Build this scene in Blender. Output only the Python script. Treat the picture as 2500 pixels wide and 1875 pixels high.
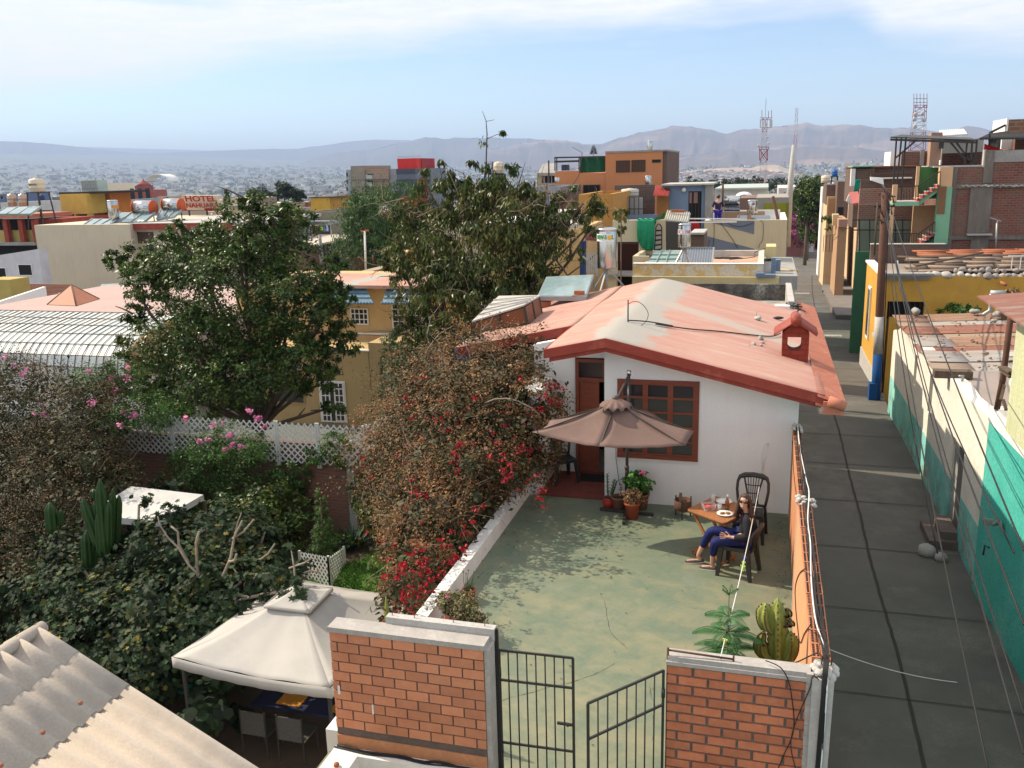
import bpy, bmesh, math, random
import numpy as np
from mathutils import Vector, Matrix
from math import radians, sin, cos, pi, sqrt
random.seed(7); RU=random.uniform; RN=random.random; Vc=Vector; MT=bpy.data.materials; rng=np.random.default_rng(7)
sc=bpy.context.scene; COL=sc.collection
for _o in list(bpy.data.objects): bpy.data.objects.remove(_o)
CH=5.6; FOC=2172.0
RM=np.array([[.96268092,.0390127,-.26781236],[.26944209,-.23111885,.93487167],[-.02542462,-.97214304,-.23300537]])
cd=bpy.data.cameras.new('camera'); cam=bpy.data.objects.new('camera',cd); COL.objects.link(cam)
mw=Matrix.Identity(4)
for i in range(3):
 mw[i][0]=RM[i,0]; mw[i][1]=-RM[i,1]; mw[i][2]=-RM[i,2]
mw[2][3]=CH
cam.matrix_world=mw; cd.sensor_width=36; cd.lens=FOC/2500*36; cd.clip_start=.1; cd.clip_end=60000
sc.camera=cam
SUN_EL=radians(41); SUN_AZ=radians(-79)      # azimuth from +Y towards +X: the sun stands left and a little ahead
sd=bpy.data.lights.new('sun','SUN'); sd.energy=4.7; sd.angle=radians(.6); sd.color=(1,.87,.68)
sun=bpy.data.objects.new('sun',sd); COL.objects.link(sun)
SV=Vc((cos(SUN_EL)*sin(SUN_AZ),cos(SUN_EL)*cos(SUN_AZ),sin(SUN_EL)))
sun.rotation_euler=SV.to_track_quat('Z','Y').to_euler(); sun.location=(-30,10,40)
sc.view_settings.view_transform='Standard'; sc.view_settings.look='None'; sc.view_settings.exposure=.5; sc.view_settings.gamma=1
W=bpy.data.worlds.new("World"); sc.world=W; W.use_nodes=True
def build_world():
 nt=W.node_tree; N=nt.nodes; L=nt.links
 for n in list(N): N.remove(n)
 out=N.new('ShaderNodeOutputWorld'); bg=N.new('ShaderNodeBackground'); bg.inputs[1].default_value=.125
 sky=N.new('ShaderNodeTexSky'); sky.sky_type='NISHITA'; sky.sun_disc=False; sky.sun_elevation=SUN_EL; sky.sun_rotation=SUN_AZ
 sky.altitude=2300; sky.air_density=1.1; sky.dust_density=1.6; sky.ozone_density=1.6
 tc=N.new('ShaderNodeTexCoord'); sx=N.new('ShaderNodeSeparateXYZ'); L.new(tc.outputs['Generated'],sx.inputs[0])
 def m(op,a,b=None,c=None,clamp=False):
  n=N.new('ShaderNodeMath'); n.operation=op; n.use_clamp=clamp
  for i,v in enumerate((a,b,c)):
   if v is None: continue
   if isinstance(v,(int,float)): n.inputs[i].default_value=v
   else: L.new(v,n.inputs[i])
  return n.outputs[0]
 X,Y,Z=sx.outputs
 az=m('ARCTAN2',X,Y); hyp=m('SQRT',m('ADD',m('MULTIPLY',X,X),m('MULTIPLY',Y,Y))); el=m('ARCTAN2',Z,hyp)
 fc=N.new('ShaderNodeFloatCurve'); cu=fc.mapping.curves[0]
 pts=[(-.9,.07),(-.80,.082),(-.66,.088),(-.55,.112),(-.42,.125),(-.28,.137),(-.15,.137),(-.02,.148),(.06,.146),(.12,.112),(.25,.10),(.4,.11)]
 while len(cu.points)<len(pts): cu.points.new(.5,.5)
 for p,(a,e) in zip(cu.points,pts): p.location=((a+.9)/1.3,e*4)
 fc.mapping.update()
 L.new(m('DIVIDE',m('ADD',az,.9),1.3),fc.inputs['Value'])
 low=m('DIVIDE',fc.outputs[0],4.0)
 cv=N.new('ShaderNodeCombineXYZ'); L.new(m('MULTIPLY',az,5.0),cv.inputs[0]); L.new(m('MULTIPLY',el,30.0),cv.inputs[1])
 def noise(vec,s,d,r=.6):
  n=N.new('ShaderNodeTexNoise'); n.inputs['Scale'].default_value=s; n.inputs['Detail'].default_value=d; n.inputs['Roughness'].default_value=r
  L.new(vec,n.inputs['Vector']); return n.outputs['Fac']
 n1=noise(cv.outputs[0],1.1,9); n2=noise(cv.outputs[0],3.2,8,.7)
 edge=m('ADD',m('SUBTRACT',el,low),m('MULTIPLY',m('SUBTRACT',n1,.5),.06))
 a1=m('DIVIDE',m('ADD',edge,.012),.035,clamp=True)
 dx=m('DIVIDE',m('ADD',az,.72),.22); dy=m('DIVIDE',m('SUBTRACT',m('SUBTRACT',el,m('MULTIPLY',m('ADD',az,.72),-.03)),.193),.022)
 hole=m('SUBTRACT',1.35,m('SQRT',m('ADD',m('MULTIPLY',dx,dx),m('MULTIPLY',dy,dy))))
 hole=m('MULTIPLY',m('ADD',hole,m('MULTIPLY',m('SUBTRACT',n1,.5),1.6)),1.3,clamp=True)
 mask=m('MULTIPLY',a1,m('SUBTRACT',1.0,hole))
 mask=m('MULTIPLY',mask,m('ADD',.45,m('MULTIPLY',n2,.95)),clamp=True)
 veil=m('MULTIPLY',m('SUBTRACT',n2,.5),.5,clamp=True)
 mask=m('MAXIMUM',mask,veil)
 mx=N.new('ShaderNodeMix'); mx.data_type='RGBA'
 L.new(mask,mx.inputs[0]); L.new(sky.outputs[0],mx.inputs[6]); mx.inputs[7].default_value=(6.7,6.65,6.8,1)
 L.new(mx.outputs[2],bg.inputs[0]); L.new(bg.outputs[0],out.inputs[0])
build_world()
CR={'D':(0,0,1.1302),'A1':(0,300,.22604),'A2':(450,300,.22604),'A3':(800,250,.22604),'A4':(1200,300,.22604),'A5':(1650,220,.22604),'A6':(2000,250,.22604),
'B1':(0,600,.27125),'B2':(600,600,.27125),'B3':(1100,550,.27125),'B4':(1600,500,.22604),'B5':(2000,550,.22604),'B6':(0,1000,.27125),'B7':(500,1100,.27125),
'C1':(1200,850,.22604),'C2':(1620,1100,.21097),'C3':(1600,1350,.31646),'C4':(1000,1400,.29385),'C5':(300,1400,.28626),'C6':(0,1450,.31646),'C7':(2000,850,.30139),'C8':(1900,1300,.34662),
'F1':(1440,1140,.10247),'F2':(1050,1390,.10246),'F3':(1760,1150,.17478),'F4':(850,850,.40984),
'E1':(1720,1060,.22901),'E2':(780,1780,.19892),'E3':(2200,600,.24116),'E4':(1880,400,.15069)}
O0=np.array([0,0,CH])
def at(c,x,y,z=None,Y=None,X=None):
 o=CR[c]; r=RM@np.array([o[0]+x*o[2]-1250,o[1]+y*o[2]-937.5,FOC])
 t=(z-CH)/r[2] if z is not None else (Y/r[1] if Y is not None else X/r[0])
 return Vector(O0+t*r)
def gz(Y): return -3.0 if Y<30 else (-3-.04*(Y-30) if Y<150 else -7.8-.05*(Y-150) if Y<700 else -35.3)
def atg(c,x,y,dz=0):
 z=-3.
 for i in range(60):
  q=at(c,x,y,z=z); z=.5*z+.5*(gz(q[1])+dz)
 return at(c,x,y,z=z)
def nmat(name):
 m=bpy.data.materials.new(name); m.use_nodes=True; nt=m.node_tree
 b=nt.nodes['Principled BSDF']; return m,nt,b
def C4(c): return (c[0],c[1],c[2],1)
def M(name,c,c2=None,sc_=2.0,rough=.85,bump=.15,bsc=40,metal=0,c3=None,sc3=.7,lo=.38,hi=.62,spec=.3,stretch=None,coord='Object',fine=.12,alpha=None,trans=0,streak=0):
 m,nt,b=nmat(name); N=nt.nodes; L=nt.links
 tc=N.new('ShaderNodeTexCoord'); v=tc.outputs[coord]
 if stretch:
  mp=N.new('ShaderNodeMapping'); mp.inputs['Scale'].default_value=stretch; L.new(v,mp.inputs[0]); v=mp.outputs[0]
 def noise(s,d=6,r=.6):
  n=N.new('ShaderNodeTexNoise'); n.inputs['Scale'].default_value=s; n.inputs['Detail'].default_value=d; n.inputs['Roughness'].default_value=r; L.new(v,n.inputs[0]); return n.outputs[0]
 def ramp(x,a,bb):
  r=N.new('ShaderNodeMapRange'); r.inputs[1].default_value=a; r.inputs[2].default_value=bb; L.new(x,r.inputs[0]); return r.outputs[0]
 def mix(f,A,B):
  x=N.new('ShaderNodeMix'); x.data_type='RGBA'
  if hasattr(f,'links'): L.new(f,x.inputs[0])
  else: x.inputs[0].default_value=f
  for i,q in ((6,A),(7,B)):
   if hasattr(q,'links'): L.new(q,x.inputs[i])
   else: x.inputs[i].default_value=C4(q)
  return x.outputs[2]
 c2=c2 or tuple(k*.82 for k in c)
 col=mix(ramp(noise(sc_),lo,hi),c,c2)
 if c3: col=mix(ramp(noise(sc3,8,.7),.52,.66),col,c3)
 if fine:
  col=mix(ramp(noise(bsc*1.3,4),.35,.75),col,tuple(k*(1-fine*2.2) for k in c))
 if streak:
  mp=N.new('ShaderNodeMapping'); mp.inputs['Scale'].default_value=(5,5,.35); L.new(tc.outputs[coord],mp.inputs[0])
  n=N.new('ShaderNodeTexNoise'); n.inputs['Scale'].default_value=1.2; n.inputs['Detail'].default_value=7; n.inputs['Roughness'].default_value=.65; L.new(mp.outputs[0],n.inputs[0])
  r=ramp(n.outputs[0],.5,.75); mm=N.new('ShaderNodeMath'); mm.operation='MULTIPLY'; L.new(r,mm.inputs[0]); mm.inputs[1].default_value=streak
  col=mix(mm.outputs[0],col,tuple(k*.35 for k in c))
 L.new(col,b.inputs['Base Color'])
 b.inputs['Roughness'].default_value=rough; b.inputs['Metallic'].default_value=metal; b.inputs['Specular IOR Level'].default_value=spec
 if trans: b.inputs['Transmission Weight'].default_value=trans
 if alpha is not None: b.inputs['Alpha'].default_value=alpha
 if bump:
  bp=N.new('ShaderNodeBump'); bp.inputs['Strength'].default_value=bump; bp.inputs['Distance'].default_value=.02
  L.new(noise(bsc,6),bp.inputs['Height']); L.new(bp.outputs[0],b.inputs['Normal'])
 return m
def Brick(name,cA,cB,mo,bw=.25,bh=.1,ms=.012,patch=None,rough=.9,pl=.55):
 m,nt,b=nmat(name); N=nt.nodes; L=nt.links
 tc=N.new('ShaderNodeTexCoord'); sx=N.new('ShaderNodeSeparateXYZ'); L.new(tc.outputs['Object'],sx.inputs[0])
 ad=N.new('ShaderNodeMath'); L.new(sx.outputs[0],ad.inputs[0]); L.new(sx.outputs[1],ad.inputs[1])
 cv=N.new('ShaderNodeCombineXYZ'); L.new(ad.outputs[0],cv.inputs[0]); L.new(sx.outputs[2],cv.inputs[1])
 nz=N.new('ShaderNodeTexNoise'); nz.inputs['Scale'].default_value=6; L.new(tc.outputs['Object'],nz.inputs[0])
 va=N.new('ShaderNodeMixRGB'); va.blend_type='ADD'; va.inputs[0].default_value=.02; L.new(cv.outputs[0],va.inputs[1]); L.new(nz.outputs['Color'],va.inputs[2])
 br=N.new('ShaderNodeTexBrick'); br.inputs['Scale'].default_value=1; br.inputs['Brick Width'].default_value=bw; br.inputs['Row Height'].default_value=bh
 br.inputs['Mortar Size'].default_value=ms; br.inputs['Color1'].default_value=C4(cA); br.inputs['Color2'].default_value=C4(cB); br.inputs['Mortar'].default_value=C4(mo)
 br.inputs['Mortar Smooth'].default_value=.3; br.inputs['Bias'].default_value=0
 L.new(va.outputs[0],br.inputs['Vector'])
 n2=N.new('ShaderNodeTexNoise'); n2.inputs['Scale'].default_value=1.1; n2.inputs['Detail'].default_value=9; n2.inputs['Roughness'].default_value=.7; L.new(tc.outputs['Object'],n2.inputs[0])
 r=N.new('ShaderNodeMapRange'); r.inputs[1].default_value=.42; r.inputs[2].default_value=.68; r.inputs[4].default_value=pl; L.new(n2.outputs[0],r.inputs[0])
 mx=N.new('ShaderNodeMix'); mx.data_type='RGBA'; L.new(r.outputs[0],mx.inputs[0]); L.new(br.outputs[0],mx.inputs[6]); mx.inputs[7].default_value=C4(patch or tuple(k*.6 for k in cA))
 L.new(mx.outputs[2],b.inputs['Base Color']); b.inputs['Roughness'].default_value=rough; b.inputs['Specular IOR Level'].default_value=.2
 bp=N.new('ShaderNodeBump'); bp.inputs['Strength'].default_value=.5; bp.inputs['Distance'].default_value=.01; bp.invert=True
 L.new(br.outputs['Fac'],bp.inputs['Height']); L.new(bp.outputs[0],b.inputs['Normal'])
 return m
def Leaf(name,cols,rough=.6,trans=.25,var=.5):
 """cols: list of colours picked by the per-face 'tint' value (kind of leaf), brightness by island"""
 m,nt,b=nmat(name); N=nt.nodes; L=nt.links
 a=N.new('ShaderNodeAttribute'); a.attribute_name='tint'
 r=N.new('ShaderNodeValToRGB'); e=r.color_ramp.elements
 while len(e)<len(cols): e.new(.5)
 for i,c in enumerate(cols): e[i].position=i/max(1,len(cols)-1); e[i].color=C4(c)
 L.new(a.outputs['Fac'],r.inputs[0])
 g=N.new('ShaderNodeNewGeometry'); mr=N.new('ShaderNodeMapRange'); mr.inputs[3].default_value=1-var; mr.inputs[4].default_value=1+var; L.new(g.outputs['Random Per Island'],mr.inputs[0])
 hs=N.new('ShaderNodeHueSaturation'); L.new(r.outputs[0],hs.inputs['Color']); L.new(mr.outputs[0],hs.inputs['Value'])
 L.new(hs.outputs[0],b.inputs['Base Color']); b.inputs['Roughness'].default_value=rough; b.inputs['Specular IOR Level'].default_value=.35
 if trans:
  tr=N.new('ShaderNodeBsdfTranslucent'); L.new(hs.outputs[0],tr.inputs[0]); ms=N.new('ShaderNodeMixShader'); ms.inputs[0].default_value=trans
  L.new(b.outputs[0],ms.inputs[1]); L.new(tr.outputs[0],ms.inputs[2]); L.new(ms.outputs[0],nt.nodes['Material Output'].inputs[0])
 return m
class MB:
 def __init__(s): s.v=[]; s.f=[]; s.m=[]; s.k=0; s.sm=[]
 def add(s,vs,fs,smooth=False):
  o=len(s.v); s.v+= [tuple(p) for p in vs]; s.f+=[tuple(i+o for i in f) for f in fs]; s.m+=[s.k]*len(fs); s.sm+=[smooth]*len(fs); return s
 def box(s,x0,x1,y0,y1,z0,z1):
  x0,x1=min(x0,x1),max(x0,x1); y0,y1=min(y0,y1),max(y0,y1); z0,z1=min(z0,z1),max(z0,z1)
  return s.add([(x0,y0,z0),(x1,y0,z0),(x1,y1,z0),(x0,y1,z0),(x0,y0,z1),(x1,y0,z1),(x1,y1,z1),(x0,y1,z1)],
    [(0,3,2,1),(4,5,6,7),(0,1,5,4),(1,2,6,5),(2,3,7,6),(3,0,4,7)])
 def hexa(s,b,t):  # b: 4 bottom pts ccw, t: 4 top
  return s.add(list(b)+list(t),[(0,3,2,1),(4,5,6,7),(0,1,5,4),(1,2,6,5),(2,3,7,6),(3,0,4,7)])
 def rbox(s,c,sx,sy,sz,rz=0,rx=0,ry=0):
  R=Matrix.Rotation(rz,3,'Z')@Matrix.Rotation(ry,3,'Y')@Matrix.Rotation(rx,3,'X'); c=Vector(c)
  P=[c+R@Vc((a*sx/2,b*sy/2,d*sz/2)) for d in(-1,1) for a,b in((-1,-1),(1,-1),(1,1),(-1,1))]
  return s.hexa(P[:4],P[4:])
 def bar(s,p,q,w=.03,h=None,up=(0,0,1)):
  p=Vector(p); q=Vector(q); d=(q-p); L=d.length
  if L<1e-6: return s
  d/=L; u=Vector(up)
  if abs(d.dot(u))>.97: u=Vc((0,1,0))
  x=d.cross(u).normalized(); y=x.cross(d); h=h or w
  a=[p+x*i*w/2+y*j*h/2 for i,j in((-1,-1),(1,-1),(1,1),(-1,1))]; b=[k+d*L for k in a]
  return s.add(a+b,[(0,3,2,1),(4,5,6,7),(0,1,5,4),(1,2,6,5),(2,3,7,6),(3,0,4,7)])
 def tube(s,pts,r,n=8,cap=True):
  pts=[Vector(p) for p in pts]; R=r if isinstance(r,(list,tuple)) else [r]*len(pts)
  rings=[]; pu=None
  for i,p in enumerate(pts):
   d=(pts[min(i+1,len(pts)-1)]-pts[max(i-1,0)])
   d=d.normalized() if d.length>1e-9 else Vc((0,0,1))
   if pu is None:
    u=Vc((0,0,1)) if abs(d.z)<.9 else Vc((1,0,0))
   else: u=pu
   x=d.cross(u)
   if x.length<1e-5: x=d.orthogonal()
   x.normalize(); u=x.cross(d).normalized(); pu=u
   rings.append([p+(x*cos(2*pi*k/n)+u*sin(2*pi*k/n))*R[i] for k in range(n)])
  vs=[q for rr in rings for q in rr]; fs=[]
  for i in range(len(pts)-1):
   for k in range(n): fs.append((i*n+k,i*n+(k+1)%n,(i+1)*n+(k+1)%n,(i+1)*n+k))
  if cap: fs.append(tuple(range(n))[::-1]); fs.append(tuple((len(pts)-1)*n+k for k in range(n)))
  return s.add(vs,fs,True)
 def lathe(s,c,prof,n=20,cap=True,ax=None):
  c=Vector(c); rings=[]
  Q=Vector(ax).to_track_quat('Z','Y').to_matrix() if ax is not None else Matrix.Identity(3)
  vs=[c+Q@Vc((r*cos(2*pi*k/n),r*sin(2*pi*k/n),z)) for r,z in prof for k in range(n)]
  fs=[(i*n+k,i*n+(k+1)%n,(i+1)*n+(k+1)%n,(i+1)*n+k) for i in range(len(prof)-1) for k in range(n)]
  if cap:
   if prof[0][0]>1e-4: fs.append(tuple(range(n))[::-1])
   if prof[-1][0]>1e-4: fs.append(tuple((len(prof)-1)*n+k for k in range(n)))
  return s.add(vs,fs,True)
 def cyl(s,c,r,h,n=20): return s.lathe(c,[(r,0),(r,h)],n)
 def ball(s,c,r,n=12,m=8,sq=(1,1,1)):
  c=Vector(c); vs=[]; fs=[]
  for i in range(m+1):
   a=pi*i/m
   for k in range(n): vs.append(c+Vc((r*sq[0]*sin(a)*cos(2*pi*k/n),r*sq[1]*sin(a)*sin(2*pi*k/n),r*sq[2]*cos(a))))
  for i in range(m):
   for k in range(n): fs.append((i*n+k,(i+1)*n+k,(i+1)*n+(k+1)%n,i*n+(k+1)%n))
  return s.add(vs,fs,True)
 def prism(s,poly,ext):  # poly 3d pts, ext vector
  n=len(poly); e=Vector(ext); a=[Vector(p) for p in poly]; b=[p+e for p in a]
  return s.add(a+b,[tuple(range(n))[::-1],tuple(range(n,2*n))]+[(i,(i+1)%n,(i+1)%n+n,i+n) for i in range(n)])
 def grid(s,fn,nu,nv,thick=0,smooth=True):
  vs=[Vector(fn(i/nu,j/nv)) for j in range(nv+1) for i in range(nu+1)]
  fs=[(j*(nu+1)+i,j*(nu+1)+i+1,(j+1)*(nu+1)+i+1,(j+1)*(nu+1)+i) for j in range(nv) for i in range(nu)]
  if thick:
   n=len(vs); vs=vs+[p-Vc((0,0,thick)) for p in vs]
   ff=[tuple(q+n for q in f[::-1]) for f in fs]
   rim=[i for i in range(nu+1)]+[j*(nu+1)+nu for j in range(1,nv+1)]+[nv*(nu+1)+i for i in range(nu-1,-1,-1)]+[j*(nu+1) for j in range(nv-1,0,-1)]
   sd_=[(rim[k],rim[k]+n,rim[(k+1)%len(rim)]+n,rim[(k+1)%len(rim)]) for k in range(len(rim))]
   o=len(s.v); s.add(vs,fs+ff,smooth); s.f+=[tuple(q+o for q in f) for f in sd_]; s.m+=[s.k]*len(sd_); s.sm+=[False]*len(sd_); return s
  return s.add(vs,fs,smooth)
 def rock(s,c,r,sq=(1,1,.8),j=.25):
  n=8;m=6; base=len(s.v); c=Vector(c); s.ball((0,0,0),1,n,m)
  rz=RU(0,6.28); ca,sa=cos(rz),sin(rz); ph=[RU(0,6.28) for _ in range(6)]
  for i in range(base,len(s.v)):
   x,y,z=s.v[i]; k=1+j*(sin(3*x+ph[0])+sin(4*y+ph[1])+sin(3*z+ph[2]))*.5
   x,y,z=x*k*sq[0]*r,y*k*sq[1]*r,z*k*sq[2]*r
   s.v[i]=(c.x+x*ca-y*sa,c.y+x*sa+y*ca,c.z+z)
  return s
 def build(s,name,mat,parent=None,loc=None,tag_=None):
  me=bpy.data.meshes.new(name); V=np.array(s.v,dtype=float) if s.v else np.zeros((0,3))
  if parent is not None: o0=np.array(parent.get('_w',(0,0,0)),float)
  elif loc is not None: o0=np.array(loc,float)
  else: o0=np.array([(V[:,0].min()+V[:,0].max())/2,(V[:,1].min()+V[:,1].max())/2,V[:,2].min()])
  me.from_pydata((V-o0).tolist(),[],s.f)
  mats=mat if isinstance(mat,(list,tuple)) else [mat]
  for q in mats: me.materials.append(q)
  if len(mats)>1: me.polygons.foreach_set('material_index',s.m)
  me.polygons.foreach_set('use_smooth',s.sm); me.update()
  ob=bpy.data.objects.new(name,me); COL.objects.link(ob)
  if parent is not None:
   ob.parent=parent; ob['_w']=tuple(o0)
  else:
   ob.location=o0; ob['_w']=tuple(o0)
  if tag_: tag(ob,*tag_)
  return ob
def smooth_angle(ob,a=40):
 me=ob.data; bm=bmesh.new(); bm.from_mesh(me)
 for e in bm.edges:
  if len(e.link_faces)==2 and e.calc_face_angle(0)>radians(a): e.smooth=False
 for f in bm.faces: f.smooth=True
 bm.to_mesh(me); bm.free(); return ob
def tag(o,label,cat,group=None):
 o['label']=label; o['category']=cat
 if group: o['group']=group
 return o
def T(name,label,cat,loc=(0,0,0),group=None):
 o=bpy.data.objects.new(name,None); COL.objects.link(o); o.location=Vector(loc); o.empty_display_size=.2
 o['_w']=tuple(loc); tag(o,label,cat,group); return o
def struct(o,kind='structure'): o['kind']=kind; return o
def copy_tree(o,delta=None,label=None,parent=None):
 c=o.copy(); COL.objects.link(c)
 if parent is not None: c.parent=parent
 elif delta is not None: c.location=o.location+Vector(delta)
 if label: c['label']=label
 for ch in [q for q in bpy.data.objects if q.parent==o]: copy_tree(ch,None,None,c)
 return c
def text_mesh(s,size,width=None,ext=.004,bold=.0):
 cu=bpy.data.curves.new('t','FONT'); cu.body=s; cu.size=size; cu.extrude=ext; cu.offset=bold; cu.align_x='CENTER'; cu.align_y='CENTER'
 ob=bpy.data.objects.new('t',cu); COL.objects.link(ob)
 bpy.context.view_layer.update()
 dg=bpy.context.evaluated_depsgraph_get(); me=bpy.data.meshes.new_from_object(ob.evaluated_get(dg)); bpy.data.objects.remove(ob)
 V=[v.co.copy() for v in me.vertices]; F=[tuple(p.vertices) for p in me.polygons]
 if width and V:
  w=max(v.x for v in V)-min(v.x for v in V); k=width/w
  V=[Vc((v.x*k,v.y,v.z)) for v in V]
 return V,F
def put_text(mb,s,c,size,width=None,u=(1,0,0),v=(0,0,1),bold=0,ext=.004,curve=None):
 V,F=text_mesh(s,size,width,ext,bold); u=Vector(u);v=Vector(v);n=u.cross(v);c=Vector(c)
 if curve:  # wrap on a vertical cylinder of radius curve about c
  P=[c+Vc((sin(p.x/curve)*(curve+p.z),-cos(p.x/curve)*(curve+p.z),p.y)) for p in V]
 else: P=[c+u*p.x+v*p.y+n*p.z for p in V]
 mb.add(P,F)
def leafcloud(name,mat,parent,blobs,n,size,asp=.45,shell=.55,clump=.22,nclump=None,droop=0,shape='diamond',tint=(0,1),flat=.35,up=.6,seed=0,loc=None,zmin=None,tsd=.12,extra=None,filt=None):
 """blobs: (centre, radii(3)); leaves gather in clumps spread over each blob's volume"""
 g=np.random.default_rng(seed+11)
 w=np.array([b[1][0]*b[1][1]+b[1][1]*b[1][2]+b[1][0]*b[1][2] for b in blobs]); w=w/w.sum()
 nclump=nclump or max(8,n//60)
 ci=g.choice(len(blobs),nclump,p=w)
 d=g.normal(size=(nclump,3)); d/=np.linalg.norm(d,axis=1,keepdims=True)
 rr=(shell+(1-shell)*g.random(nclump))**.7
 bc=np.array([b[0] for b in blobs]); br=np.array([b[1] for b in blobs])
 cc=bc[ci]+d*rr[:,None]*br[ci]*(1+.18*g.normal(size=(nclump,1)))
 csz=br[ci].mean(axis=1)*clump*(.5+g.random(nclump))
 ct=g.random(nclump)*(tint[1]-tint[0])+tint[0]
 li=g.integers(0,nclump,n)
 off=g.normal(size=(n,3))*.55; off[:,2]*=.75
 P=cc[li]+off*csz[li][:,None]
 outw=(P-bc[ci[li]])/br[ci[li]]
 if filt is not None:
  keep=filt(P); P=P[keep]; li=li[keep]; outw=outw[keep]
 if zmin is not None:
  keep=P[:,2]>zmin; P=P[keep]; li=li[keep]; outw=outw[keep]
 n=len(P)
 nrm=outw*.8+np.array([0,0,up])+g.normal(size=(n,3))*(1-flat)
 nrm/=np.linalg.norm(nrm,axis=1,keepdims=True)+1e-9
 ax=g.normal(size=(n,3)); ax[:,2]-=droop*2
 ax-= (ax*nrm).sum(1,keepdims=True)*nrm; ax/=np.linalg.norm(ax,axis=1,keepdims=True)+1e-9
 if droop>0: # hanging leaves: axis mostly down
  dn=np.array([0,0,-1.])+g.normal(size=(n,3))*.45; dn/=np.linalg.norm(dn,axis=1,keepdims=True)
  ax=ax*(1-droop)+dn*droop; ax/=np.linalg.norm(ax,axis=1,keepdims=True)+1e-9
 sd_=np.cross(nrm,ax); sd_/=np.linalg.norm(sd_,axis=1,keepdims=True)+1e-9
 s=size*(.6+.8*g.random(n))[:,None]
 tip=P+ax*s; nn=np.cross(ax,sd_)
 if shape=='diamond':
  v=np.stack([P,P+ax*s*.5+sd_*s*asp*.5+nn*s*.08,tip,P+ax*s*.5-sd_*s*asp*.5+nn*s*.08],1); k=4
 elif shape=='lobed':  # hand-shaped leaf with five lobes
  pr=[(0,0),(.25,.42),(.42,.22),(.75,.48),(.68,.16),(1,.0),(.68,-.16),(.75,-.48),(.42,-.22),(.25,-.42)]
  v=np.stack([P+ax*s*a+sd_*s*b*asp*2+nn*s*.12*abs(b)*2 for a,b in pr],1); k=len(pr)
 elif shape=='needle':
  v=np.stack([P,P+ax*s*.5+sd_*s*.06,tip,P+ax*s*.5-sd_*s*.06],1); k=4
 elif shape=='round':
  pr=[(0,0),(.3,.4),(.75,.42),(1,0),(.75,-.42),(.3,-.4)]
  v=np.stack([P+ax*s*a+sd_*s*b*asp*2 for a,b in pr],1); k=6
 v=v.reshape(-1,3)
 t=np.clip(ct[li]+g.normal(size=n)*tsd,0,1)
 if extra: # (fraction, value)
  q=g.random(n)<extra[0]; t[q]=extra[1]
 if parent is not None: o0=np.array(parent.get('_w',(0,0,0)),float)
 else: o0=np.array(loc if loc is not None else (v[:,0].mean(),v[:,1].mean(),v[:,2].min()))
 me=bpy.data.meshes.new(name); me.vertices.add(len(v)); me.vertices.foreach_set('co',(v-o0).ravel())
 me.loops.add(n*k); me.loops.foreach_set('vertex_index',np.arange(n*k)); me.polygons.add(n)
 me.polygons.foreach_set('loop_start',np.arange(n)*k)
 me.update(calc_edges=True)
 at_=me.attributes.new('tint','FLOAT','FACE'); at_.data.foreach_set('value',t.astype(np.float32))
 me.materials.append(mat); me.validate(); me.update()
 ob=bpy.data.objects.new(name,me); COL.objects.link(ob); ob['_w']=tuple(o0)
 if parent is not None: ob.parent=parent
 else: ob.location=o0
 ob['_cl']=0
 return ob,cc
def limbs(mb,base,targets,r0,rt=.02,n=6,wig=.15,fork=.45,k=7):
 """one trunk from base to a fork point and a limb on to each target"""
 base=Vector(base); T_=[Vector(t) for t in targets]; cen=sum(T_,Vector())/len(T_)
 fk=base.lerp(cen,fork)
 def path(a,b,ra,rb,m=6):
  pts=[];rs=[]
  L=(b-a).length; off=Vc((RU(-1,1),RU(-1,1),RU(0,1)))*L*wig
  for i in range(m+1):
   t=i/m; p=a.lerp(b,t)+off*sin(pi*t)*.6+Vc((RU(-1,1),RU(-1,1),0))*L*wig*.12*(0<i<m); pts.append(p); rs.append(ra*(1-t)+rb*t)
  mb.tube(pts,rs,n,cap=False); return pts
 path(base,fk,r0,r0*.7)
 for t in T_:
  s=base.lerp(cen,fork*RU(.8,1)); pp=path(fk,t,r0*.5,rt)
  for q in pp[3:]:
   if RN()<.6:
    e=q+Vc((RU(-1,1),RU(-1,1),RU(-.2,1)))*(t-fk).length*.13; path(q,e,rt*1.3,rt*.4,3)
 return fk
def B(c,x,y,Y,rx,rz=None,ry=None):
 """blob seen at a picture spot at distance Y; radii given in metres"""
 p=at(c,x,y,Y=Y); rz=rz or rx; ry=ry or rx
 return ((p.x,p.y,p.z),(rx,ry,rz))
def corr(mb,p0,du,dv,waves,amp,thick=.006,seg=6,nv=1,sag=0):
 """corrugated sheet: waves run across du, ridges along dv"""
 p0=Vector(p0);du=Vector(du);dv=Vector(dv);n=du.cross(dv).normalized()
 if n.z<0:n=-n
 def fn(u,v): return p0+du*u+dv*v+n*(amp*sin(2*pi*waves*u)+sag*sin(pi*v))
 return mb.grid(fn,int(waves*seg),nv,thick)
m_white=M('white_plaster',(.80,.79,.77),(.74,.735,.715),sc_=1.2,bump=.12,bsc=25,fine=.04,streak=.07)
m_whitep=M('white_paint',(.8,.79,.76),(.7,.69,.66),sc_=3,fine=.06)
m_cream=M('cream_plaster',(.62,.53,.40),(.55,.47,.36),sc_=.5,fine=.08,streak=.2)
m_orangep=M('orange_plaster',(.56,.25,.12),(.46,.20,.10),sc_=2.5,bump=.3,bsc=18,c3=(.62,.36,.22),sc3=1.5)
m_conc=M('grey_concrete',(.36,.35,.33),(.26,.255,.24),sc_=2,bump=.3,bsc=20,c3=(.17,.165,.155),sc3=1.3)
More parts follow.
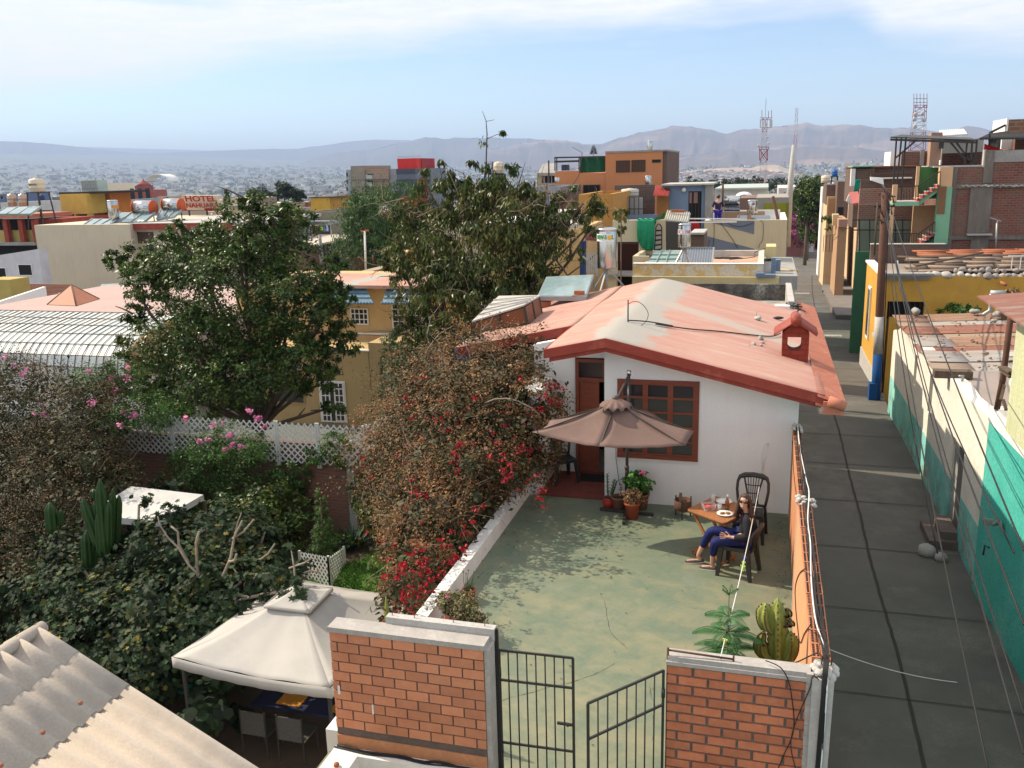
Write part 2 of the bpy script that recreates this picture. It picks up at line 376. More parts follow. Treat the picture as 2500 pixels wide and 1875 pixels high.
m_concl=M('pale_cement',(.50,.48,.45),(.40,.385,.36),sc_=3,bump=.35,bsc=25)
m_cap=M('cement_cap',(.44,.41,.38),(.33,.31,.285),sc_=6,bump=.3,bsc=30)
m_iron=M('dark_iron',(.03,.03,.028),(.05,.042,.035),sc_=8,rough=.6,spec=.4)
m_rust=M('rusty_iron',(.12,.05,.03),(.07,.04,.03),sc_=6,rough=.8)
m_black=M('black_plastic',(.018,.019,.02),(.025,.025,.026),rough=.42,spec=.5,bump=.05)
m_dark=M('dark_interior',(.012,.011,.012),(.02,.018,.018),rough=.9)
m_glass=M('dark_glass',(.02,.022,.025),(.035,.035,.04),sc_=1,rough=.12,spec=.6,bump=0,fine=0)
m_wood=M('red_brown_wood',(.24,.06,.03),(.17,.04,.02),sc_=4,rough=.5,stretch=(1,1,6),spec=.4)
m_tabl=M('table_wood',(.36,.15,.055),(.27,.10,.035),sc_=4,rough=.45,stretch=(8,1,1),spec=.4)
m_steel=M('bright_steel',(.62,.62,.62),(.5,.5,.51),sc_=3,rough=.22,metal=1,bump=.03)
m_galv=M('galvanised_metal',(.42,.43,.44),(.32,.33,.34),sc_=3,rough=.5,metal=.6)
m_pvc=M('white_pvc',(.8,.8,.78),rough=.4,bump=0)
m_cable=M('black_cable',(.02,.02,.02),rough=.6,bump=0,fine=0)
m_soil=M('garden_soil',(.05,.035,.022),(.09,.065,.04),sc_=1.5,bump=.6,bsc=12,c3=(.04,.06,.02),sc3=.8)
m_terra=M('terracotta',(.40,.14,.07),(.33,.11,.055),sc_=6,rough=.8)
m_tile=M('roof_tile_terracotta',(.50,.19,.12),(.42,.15,.10),sc_=3,rough=.75,c3=(.62,.30,.2),sc3=2)
m_redp=M('oxide_red_paint',(.32,.055,.035),(.26,.045,.03),sc_=3,rough=.7,c3=(.45,.12,.08),sc3=4)
m_yell=M('ochre_yellow_plaster',(.64,.36,.06),(.56,.30,.05),sc_=1.5,c3=(.5,.29,.08),sc3=1.2,streak=.15)
m_brickw=Brick('rough_brickwork',(.23,.09,.055),(.16,.07,.05),(.19,.155,.13),.26,.1,.018,patch=(.19,.145,.12))
m_brickd=Brick('dark_brickwork',(.17,.085,.06),(.12,.07,.055),(.14,.12,.105),.26,.1,.016,patch=(.16,.13,.11))
m_bark=M('bark',(.14,.10,.07),(.09,.065,.045),sc_=12,bump=.6,bsc=20)
m_barkp=M('pale_bark',(.33,.28,.22),(.22,.18,.14),sc_=12,bump=.5,bsc=20)
m_sol=M('collector_glass',(.20,.29,.30),(.27,.35,.36),sc_=2,rough=.12,spec=.7,bump=0,fine=0)
m_soldk=M('dark_collector',(.03,.045,.06),(.05,.06,.08),sc_=2,rough=.15,spec=.7,bump=0,fine=0)
def plain(name,c,**k):
 k.setdefault('sc_',1.2); k.setdefault('streak',.15); return M(name,c,**k)
#  terrain, street, mountains, far city
def lerp_tab(t,x):
 if x<=t[0][0]: return t[0][1]
 for (a,b),(c,d) in zip(t,t[1:]):
  if x<=c: return b+(d-b)*(x-a)/(c-a)
 return t[-1][1]
def hterr(x,y):
 r=sqrt(x*x+y*y); z=gz(y) if y<700 else -35.3
 z-=.62*(1 if r<200 else 0)
 if r>700: z=-36-9*min(1,(r-700)/1500)
 if r>2500:
  az=math.atan2(x,y); rise=lerp_tab([(-.9,190),(-.6,120),(-.4,60),(-.2,60),(.3,70)],az)
  t=(r-2500)/6000; z+= (rise+45)*max(0,t)**1.3
 return z
def terrain():
 mb=MB(); ra=[.5]
 while ra[-1]<16000: ra.append(ra[-1]*1.13+1.0)
 az=[-1.5+2.6*i/70 for i in range(71)]
 vs=[(r*sin(a),r*cos(a),hterr(r*sin(a),r*cos(a))) for r in ra for a in az]; n=71
 fs=[(i*n+k,i*n+k+1,(i+1)*n+k+1,(i+1)*n+k) for i in range(len(ra)-1) for k in range(n-1)]
 mb.add(vs,[f[::-1] for f in fs],True)
 m=M('valley_ground',(.15,.145,.125),(.08,.095,.07),sc_=.004,bump=0,fine=0,c3=(.05,.07,.04),sc3=.01)
 m.node_tree.nodes['Noise Texture'].inputs['Detail'].default_value=10
 struct(mb.build('ground',m,loc=(0,0,0)))
terrain()
SL=[(-6,.66),(12,.66),(25,.8),(45,.95),(70,1.3),(120,2.5),(150,2.7)]
SR=[(-6,4.7),(15,4.62),(20,4.5),(33,4.5),(42,5.0),(57,5.75),(80,6.7),(110,8.7),(150,11.5)]
def street():
 mb=MB(); ys=[-6+1.0*i for i in range(157)]
 mb.grid(lambda u,v:(lambda y:(lerp_tab(SL,y)*(1-u)+lerp_tab(SR,y)*u,y,gz(y)+.02*sin(u*pi)))(ys[min(156,int(v*156))]),6,156)
 mb.k=1
 def strip(pts,w):
  a=[];
  for (x,y) in pts: a+= [(x-w/2,y,gz(y)+.032),(x+w/2,y,gz(y)+.032)]
  mb.add(a,[(2*i,2*i+1,2*i+3,2*i+2) for i in range(len(pts)-1)])
 strip([(lerp_tab(SL,y)*.5+lerp_tab(SR,y)*.5-.1+.012*sin(y*.9)+RU(-.01,.01),y) for y in [4+.25*i for i in range(370)]],.055)
 y=5.0
 while y<95:
  x0,x1=lerp_tab(SL,y),lerp_tab(SR,y); z=gz(y)+.036; w=.006+.0003*y; P=[];n=14
  for i in range(n+1):
   x=x0+(x1-x0)*i/n; yy=y+RU(-.01,.01)-.0*x
   P+=[(x,yy-w,z),(x,yy+w,z)]
  mb.add(P,[(2*i,2*i+2,2*i+3,2*i+1) for i in range(n)])
  y+=3.05
 ms=M('street_concrete',(.135,.126,.112),(.092,.087,.08),sc_=.9,bump=.3,bsc=30,c3=(.18,.165,.14),sc3=.5,fine=.12,lo=.35,hi=.65)
 mj=M('street_joint',(.05,.045,.04),rough=.95,bump=0)
 struct(mb.build('street',[ms,mj],loc=(0,0,0)))
 mp=M('worn_white_road_paint',(.5,.5,.48),(.16,.155,.15),sc_=5,bump=0,lo=.42,hi=.55)
 for (a,b) in (((1505,960),(1665,955)),((1825,1418),(2010,1418))):
  p=atg('B4',*a); q=atg('B4',*b); m2=MB(); w=.28
  m2.add([(p.x,p.y-w,gz(p.y)+.045),(q.x,p.y-w,gz(p.y)+.045),(q.x,p.y+w,gz(p.y)+.045),(p.x,p.y+w,gz(p.y)+.045)],[(0,1,2,3)])
  struct(m2.build('road_marking',mp))
 c=MB()
 c.add([(x,y,gz(y)+.01) for x,y in ((2.5,119),(40,100),(46,150),(2.7,150))],[(0,1,2,3)])
 struct(c.build('cross_street',M('worn_asphalt',(.11,.105,.10),(.08,.078,.075),sc_=.4)))
 k=MB();
 for i in range(40):
  y0=78+1.25*i; y1=y0+1.25
  if y1>126: break
  x0=lerp_tab(SR,y0)-1.9; x1=lerp_tab(SR,y1)-1.9
  k.hexa([(x0,y0,gz(y0)-.1),(x0+6,y0,gz(y0)-.1),(x1+6,y1,gz(y1)-.1),(x1,y1,gz(y1)-.1)],[(x0,y0,gz(y0)+.18),(x0+6,y0,gz(y0)+.18),(x1+6,y1,gz(y1)+.18),(x1,y1,gz(y1)+.18)])
 struct(k.build('pavement',M('old_pavement',(.20,.185,.165),(.15,.14,.125),sc_=1)))
 k=MB()
 for i,(x,y,s) in enumerate(((5.2,60,1.3),(5.5,66,1.6),(5.7,72,1.8))):
  k.box(x-s*.5,x+s,y,y+5.5,gz(y)-.6,gz(y)+.28-.08*i)
 struct(k.build('pavement',M('old_pavement_steps',(.22,.19,.165),(.16,.14,.125),sc_=1)))
street()
def hray(x,y,R):
 r=RM@np.array([x*1.1302-1250,y*1.1302-937.5,FOC]); k=R/math.hypot(r[0],r[1]); return np.array([r[0]*k,r[1]*k,CH+r[2]*k])
def fbm(x,o=5,s=0):
 v=0;a=.5
 for i in range(o): v+=a*sin(x*(1.9**i)+s*1.7+i*2.1+1.3*sin(x*.7*(1.7**i)+s)); a*=.55
 return v
def ridge(name,pts,R,depth,base,mat,step=3,rug=1.0,seed=0,nv=20):
 xs=np.arange(pts[0][0],pts[-1][0]+step,step); top=[]
 for x in xs:
  y=lerp_tab(pts,x)+fbm(x*.09,4,seed)*1.7*rug
  top.append(hray(x,y,R))
 n=len(xs); vs=[];fs=[]
 for j in range(-3,nv+1):
  t=j/nv
  for i,p in enumerate(top):
   h=p[2]-base
   if j<0: k=(R-t*depth*2.2)/R; z=base+h*max(0,(1-(-t)*4.6))
   else:
    rav=fbm(xs[i]*.07+t*1.2,5,seed+3)*.5+fbm(xs[i]*.021-t*.8,3,seed+9)*.5
    k=(R-depth*(t+rav*.3*t**.5*(1-t)*2))/R; z=base+h*((1-t)**1.35)*(1-.6*rav*sin(pi*t)*1.3)
   vs.append((p[0]*k,p[1]*k,z))
 rows=nv+4
 for j in range(rows-1):
  for i in range(n-1): fs.append((j*n+i,j*n+i+1,(j+1)*n+i+1,(j+1)*n+i))
 mb=MB(); mb.add(vs,[f[::-1] for f in fs],True)
 return struct(mb.build(name,mat))
m_mt1=M('arid_mountain',(.125,.085,.072),(.07,.055,.052),sc_=.0012,bump=0,fine=0,c3=(.30,.20,.14),sc3=.0009,rough=.95)
m_mt2=M('far_mountain',(.10,.085,.08),(.07,.065,.065),sc_=.001,bump=0,fine=0,rough=.95)
m_mt3=M('bare_hill',(.45,.34,.25),(.33,.25,.19),sc_=.006,bump=0,fine=0,rough=.95)
ridge('mountain_range',[(-120,300),(0,305),(60,307),(130,312),(230,325),(290,332),(400,328),(560,322),(640,321),(700,314),(760,305),(820,301),(900,304),(1000,315)],13500,3500,60,m_mt2,seed=1,rug=.5)
ridge('mountain_range',[(-120,356),(0,350),(40,345),(80,350),(125,347),(160,356),(210,366),(280,374)],9500,900,100,m_mt2,seed=5,rug=.6)
ridge('mountain_range',[(560,378),(610,366),(660,350),(720,331),(800,322),(880,306),(920,297),(960,300),(1000,297),(1080,298),(1140,300),(1180,302),(1240,312),(1320,325)],9800,2600,0,m_mt2,seed=2)
ridge('mountain_range',[(1050,325),(1120,312),(1180,302),(1225,303),(1260,311),(1300,310),(1340,298),(1380,287),(1420,281),(1450,272),(1490,272),(1540,282),(1570,289),(1600,281),(1650,277),(1700,270),(1740,265),(1780,271),(1850,269),(1900,277),(1960,276),(2000,280),(2040,289),(2090,272),(2150,282),(2212,288),(2350,280)],8200,2600,-20,m_mt1,seed=3)
ridge('mountain_range',[(1180,372),(1300,352),(1420,342),(1500,336),(1580,322),(1640,326),(1720,318),(1800,312),(1860,320),(1940,330),(2020,322),(2120,316),(2212,306),(2350,300)],6300,1900,-45,m_mt1,seed=8)
ridge('bare_hill',[(1330,404),(1400,388),(1440,374),(1500,368),(1560,363),(1620,362),(1650,357),(1680,356),(1705,366),(1730,378),(1780,388),(1850,399),(1900,410)],3300,700,-48,m_mt3,seed=4,rug=.5)
pal=[(.62,.60,.57),(.42,.39,.35),(.36,.30,.24),(.34,.20,.14),(.22,.19,.17),(.66,.64,.62),(.17,.18,.19),(.40,.34,.24)]
def citymat():
 m,nt,b=nmat('distant_house_walls'); N=nt.nodes;L=nt.links
 a=N.new('ShaderNodeAttribute'); a.attribute_name='tint'; r=N.new('ShaderNodeValToRGB'); r.color_ramp.interpolation='CONSTANT'; e=r.color_ramp.elements
 while len(e)<len(pal): e.new(.5)
 for i,c in enumerate(pal): e[i].position=i/len(pal); e[i].color=C4(c)
 L.new(a.outputs['Fac'],r.inputs[0]); L.new(r.outputs[0],b.inputs['Base Color']); b.inputs['Roughness'].default_value=.9; return m
m_city=citymat()
def boxes_obj(name,B_,mat,tints,kind=None):
 mb=MB()
 for (x,y,z,sx,sy,h,a) in B_: mb.rbox((x,y,z+h/2-1),sx,sy,h+2,a)
 ob=mb.build(name,mat,loc=(0,0,0)); me=ob.data
 at_=me.attributes.new('tint','FLOAT','FACE'); at_.data.foreach_set('value',np.repeat(np.array(tints,np.float32),6))
 if kind: ob['kind']=kind
 return ob
g=np.random.default_rng(3); Bx=[];Tn=[]
for i in range(9000):
 r=330*(26**(g.random()**.85)); a=g.uniform(-.86,.36); x,y=r*sin(a),r*cos(a)
 if r<330: continue
 s=(5+7*g.random())*(1+r/4500); h=(3+4*g.random()*g.random()*1.8)*(1+r/9000)
 if g.random()<.02: s*=2.6; h*=1.6
 Bx.append((x,y,hterr(x,y),s,s*g.uniform(.5,1.4),h,g.uniform(-.5,.5))); Tn.append(g.random()*.999)
for i in range(2600):   # the quarter climbing the bare hill
 px=g.uniform(1385,1760); py=g.uniform(357,398); lim=lerp_tab([(1380,380),(1440,374),(1560,368),(1640,368),(1690,372),(1730,382),(1760,388)],px)
 if py<lim+4*g.random(): continue
 t=(py-360)/38; p=hray(px,py,3250-t*620)
 Bx.append((p[0],p[1],p[2]-2,7+8*g.random(),8,4+3*g.random(),g.uniform(-.5,.5))); Tn.append(g.random()*.8)
tag(boxes_obj('distant_town',Bx,m_city,Tn,'stuff'),'hazy mass of countless pale flat-roofed houses filling the valley to the foot of the mountains','town')
m_leafd=Leaf('dark_distant_foliage',[(.025,.05,.018),(.04,.06,.025),(.06,.075,.03)],trans=.1)
def tuft(mb,x,y,z,r,h,n=26,conic=.3):
 for k in range(n):
  u=RN(); a=RU(0,6.28); rr=r*(1-conic*u)*sqrt(RN()); c=Vc((x+rr*cos(a),y+rr*sin(a),z+h*(.15+.85*u)))
  s=r*RU(.25,.5); d=Vc((random.gauss(0,1),random.gauss(0,1),random.gauss(0,1))).normalized(); e=d.orthogonal().normalized()
  f=d.cross(e); mb.add([c+e*s,c+f*s*.8,c-e*s,c-f*s*.9],[(0,1,2,3)])
mb=MB()
for i in range(5200):
 r=300*(22**(g.random()**.9)); a=g.uniform(-.86,.36); x,y=r*sin(a),r*cos(a)
 k=1+r/3000; tuft(mb,x,y,hterr(x,y)-1,(2.5+3*g.random())*k,(4+5*g.random())*k,7)
ob=mb.build('distant_trees',m_leafd,loc=(0,0,0)); ob['kind']='stuff'; tag(ob,'scattered dark trees among the hazy houses of the distant town','trees')
wm=[plain('small_house_wall',c,streak=.2,fine=.05) for c in ((.72,.70,.66),(.62,.52,.38),(.42,.23,.16),(.62,.45,.2),(.36,.35,.34),(.55,.36,.28))]
wn=['white','cream','bare brick','ochre','grey','salmon']
def small_house(w,d,h,mat,two=False,tank=False):
 mb=MB(); mb.box(-w/2,w/2,-d/2,d/2,-3,h); t=.2
 for b in ((-w/2,w/2,-d/2,-d/2+t),(-w/2,w/2,d/2-t,d/2),(-w/2,-w/2+t,-d/2+t,d/2-t),(w/2-t,w/2,-d/2+t,d/2-t)): mb.box(*b,h,h+.6)
 if two: mb.box(-w*.1,w*.42,-d*.2,d*.42,h,h+2.4)
 mb.k=1
 for i in range(int(w//2.2)):
  x=-w/2+1.2+i*2.2
  for z in ([.9] if h<4.5 else [.9,3.6]): mb.box(x-.5,x+.5,-d/2-.03,-d/2+.02,z,z+1.2)
 for i in range(int(d//3)):
  y=-d/2+1.5+i*3; mb.box(w/2-.02,w/2+.03,y-.5,y+.5,h-2,h-.9)
 if tank: mb.k=2; mb.lathe((-w*.2,d*.1,h),[(.6,0),(.6,1.1),(.35,1.35),(.2,1.5)],10)
 return mb
protos=[]
for i in range(12):
 w,d=RU(7,12),RU(7,11); h=random.choice([3,3.2,5.8,6])
 o=small_house(w,d,h,None,i%2==0,i%3==0).build('small_house',[wm[i%6],m_dark,m_concl],loc=(0,0,0)); protos.append((o,wn[i%6]))
cnt=0; gg=np.random.default_rng(12); used=set()
for i in range(900):
 if cnt>=205: break
 r=gg.uniform(150,420); a=gg.uniform(-.8,.3); x,y=r*sin(a),r*cos(a)
 if a>-.02 and a<.12 and r<190: continue
 if any((x-u)**2+(y-v)**2<170 for u,v in used): continue
 used.add((x,y)); o,nm=protos[cnt%12];
 if cnt>=12: o=o.copy(); COL.objects.link(o)
 o.location=(x,y,hterr(x,y)-.2-1.2*gg.random()); o.rotation_euler=(0,0,gg.uniform(-.25,.25)+(pi/2 if gg.random()<.3 else 0))
 tag(o,'small %s flat-roofed house among the crowded roofs of the middle distance'%nm,'house','small %s houses in the middle distance'%nm); cnt+=1
hz=MB(); hz.box(-15000,9000,-60,17500,-70,640)
hb=hz.build('haze',nmat('haze')[0],loc=(0,0,0)); hb['kind']='stuff'; tag(hb,'thin pale blue haze over the whole valley','haze')
nt=hb.data.materials[0].node_tree; nt.nodes.clear(); vo=nt.nodes.new('ShaderNodeVolumePrincipled'); vo.inputs['Color'].default_value=(.52,.69,1,1); vo.inputs['Density'].default_value=1.15e-4
vo.inputs['Anisotropy'].default_value=.0
oo=nt.nodes.new('ShaderNodeOutputMaterial'); nt.links.new(vo.outputs[0],oo.inputs['Volume']); hb.display_type='WIRE'
#  patio, front walls, gates, boundary wall
def patio():
 m,nt,b=nmat('worn_green_floor_paint'); N=nt.nodes; L=nt.links
 tc=N.new('ShaderNodeTexCoord')
 def noise(s,d,r=.6,dist=0,v=None):
  n=N.new('ShaderNodeTexNoise'); n.inputs['Scale'].default_value=s; n.inputs['Detail'].default_value=d; n.inputs['Roughness'].default_value=r; n.inputs['Distortion'].default_value=dist
  L.new(v or tc.outputs['Object'],n.inputs[0]); return n.outputs[0]
 def mr(x,a,c):
  r=N.new('ShaderNodeMapRange'); r.inputs[1].default_value=a; r.inputs[2].default_value=c; L.new(x,r.inputs[0]); return r.outputs[0]
 def mix(f,A,B_):
  x=N.new('ShaderNodeMix'); x.data_type='RGBA'; L.new(f,x.inputs[0])
  for i,q in((6,A),(7,B_)):
   if hasattr(q,'links'): L.new(q,x.inputs[i])
   else: x.inputs[i].default_value=C4(q)
  return x.outputs[2]
 mp=N.new('ShaderNodeMapping'); mp.inputs['Scale'].default_value=(1,1.25,1); mp.inputs['Rotation'].default_value=(0,0,.5); L.new(tc.outputs['Object'],mp.inputs[0])
 sx=N.new('ShaderNodeSeparateXYZ'); L.new(tc.outputs['Object'],sx.inputs[0])
 base=mix(mr(noise(1.4,10,.68,.25,mp.outputs[0]),.30,.70),(.11,.155,.11),(.175,.195,.13))
 y=mr(sx.outputs[1],12.5,8.0); ad=N.new('ShaderNodeMath'); ad.operation='MULTIPLY_ADD'; L.new(y,ad.inputs[0]); ad.inputs[1].default_value=.13; L.new(noise(1.9,9,.7,.3,mp.outputs[0]),ad.inputs[2])
 base=mix(mr(ad.outputs[0],.50,.86),base,(.26,.24,.145))
 base=mix(mr(noise(.8,10,.75),.55,.85),base,(.21,.225,.19))
 base=mix(mr(noise(4.5,10,.75),.50,.9),base,(.07,.13,.10))
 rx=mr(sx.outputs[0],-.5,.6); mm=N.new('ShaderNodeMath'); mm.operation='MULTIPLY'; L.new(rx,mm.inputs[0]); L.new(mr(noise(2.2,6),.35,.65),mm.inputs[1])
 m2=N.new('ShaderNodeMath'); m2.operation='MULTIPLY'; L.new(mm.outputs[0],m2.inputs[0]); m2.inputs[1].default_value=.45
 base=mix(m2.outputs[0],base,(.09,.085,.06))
 base=mix(mr(noise(90,3),.60,.9),base,(.10,.10,.08))
 vo=N.new('ShaderNodeTexVoronoi'); vo.inputs['Scale'].default_value=3.1; L.new(tc.outputs['Object'],vo.inputs[0])
 wh=N.new('ShaderNodeMath'); wh.operation='LESS_THAN'; L.new(vo.outputs['Distance'],wh.inputs[0]); wh.inputs[1].default_value=.018
 base=mix(wh.outputs[0],base,(.5,.5,.45))
 L.new(base,b.inputs['Base Color']); b.inputs['Roughness'].default_value=.62; b.inputs['Specular IOR Level'].default_value=.35
 bp=N.new('ShaderNodeBump'); bp.inputs['Strength'].default_value=.18; bp.inputs['Distance'].default_value=.02; L.new(noise(14,8,.7),bp.inputs['Height']); L.new(bp.outputs[0],b.inputs['Normal'])
 mb=MB(); mb.box(-4.0,.66,3.2,14.4,-.18,0); struct(mb.build('patio_floor',m,loc=(0,0,0)))
 mt=Brick('porch_tiles',(.20,.055,.04),(.16,.045,.035),(.08,.04,.035),.3,.3,.008,patch=(.11,.04,.03))
 n=mt.node_tree.nodes
 for l in list(mt.node_tree.links):
  if l.to_node.type=='COMBXYZ': mt.node_tree.links.remove(l)
 s=[q for q in n if q.type=='SEPXYZ'][0]; c=[q for q in n if q.type=='COMBXYZ'][0]; mt.node_tree.links.new(s.outputs[0],c.inputs[0]); mt.node_tree.links.new(s.outputs[1],c.inputs[1])
 mb=MB(); mb.box(-3.7,-2.5,14.4,15.8,-.18,.03); struct(mb.build('porch_floor',mt,loc=(0,0,0)))
 mb=MB(); mb.box(-3.98,.64,3.3,22,-3.5,-.185); mb.build('lower_storey',m_white,tag_=('white plastered ground floor storey carrying the green patio','building'))
patio()
mb=MB()
for x,y,a,n in ((-2.6,8.2,.5,22),(-1.4,9.6,2.4,18),(-3.2,11.8,.1,20),(-.9,7.9,1.5,14),(-.4,12.9,3.0,16)):
 P=Vc((x,y,.003))
 for i in range(n):
  a+=random.gauss(0,.13); q=P+Vc((cos(a),sin(a),0))*.07; s=Vc((-sin(a),cos(a),0))*RU(.001,.0035); mb.add([P-s,P+s,q+s,q-s],[(0,1,2,3)]); P=q
for i in range(420):
 e=RN(); x,y=(RU(.3,.5),RU(7.2,14)) if e<.4 else ((RU(-3.84,-3.5),RU(7,14)) if e<.75 else (RU(-3.8,.5),RU(7.1,14.3)))
 s=RU(.006,.022); a=RU(0,6); u=Vc((cos(a),sin(a),.15))*s; v=Vc((-sin(a),cos(a),.1))*s*.5; P=Vc((x,y,.012)); mb.add([P-u,P-v,P+u,P+v],[(0,1,2,3)])
ob=mb.build('floor_litter',M('dead_leaf_litter',(.09,.06,.03),(.05,.045,.03),sc_=9,bump=0)); ob['kind']='stuff'; tag(ob,'hairline cracks, dead leaves and grit on the green patio floor','litter')
def front_brick(x0,x1,y0,y1,ztop,zb,pitch,row,mort,mat_b,mat_m,name,label,cap=.04,half=0,depth=.01,plinth=None):
 r=T(name,label,'brick wall',((x0+x1)/2,(y0+y1)/2,0))
 mb=MB(); mb.box(x0,x1,y0+depth,y1,-.0,ztop-cap); mb.build('mortar',mat_m,r)
 bb=MB(); z=ztop-cap-row; i=0
 while z>(plinth or zb)-.01:
  off=(i%2)*pitch/2-half; x=x0-pitch+off
  while x<x1:
   a=max(x+mort/2,x0); b_=min(x+pitch-mort/2,x1)
   if b_-a>.03:
    j=RU(-.0025,.0025)
    bb.box(a+RU(0,.003),b_-RU(0,.003),y0+j,y0+depth+.001,z+mort*.3+RU(0,.003),z+row-mort*.6)
   x+=pitch
  z-=row; i+=1
 bb.build('bricks',mat_b,r)
 if plinth:
  p=MB(); p.box(x0,x1,y0-.002,y0+depth+.001,-.0,plinth-.01); p.build('plinth',m_orangep,r)
 c=MB(); c.box(x0-.01,x1+.01,y0-.012,y1+.015,ztop-cap,ztop); c.build('coping',m_cap,r)
 return r
def bmat(name,c1,c2,c3):
 m=Leaf(name,[c1,c2],trans=0,var=.16,rough=.85); nt=m.node_tree; b=nt.nodes['Principled BSDF']; N=nt.nodes;L=nt.links
 a=[n for n in N if n.type=='ATTRIBUTE'][0]; r=[n for n in N if n.type=='VALTORGB'][0]
 tc=N.new('ShaderNodeTexCoord'); nz=N.new('ShaderNodeTexNoise'); nz.inputs['Scale'].default_value=7; nz.inputs['Detail'].default_value=8; nz.inputs['Roughness'].default_value=.7; L.new(tc.outputs['Object'],nz.inputs[0])
 mr=N.new('ShaderNodeMapRange'); mr.inputs[1].default_value=.35; mr.inputs[2].default_value=.65; L.new(nz.outputs[0],mr.inputs[0]); L.new(mr.outputs[0],r.inputs[0])
 hs=[n for n in N if n.type=='HUE_SAT'][0]
 n3=N.new('ShaderNodeTexNoise'); n3.inputs['Scale'].default_value=2.2; n3.inputs['Detail'].default_value=9; n3.inputs['Roughness'].default_value=.75; L.new(tc.outputs['Object'],n3.inputs[0])
 m3=N.new('ShaderNodeMapRange'); m3.inputs[1].default_value=.56; m3.inputs[2].default_value=.74; m3.inputs[4].default_value=.6; L.new(n3.outputs[0],m3.inputs[0])
 mx=N.new('ShaderNodeMix'); mx.data_type='RGBA'; L.new(m3.outputs[0],mx.inputs[0]); L.new(hs.outputs[0],mx.inputs[6]); mx.inputs[7].default_value=C4(c3); L.new(mx.outputs[2],b.inputs['Base Color'])
 bp=N.new('ShaderNodeBump'); bp.inputs['Strength'].default_value=.3; bp.inputs['Distance'].default_value=.01; n4=N.new('ShaderNodeTexNoise'); n4.inputs['Scale'].default_value=60; L.new(tc.outputs['Object'],n4.inputs[0]); L.new(n4.outputs[0],bp.inputs['Height']); L.new(bp.outputs[0],b.inputs['Normal'])
 return m
mbr1=bmat('facing_brick_a',(.56,.235,.125),(.48,.19,.10),(.50,.27,.16)); mbr2=bmat('facing_brick_b',(.52,.18,.085),(.40,.13,.065),(.46,.24,.15))
m_mort=M('dark_mortar',(.16,.12,.10),(.12,.09,.08),sc_=9,bump=.5,bsc=60); m_mort2=M('grey_mortar',(.20,.155,.13),(.14,.11,.10),sc_=9,bump=.5,bsc=60)
wl=front_brick(-3.745,-2.25,6.71,6.88,1.55,.5,.222,.1,.012,mbr1,m_mort,'brick_wall','neat orange brick wall with plain plinth, left of the iron gate',cap=.05,half=.04,plinth=.43)
p=MB(); p.box(-2.247,-2.20,6.72,6.90,0,1.5); p.build('end_plaster',m_cap,wl)
p=MB(); p.box(-3.25,-2.2,6.885,6.97,0,1.615); p.build('cement_strip',m_concl,wl)
p=MB()
for x in (-3.2,-2.98,-2.6,-2.3): p.tube([(x,6.93,1.61),(x,6.93,1.64),(x+.02,6.93,1.655),(x+.04,6.93,1.64)],.004,5)
p.build('hook',m_rust,wl)
p=MB()
for c in (((-3.36,.70),(-3.33,.80)),((-3.7,.86),(-3.66,.95)),((-2.9,.22),(-2.87,.30))):
 (a,z0),(b_,z1)=c; p.box(a,b_-.015,6.703,6.706,z0,z1)
p.build('paint_splash',m_whitep,wl)
wr=front_brick(-.665,.50,6.93,7.07,1.49,-.0,.255,.0905,.02,mbr2,m_mort2,'brick_wall','rough brick wall with thick grey joints, between the gate and the grey corner post',cap=.035,half=.04,depth=.014)
p=MB(); p.box(-.665,.50,6.935,7.075,1.485,1.53)
p.build('rough_coping',m_cap,wr)
p=MB(); p.tube([(-.665,6.95,1.6),(-.665,6.95,0)],.011,6); p.tube([(-.66,6.96,1.575),(-.12,6.98,1.548)],.009,6); p.tube([(-.12,6.98,1.585),(-.12,6.98,1.53)],.009,6)
p.build('iron_rod',m_rust,wr)
r=T('concrete_post','tall pale cement corner post at the street end of the rough brick wall','post',(.6,7,0))
p=MB()
for k in range(16):
 z0=k*.096; p.box(.47-.006*RN(),.52,6.915,6.96,z0,z0+.09+.01*RN())
p.build('ragged_joint',m_cap,r)
p=MB(); p.hexa([(.505,6.9,0),(.66,6.9,0),(.67,7.14,0),(.505,7.14,0)],[(.51,6.9,1.50),(.68,6.9,1.50),(.69,7.14,1.50),(.51,7.14,1.50)]); p.build('post',m_concl,r)
p=MB()
for i in range(26): p.rock((RU(.53,.69),RU(6.93,7.12),1.51+RU(-.01,.03)),RU(.02,.045))
p.build('broken_top',m_concl,r)
p=MB()
for x in (.58,.62,.655): p.tube([(x,7.05,1.45),(x+.01,7.06,1.62),(x-.02,7.04,1.66)],.006,5)
p.build('rebar',m_rust,r)
r=T('rooftop_basin','whitewashed open concrete basin below the left brick wall','basin',(-3.0,6.4,-.1))
p=MB(); x0,x1=-3.765,-2.28
p.box(x0,x1,6.60,6.705,-.35,.30); p.box(x0,x0+.27,5.6,6.60,-.35,.30); p.box(x1-.06,x1,5.6,6.60,-.35,.30); p.box(x0+.27,x1-.06,5.6,6.60,-.35,-.05)
p.build('basin_wall',M('thick_whitewash',(.83,.80,.75),(.76,.72,.66),sc_=6,bump=.5,bsc=14,fine=.04),r)
p=MB(); p.rock((-3.62,6.42,.315),.03); p.build('brick_chip',m_terra,r)
p=MB(); p.tube([(x0+.02,6.69,.315)]+[(x0+.02+.1*i,6.675+.012*sin(i*1.3),.31+.006*sin(i*2)) for i in range(1,15)],.012,6); p.tube([(x0+.0,6.67,.31)]+[(x0+.02+.1*i,6.65+.012*sin(i*1.1+1),.31) for i in range(1,15)],.008,6)
p.build('cable',m_cable,r)
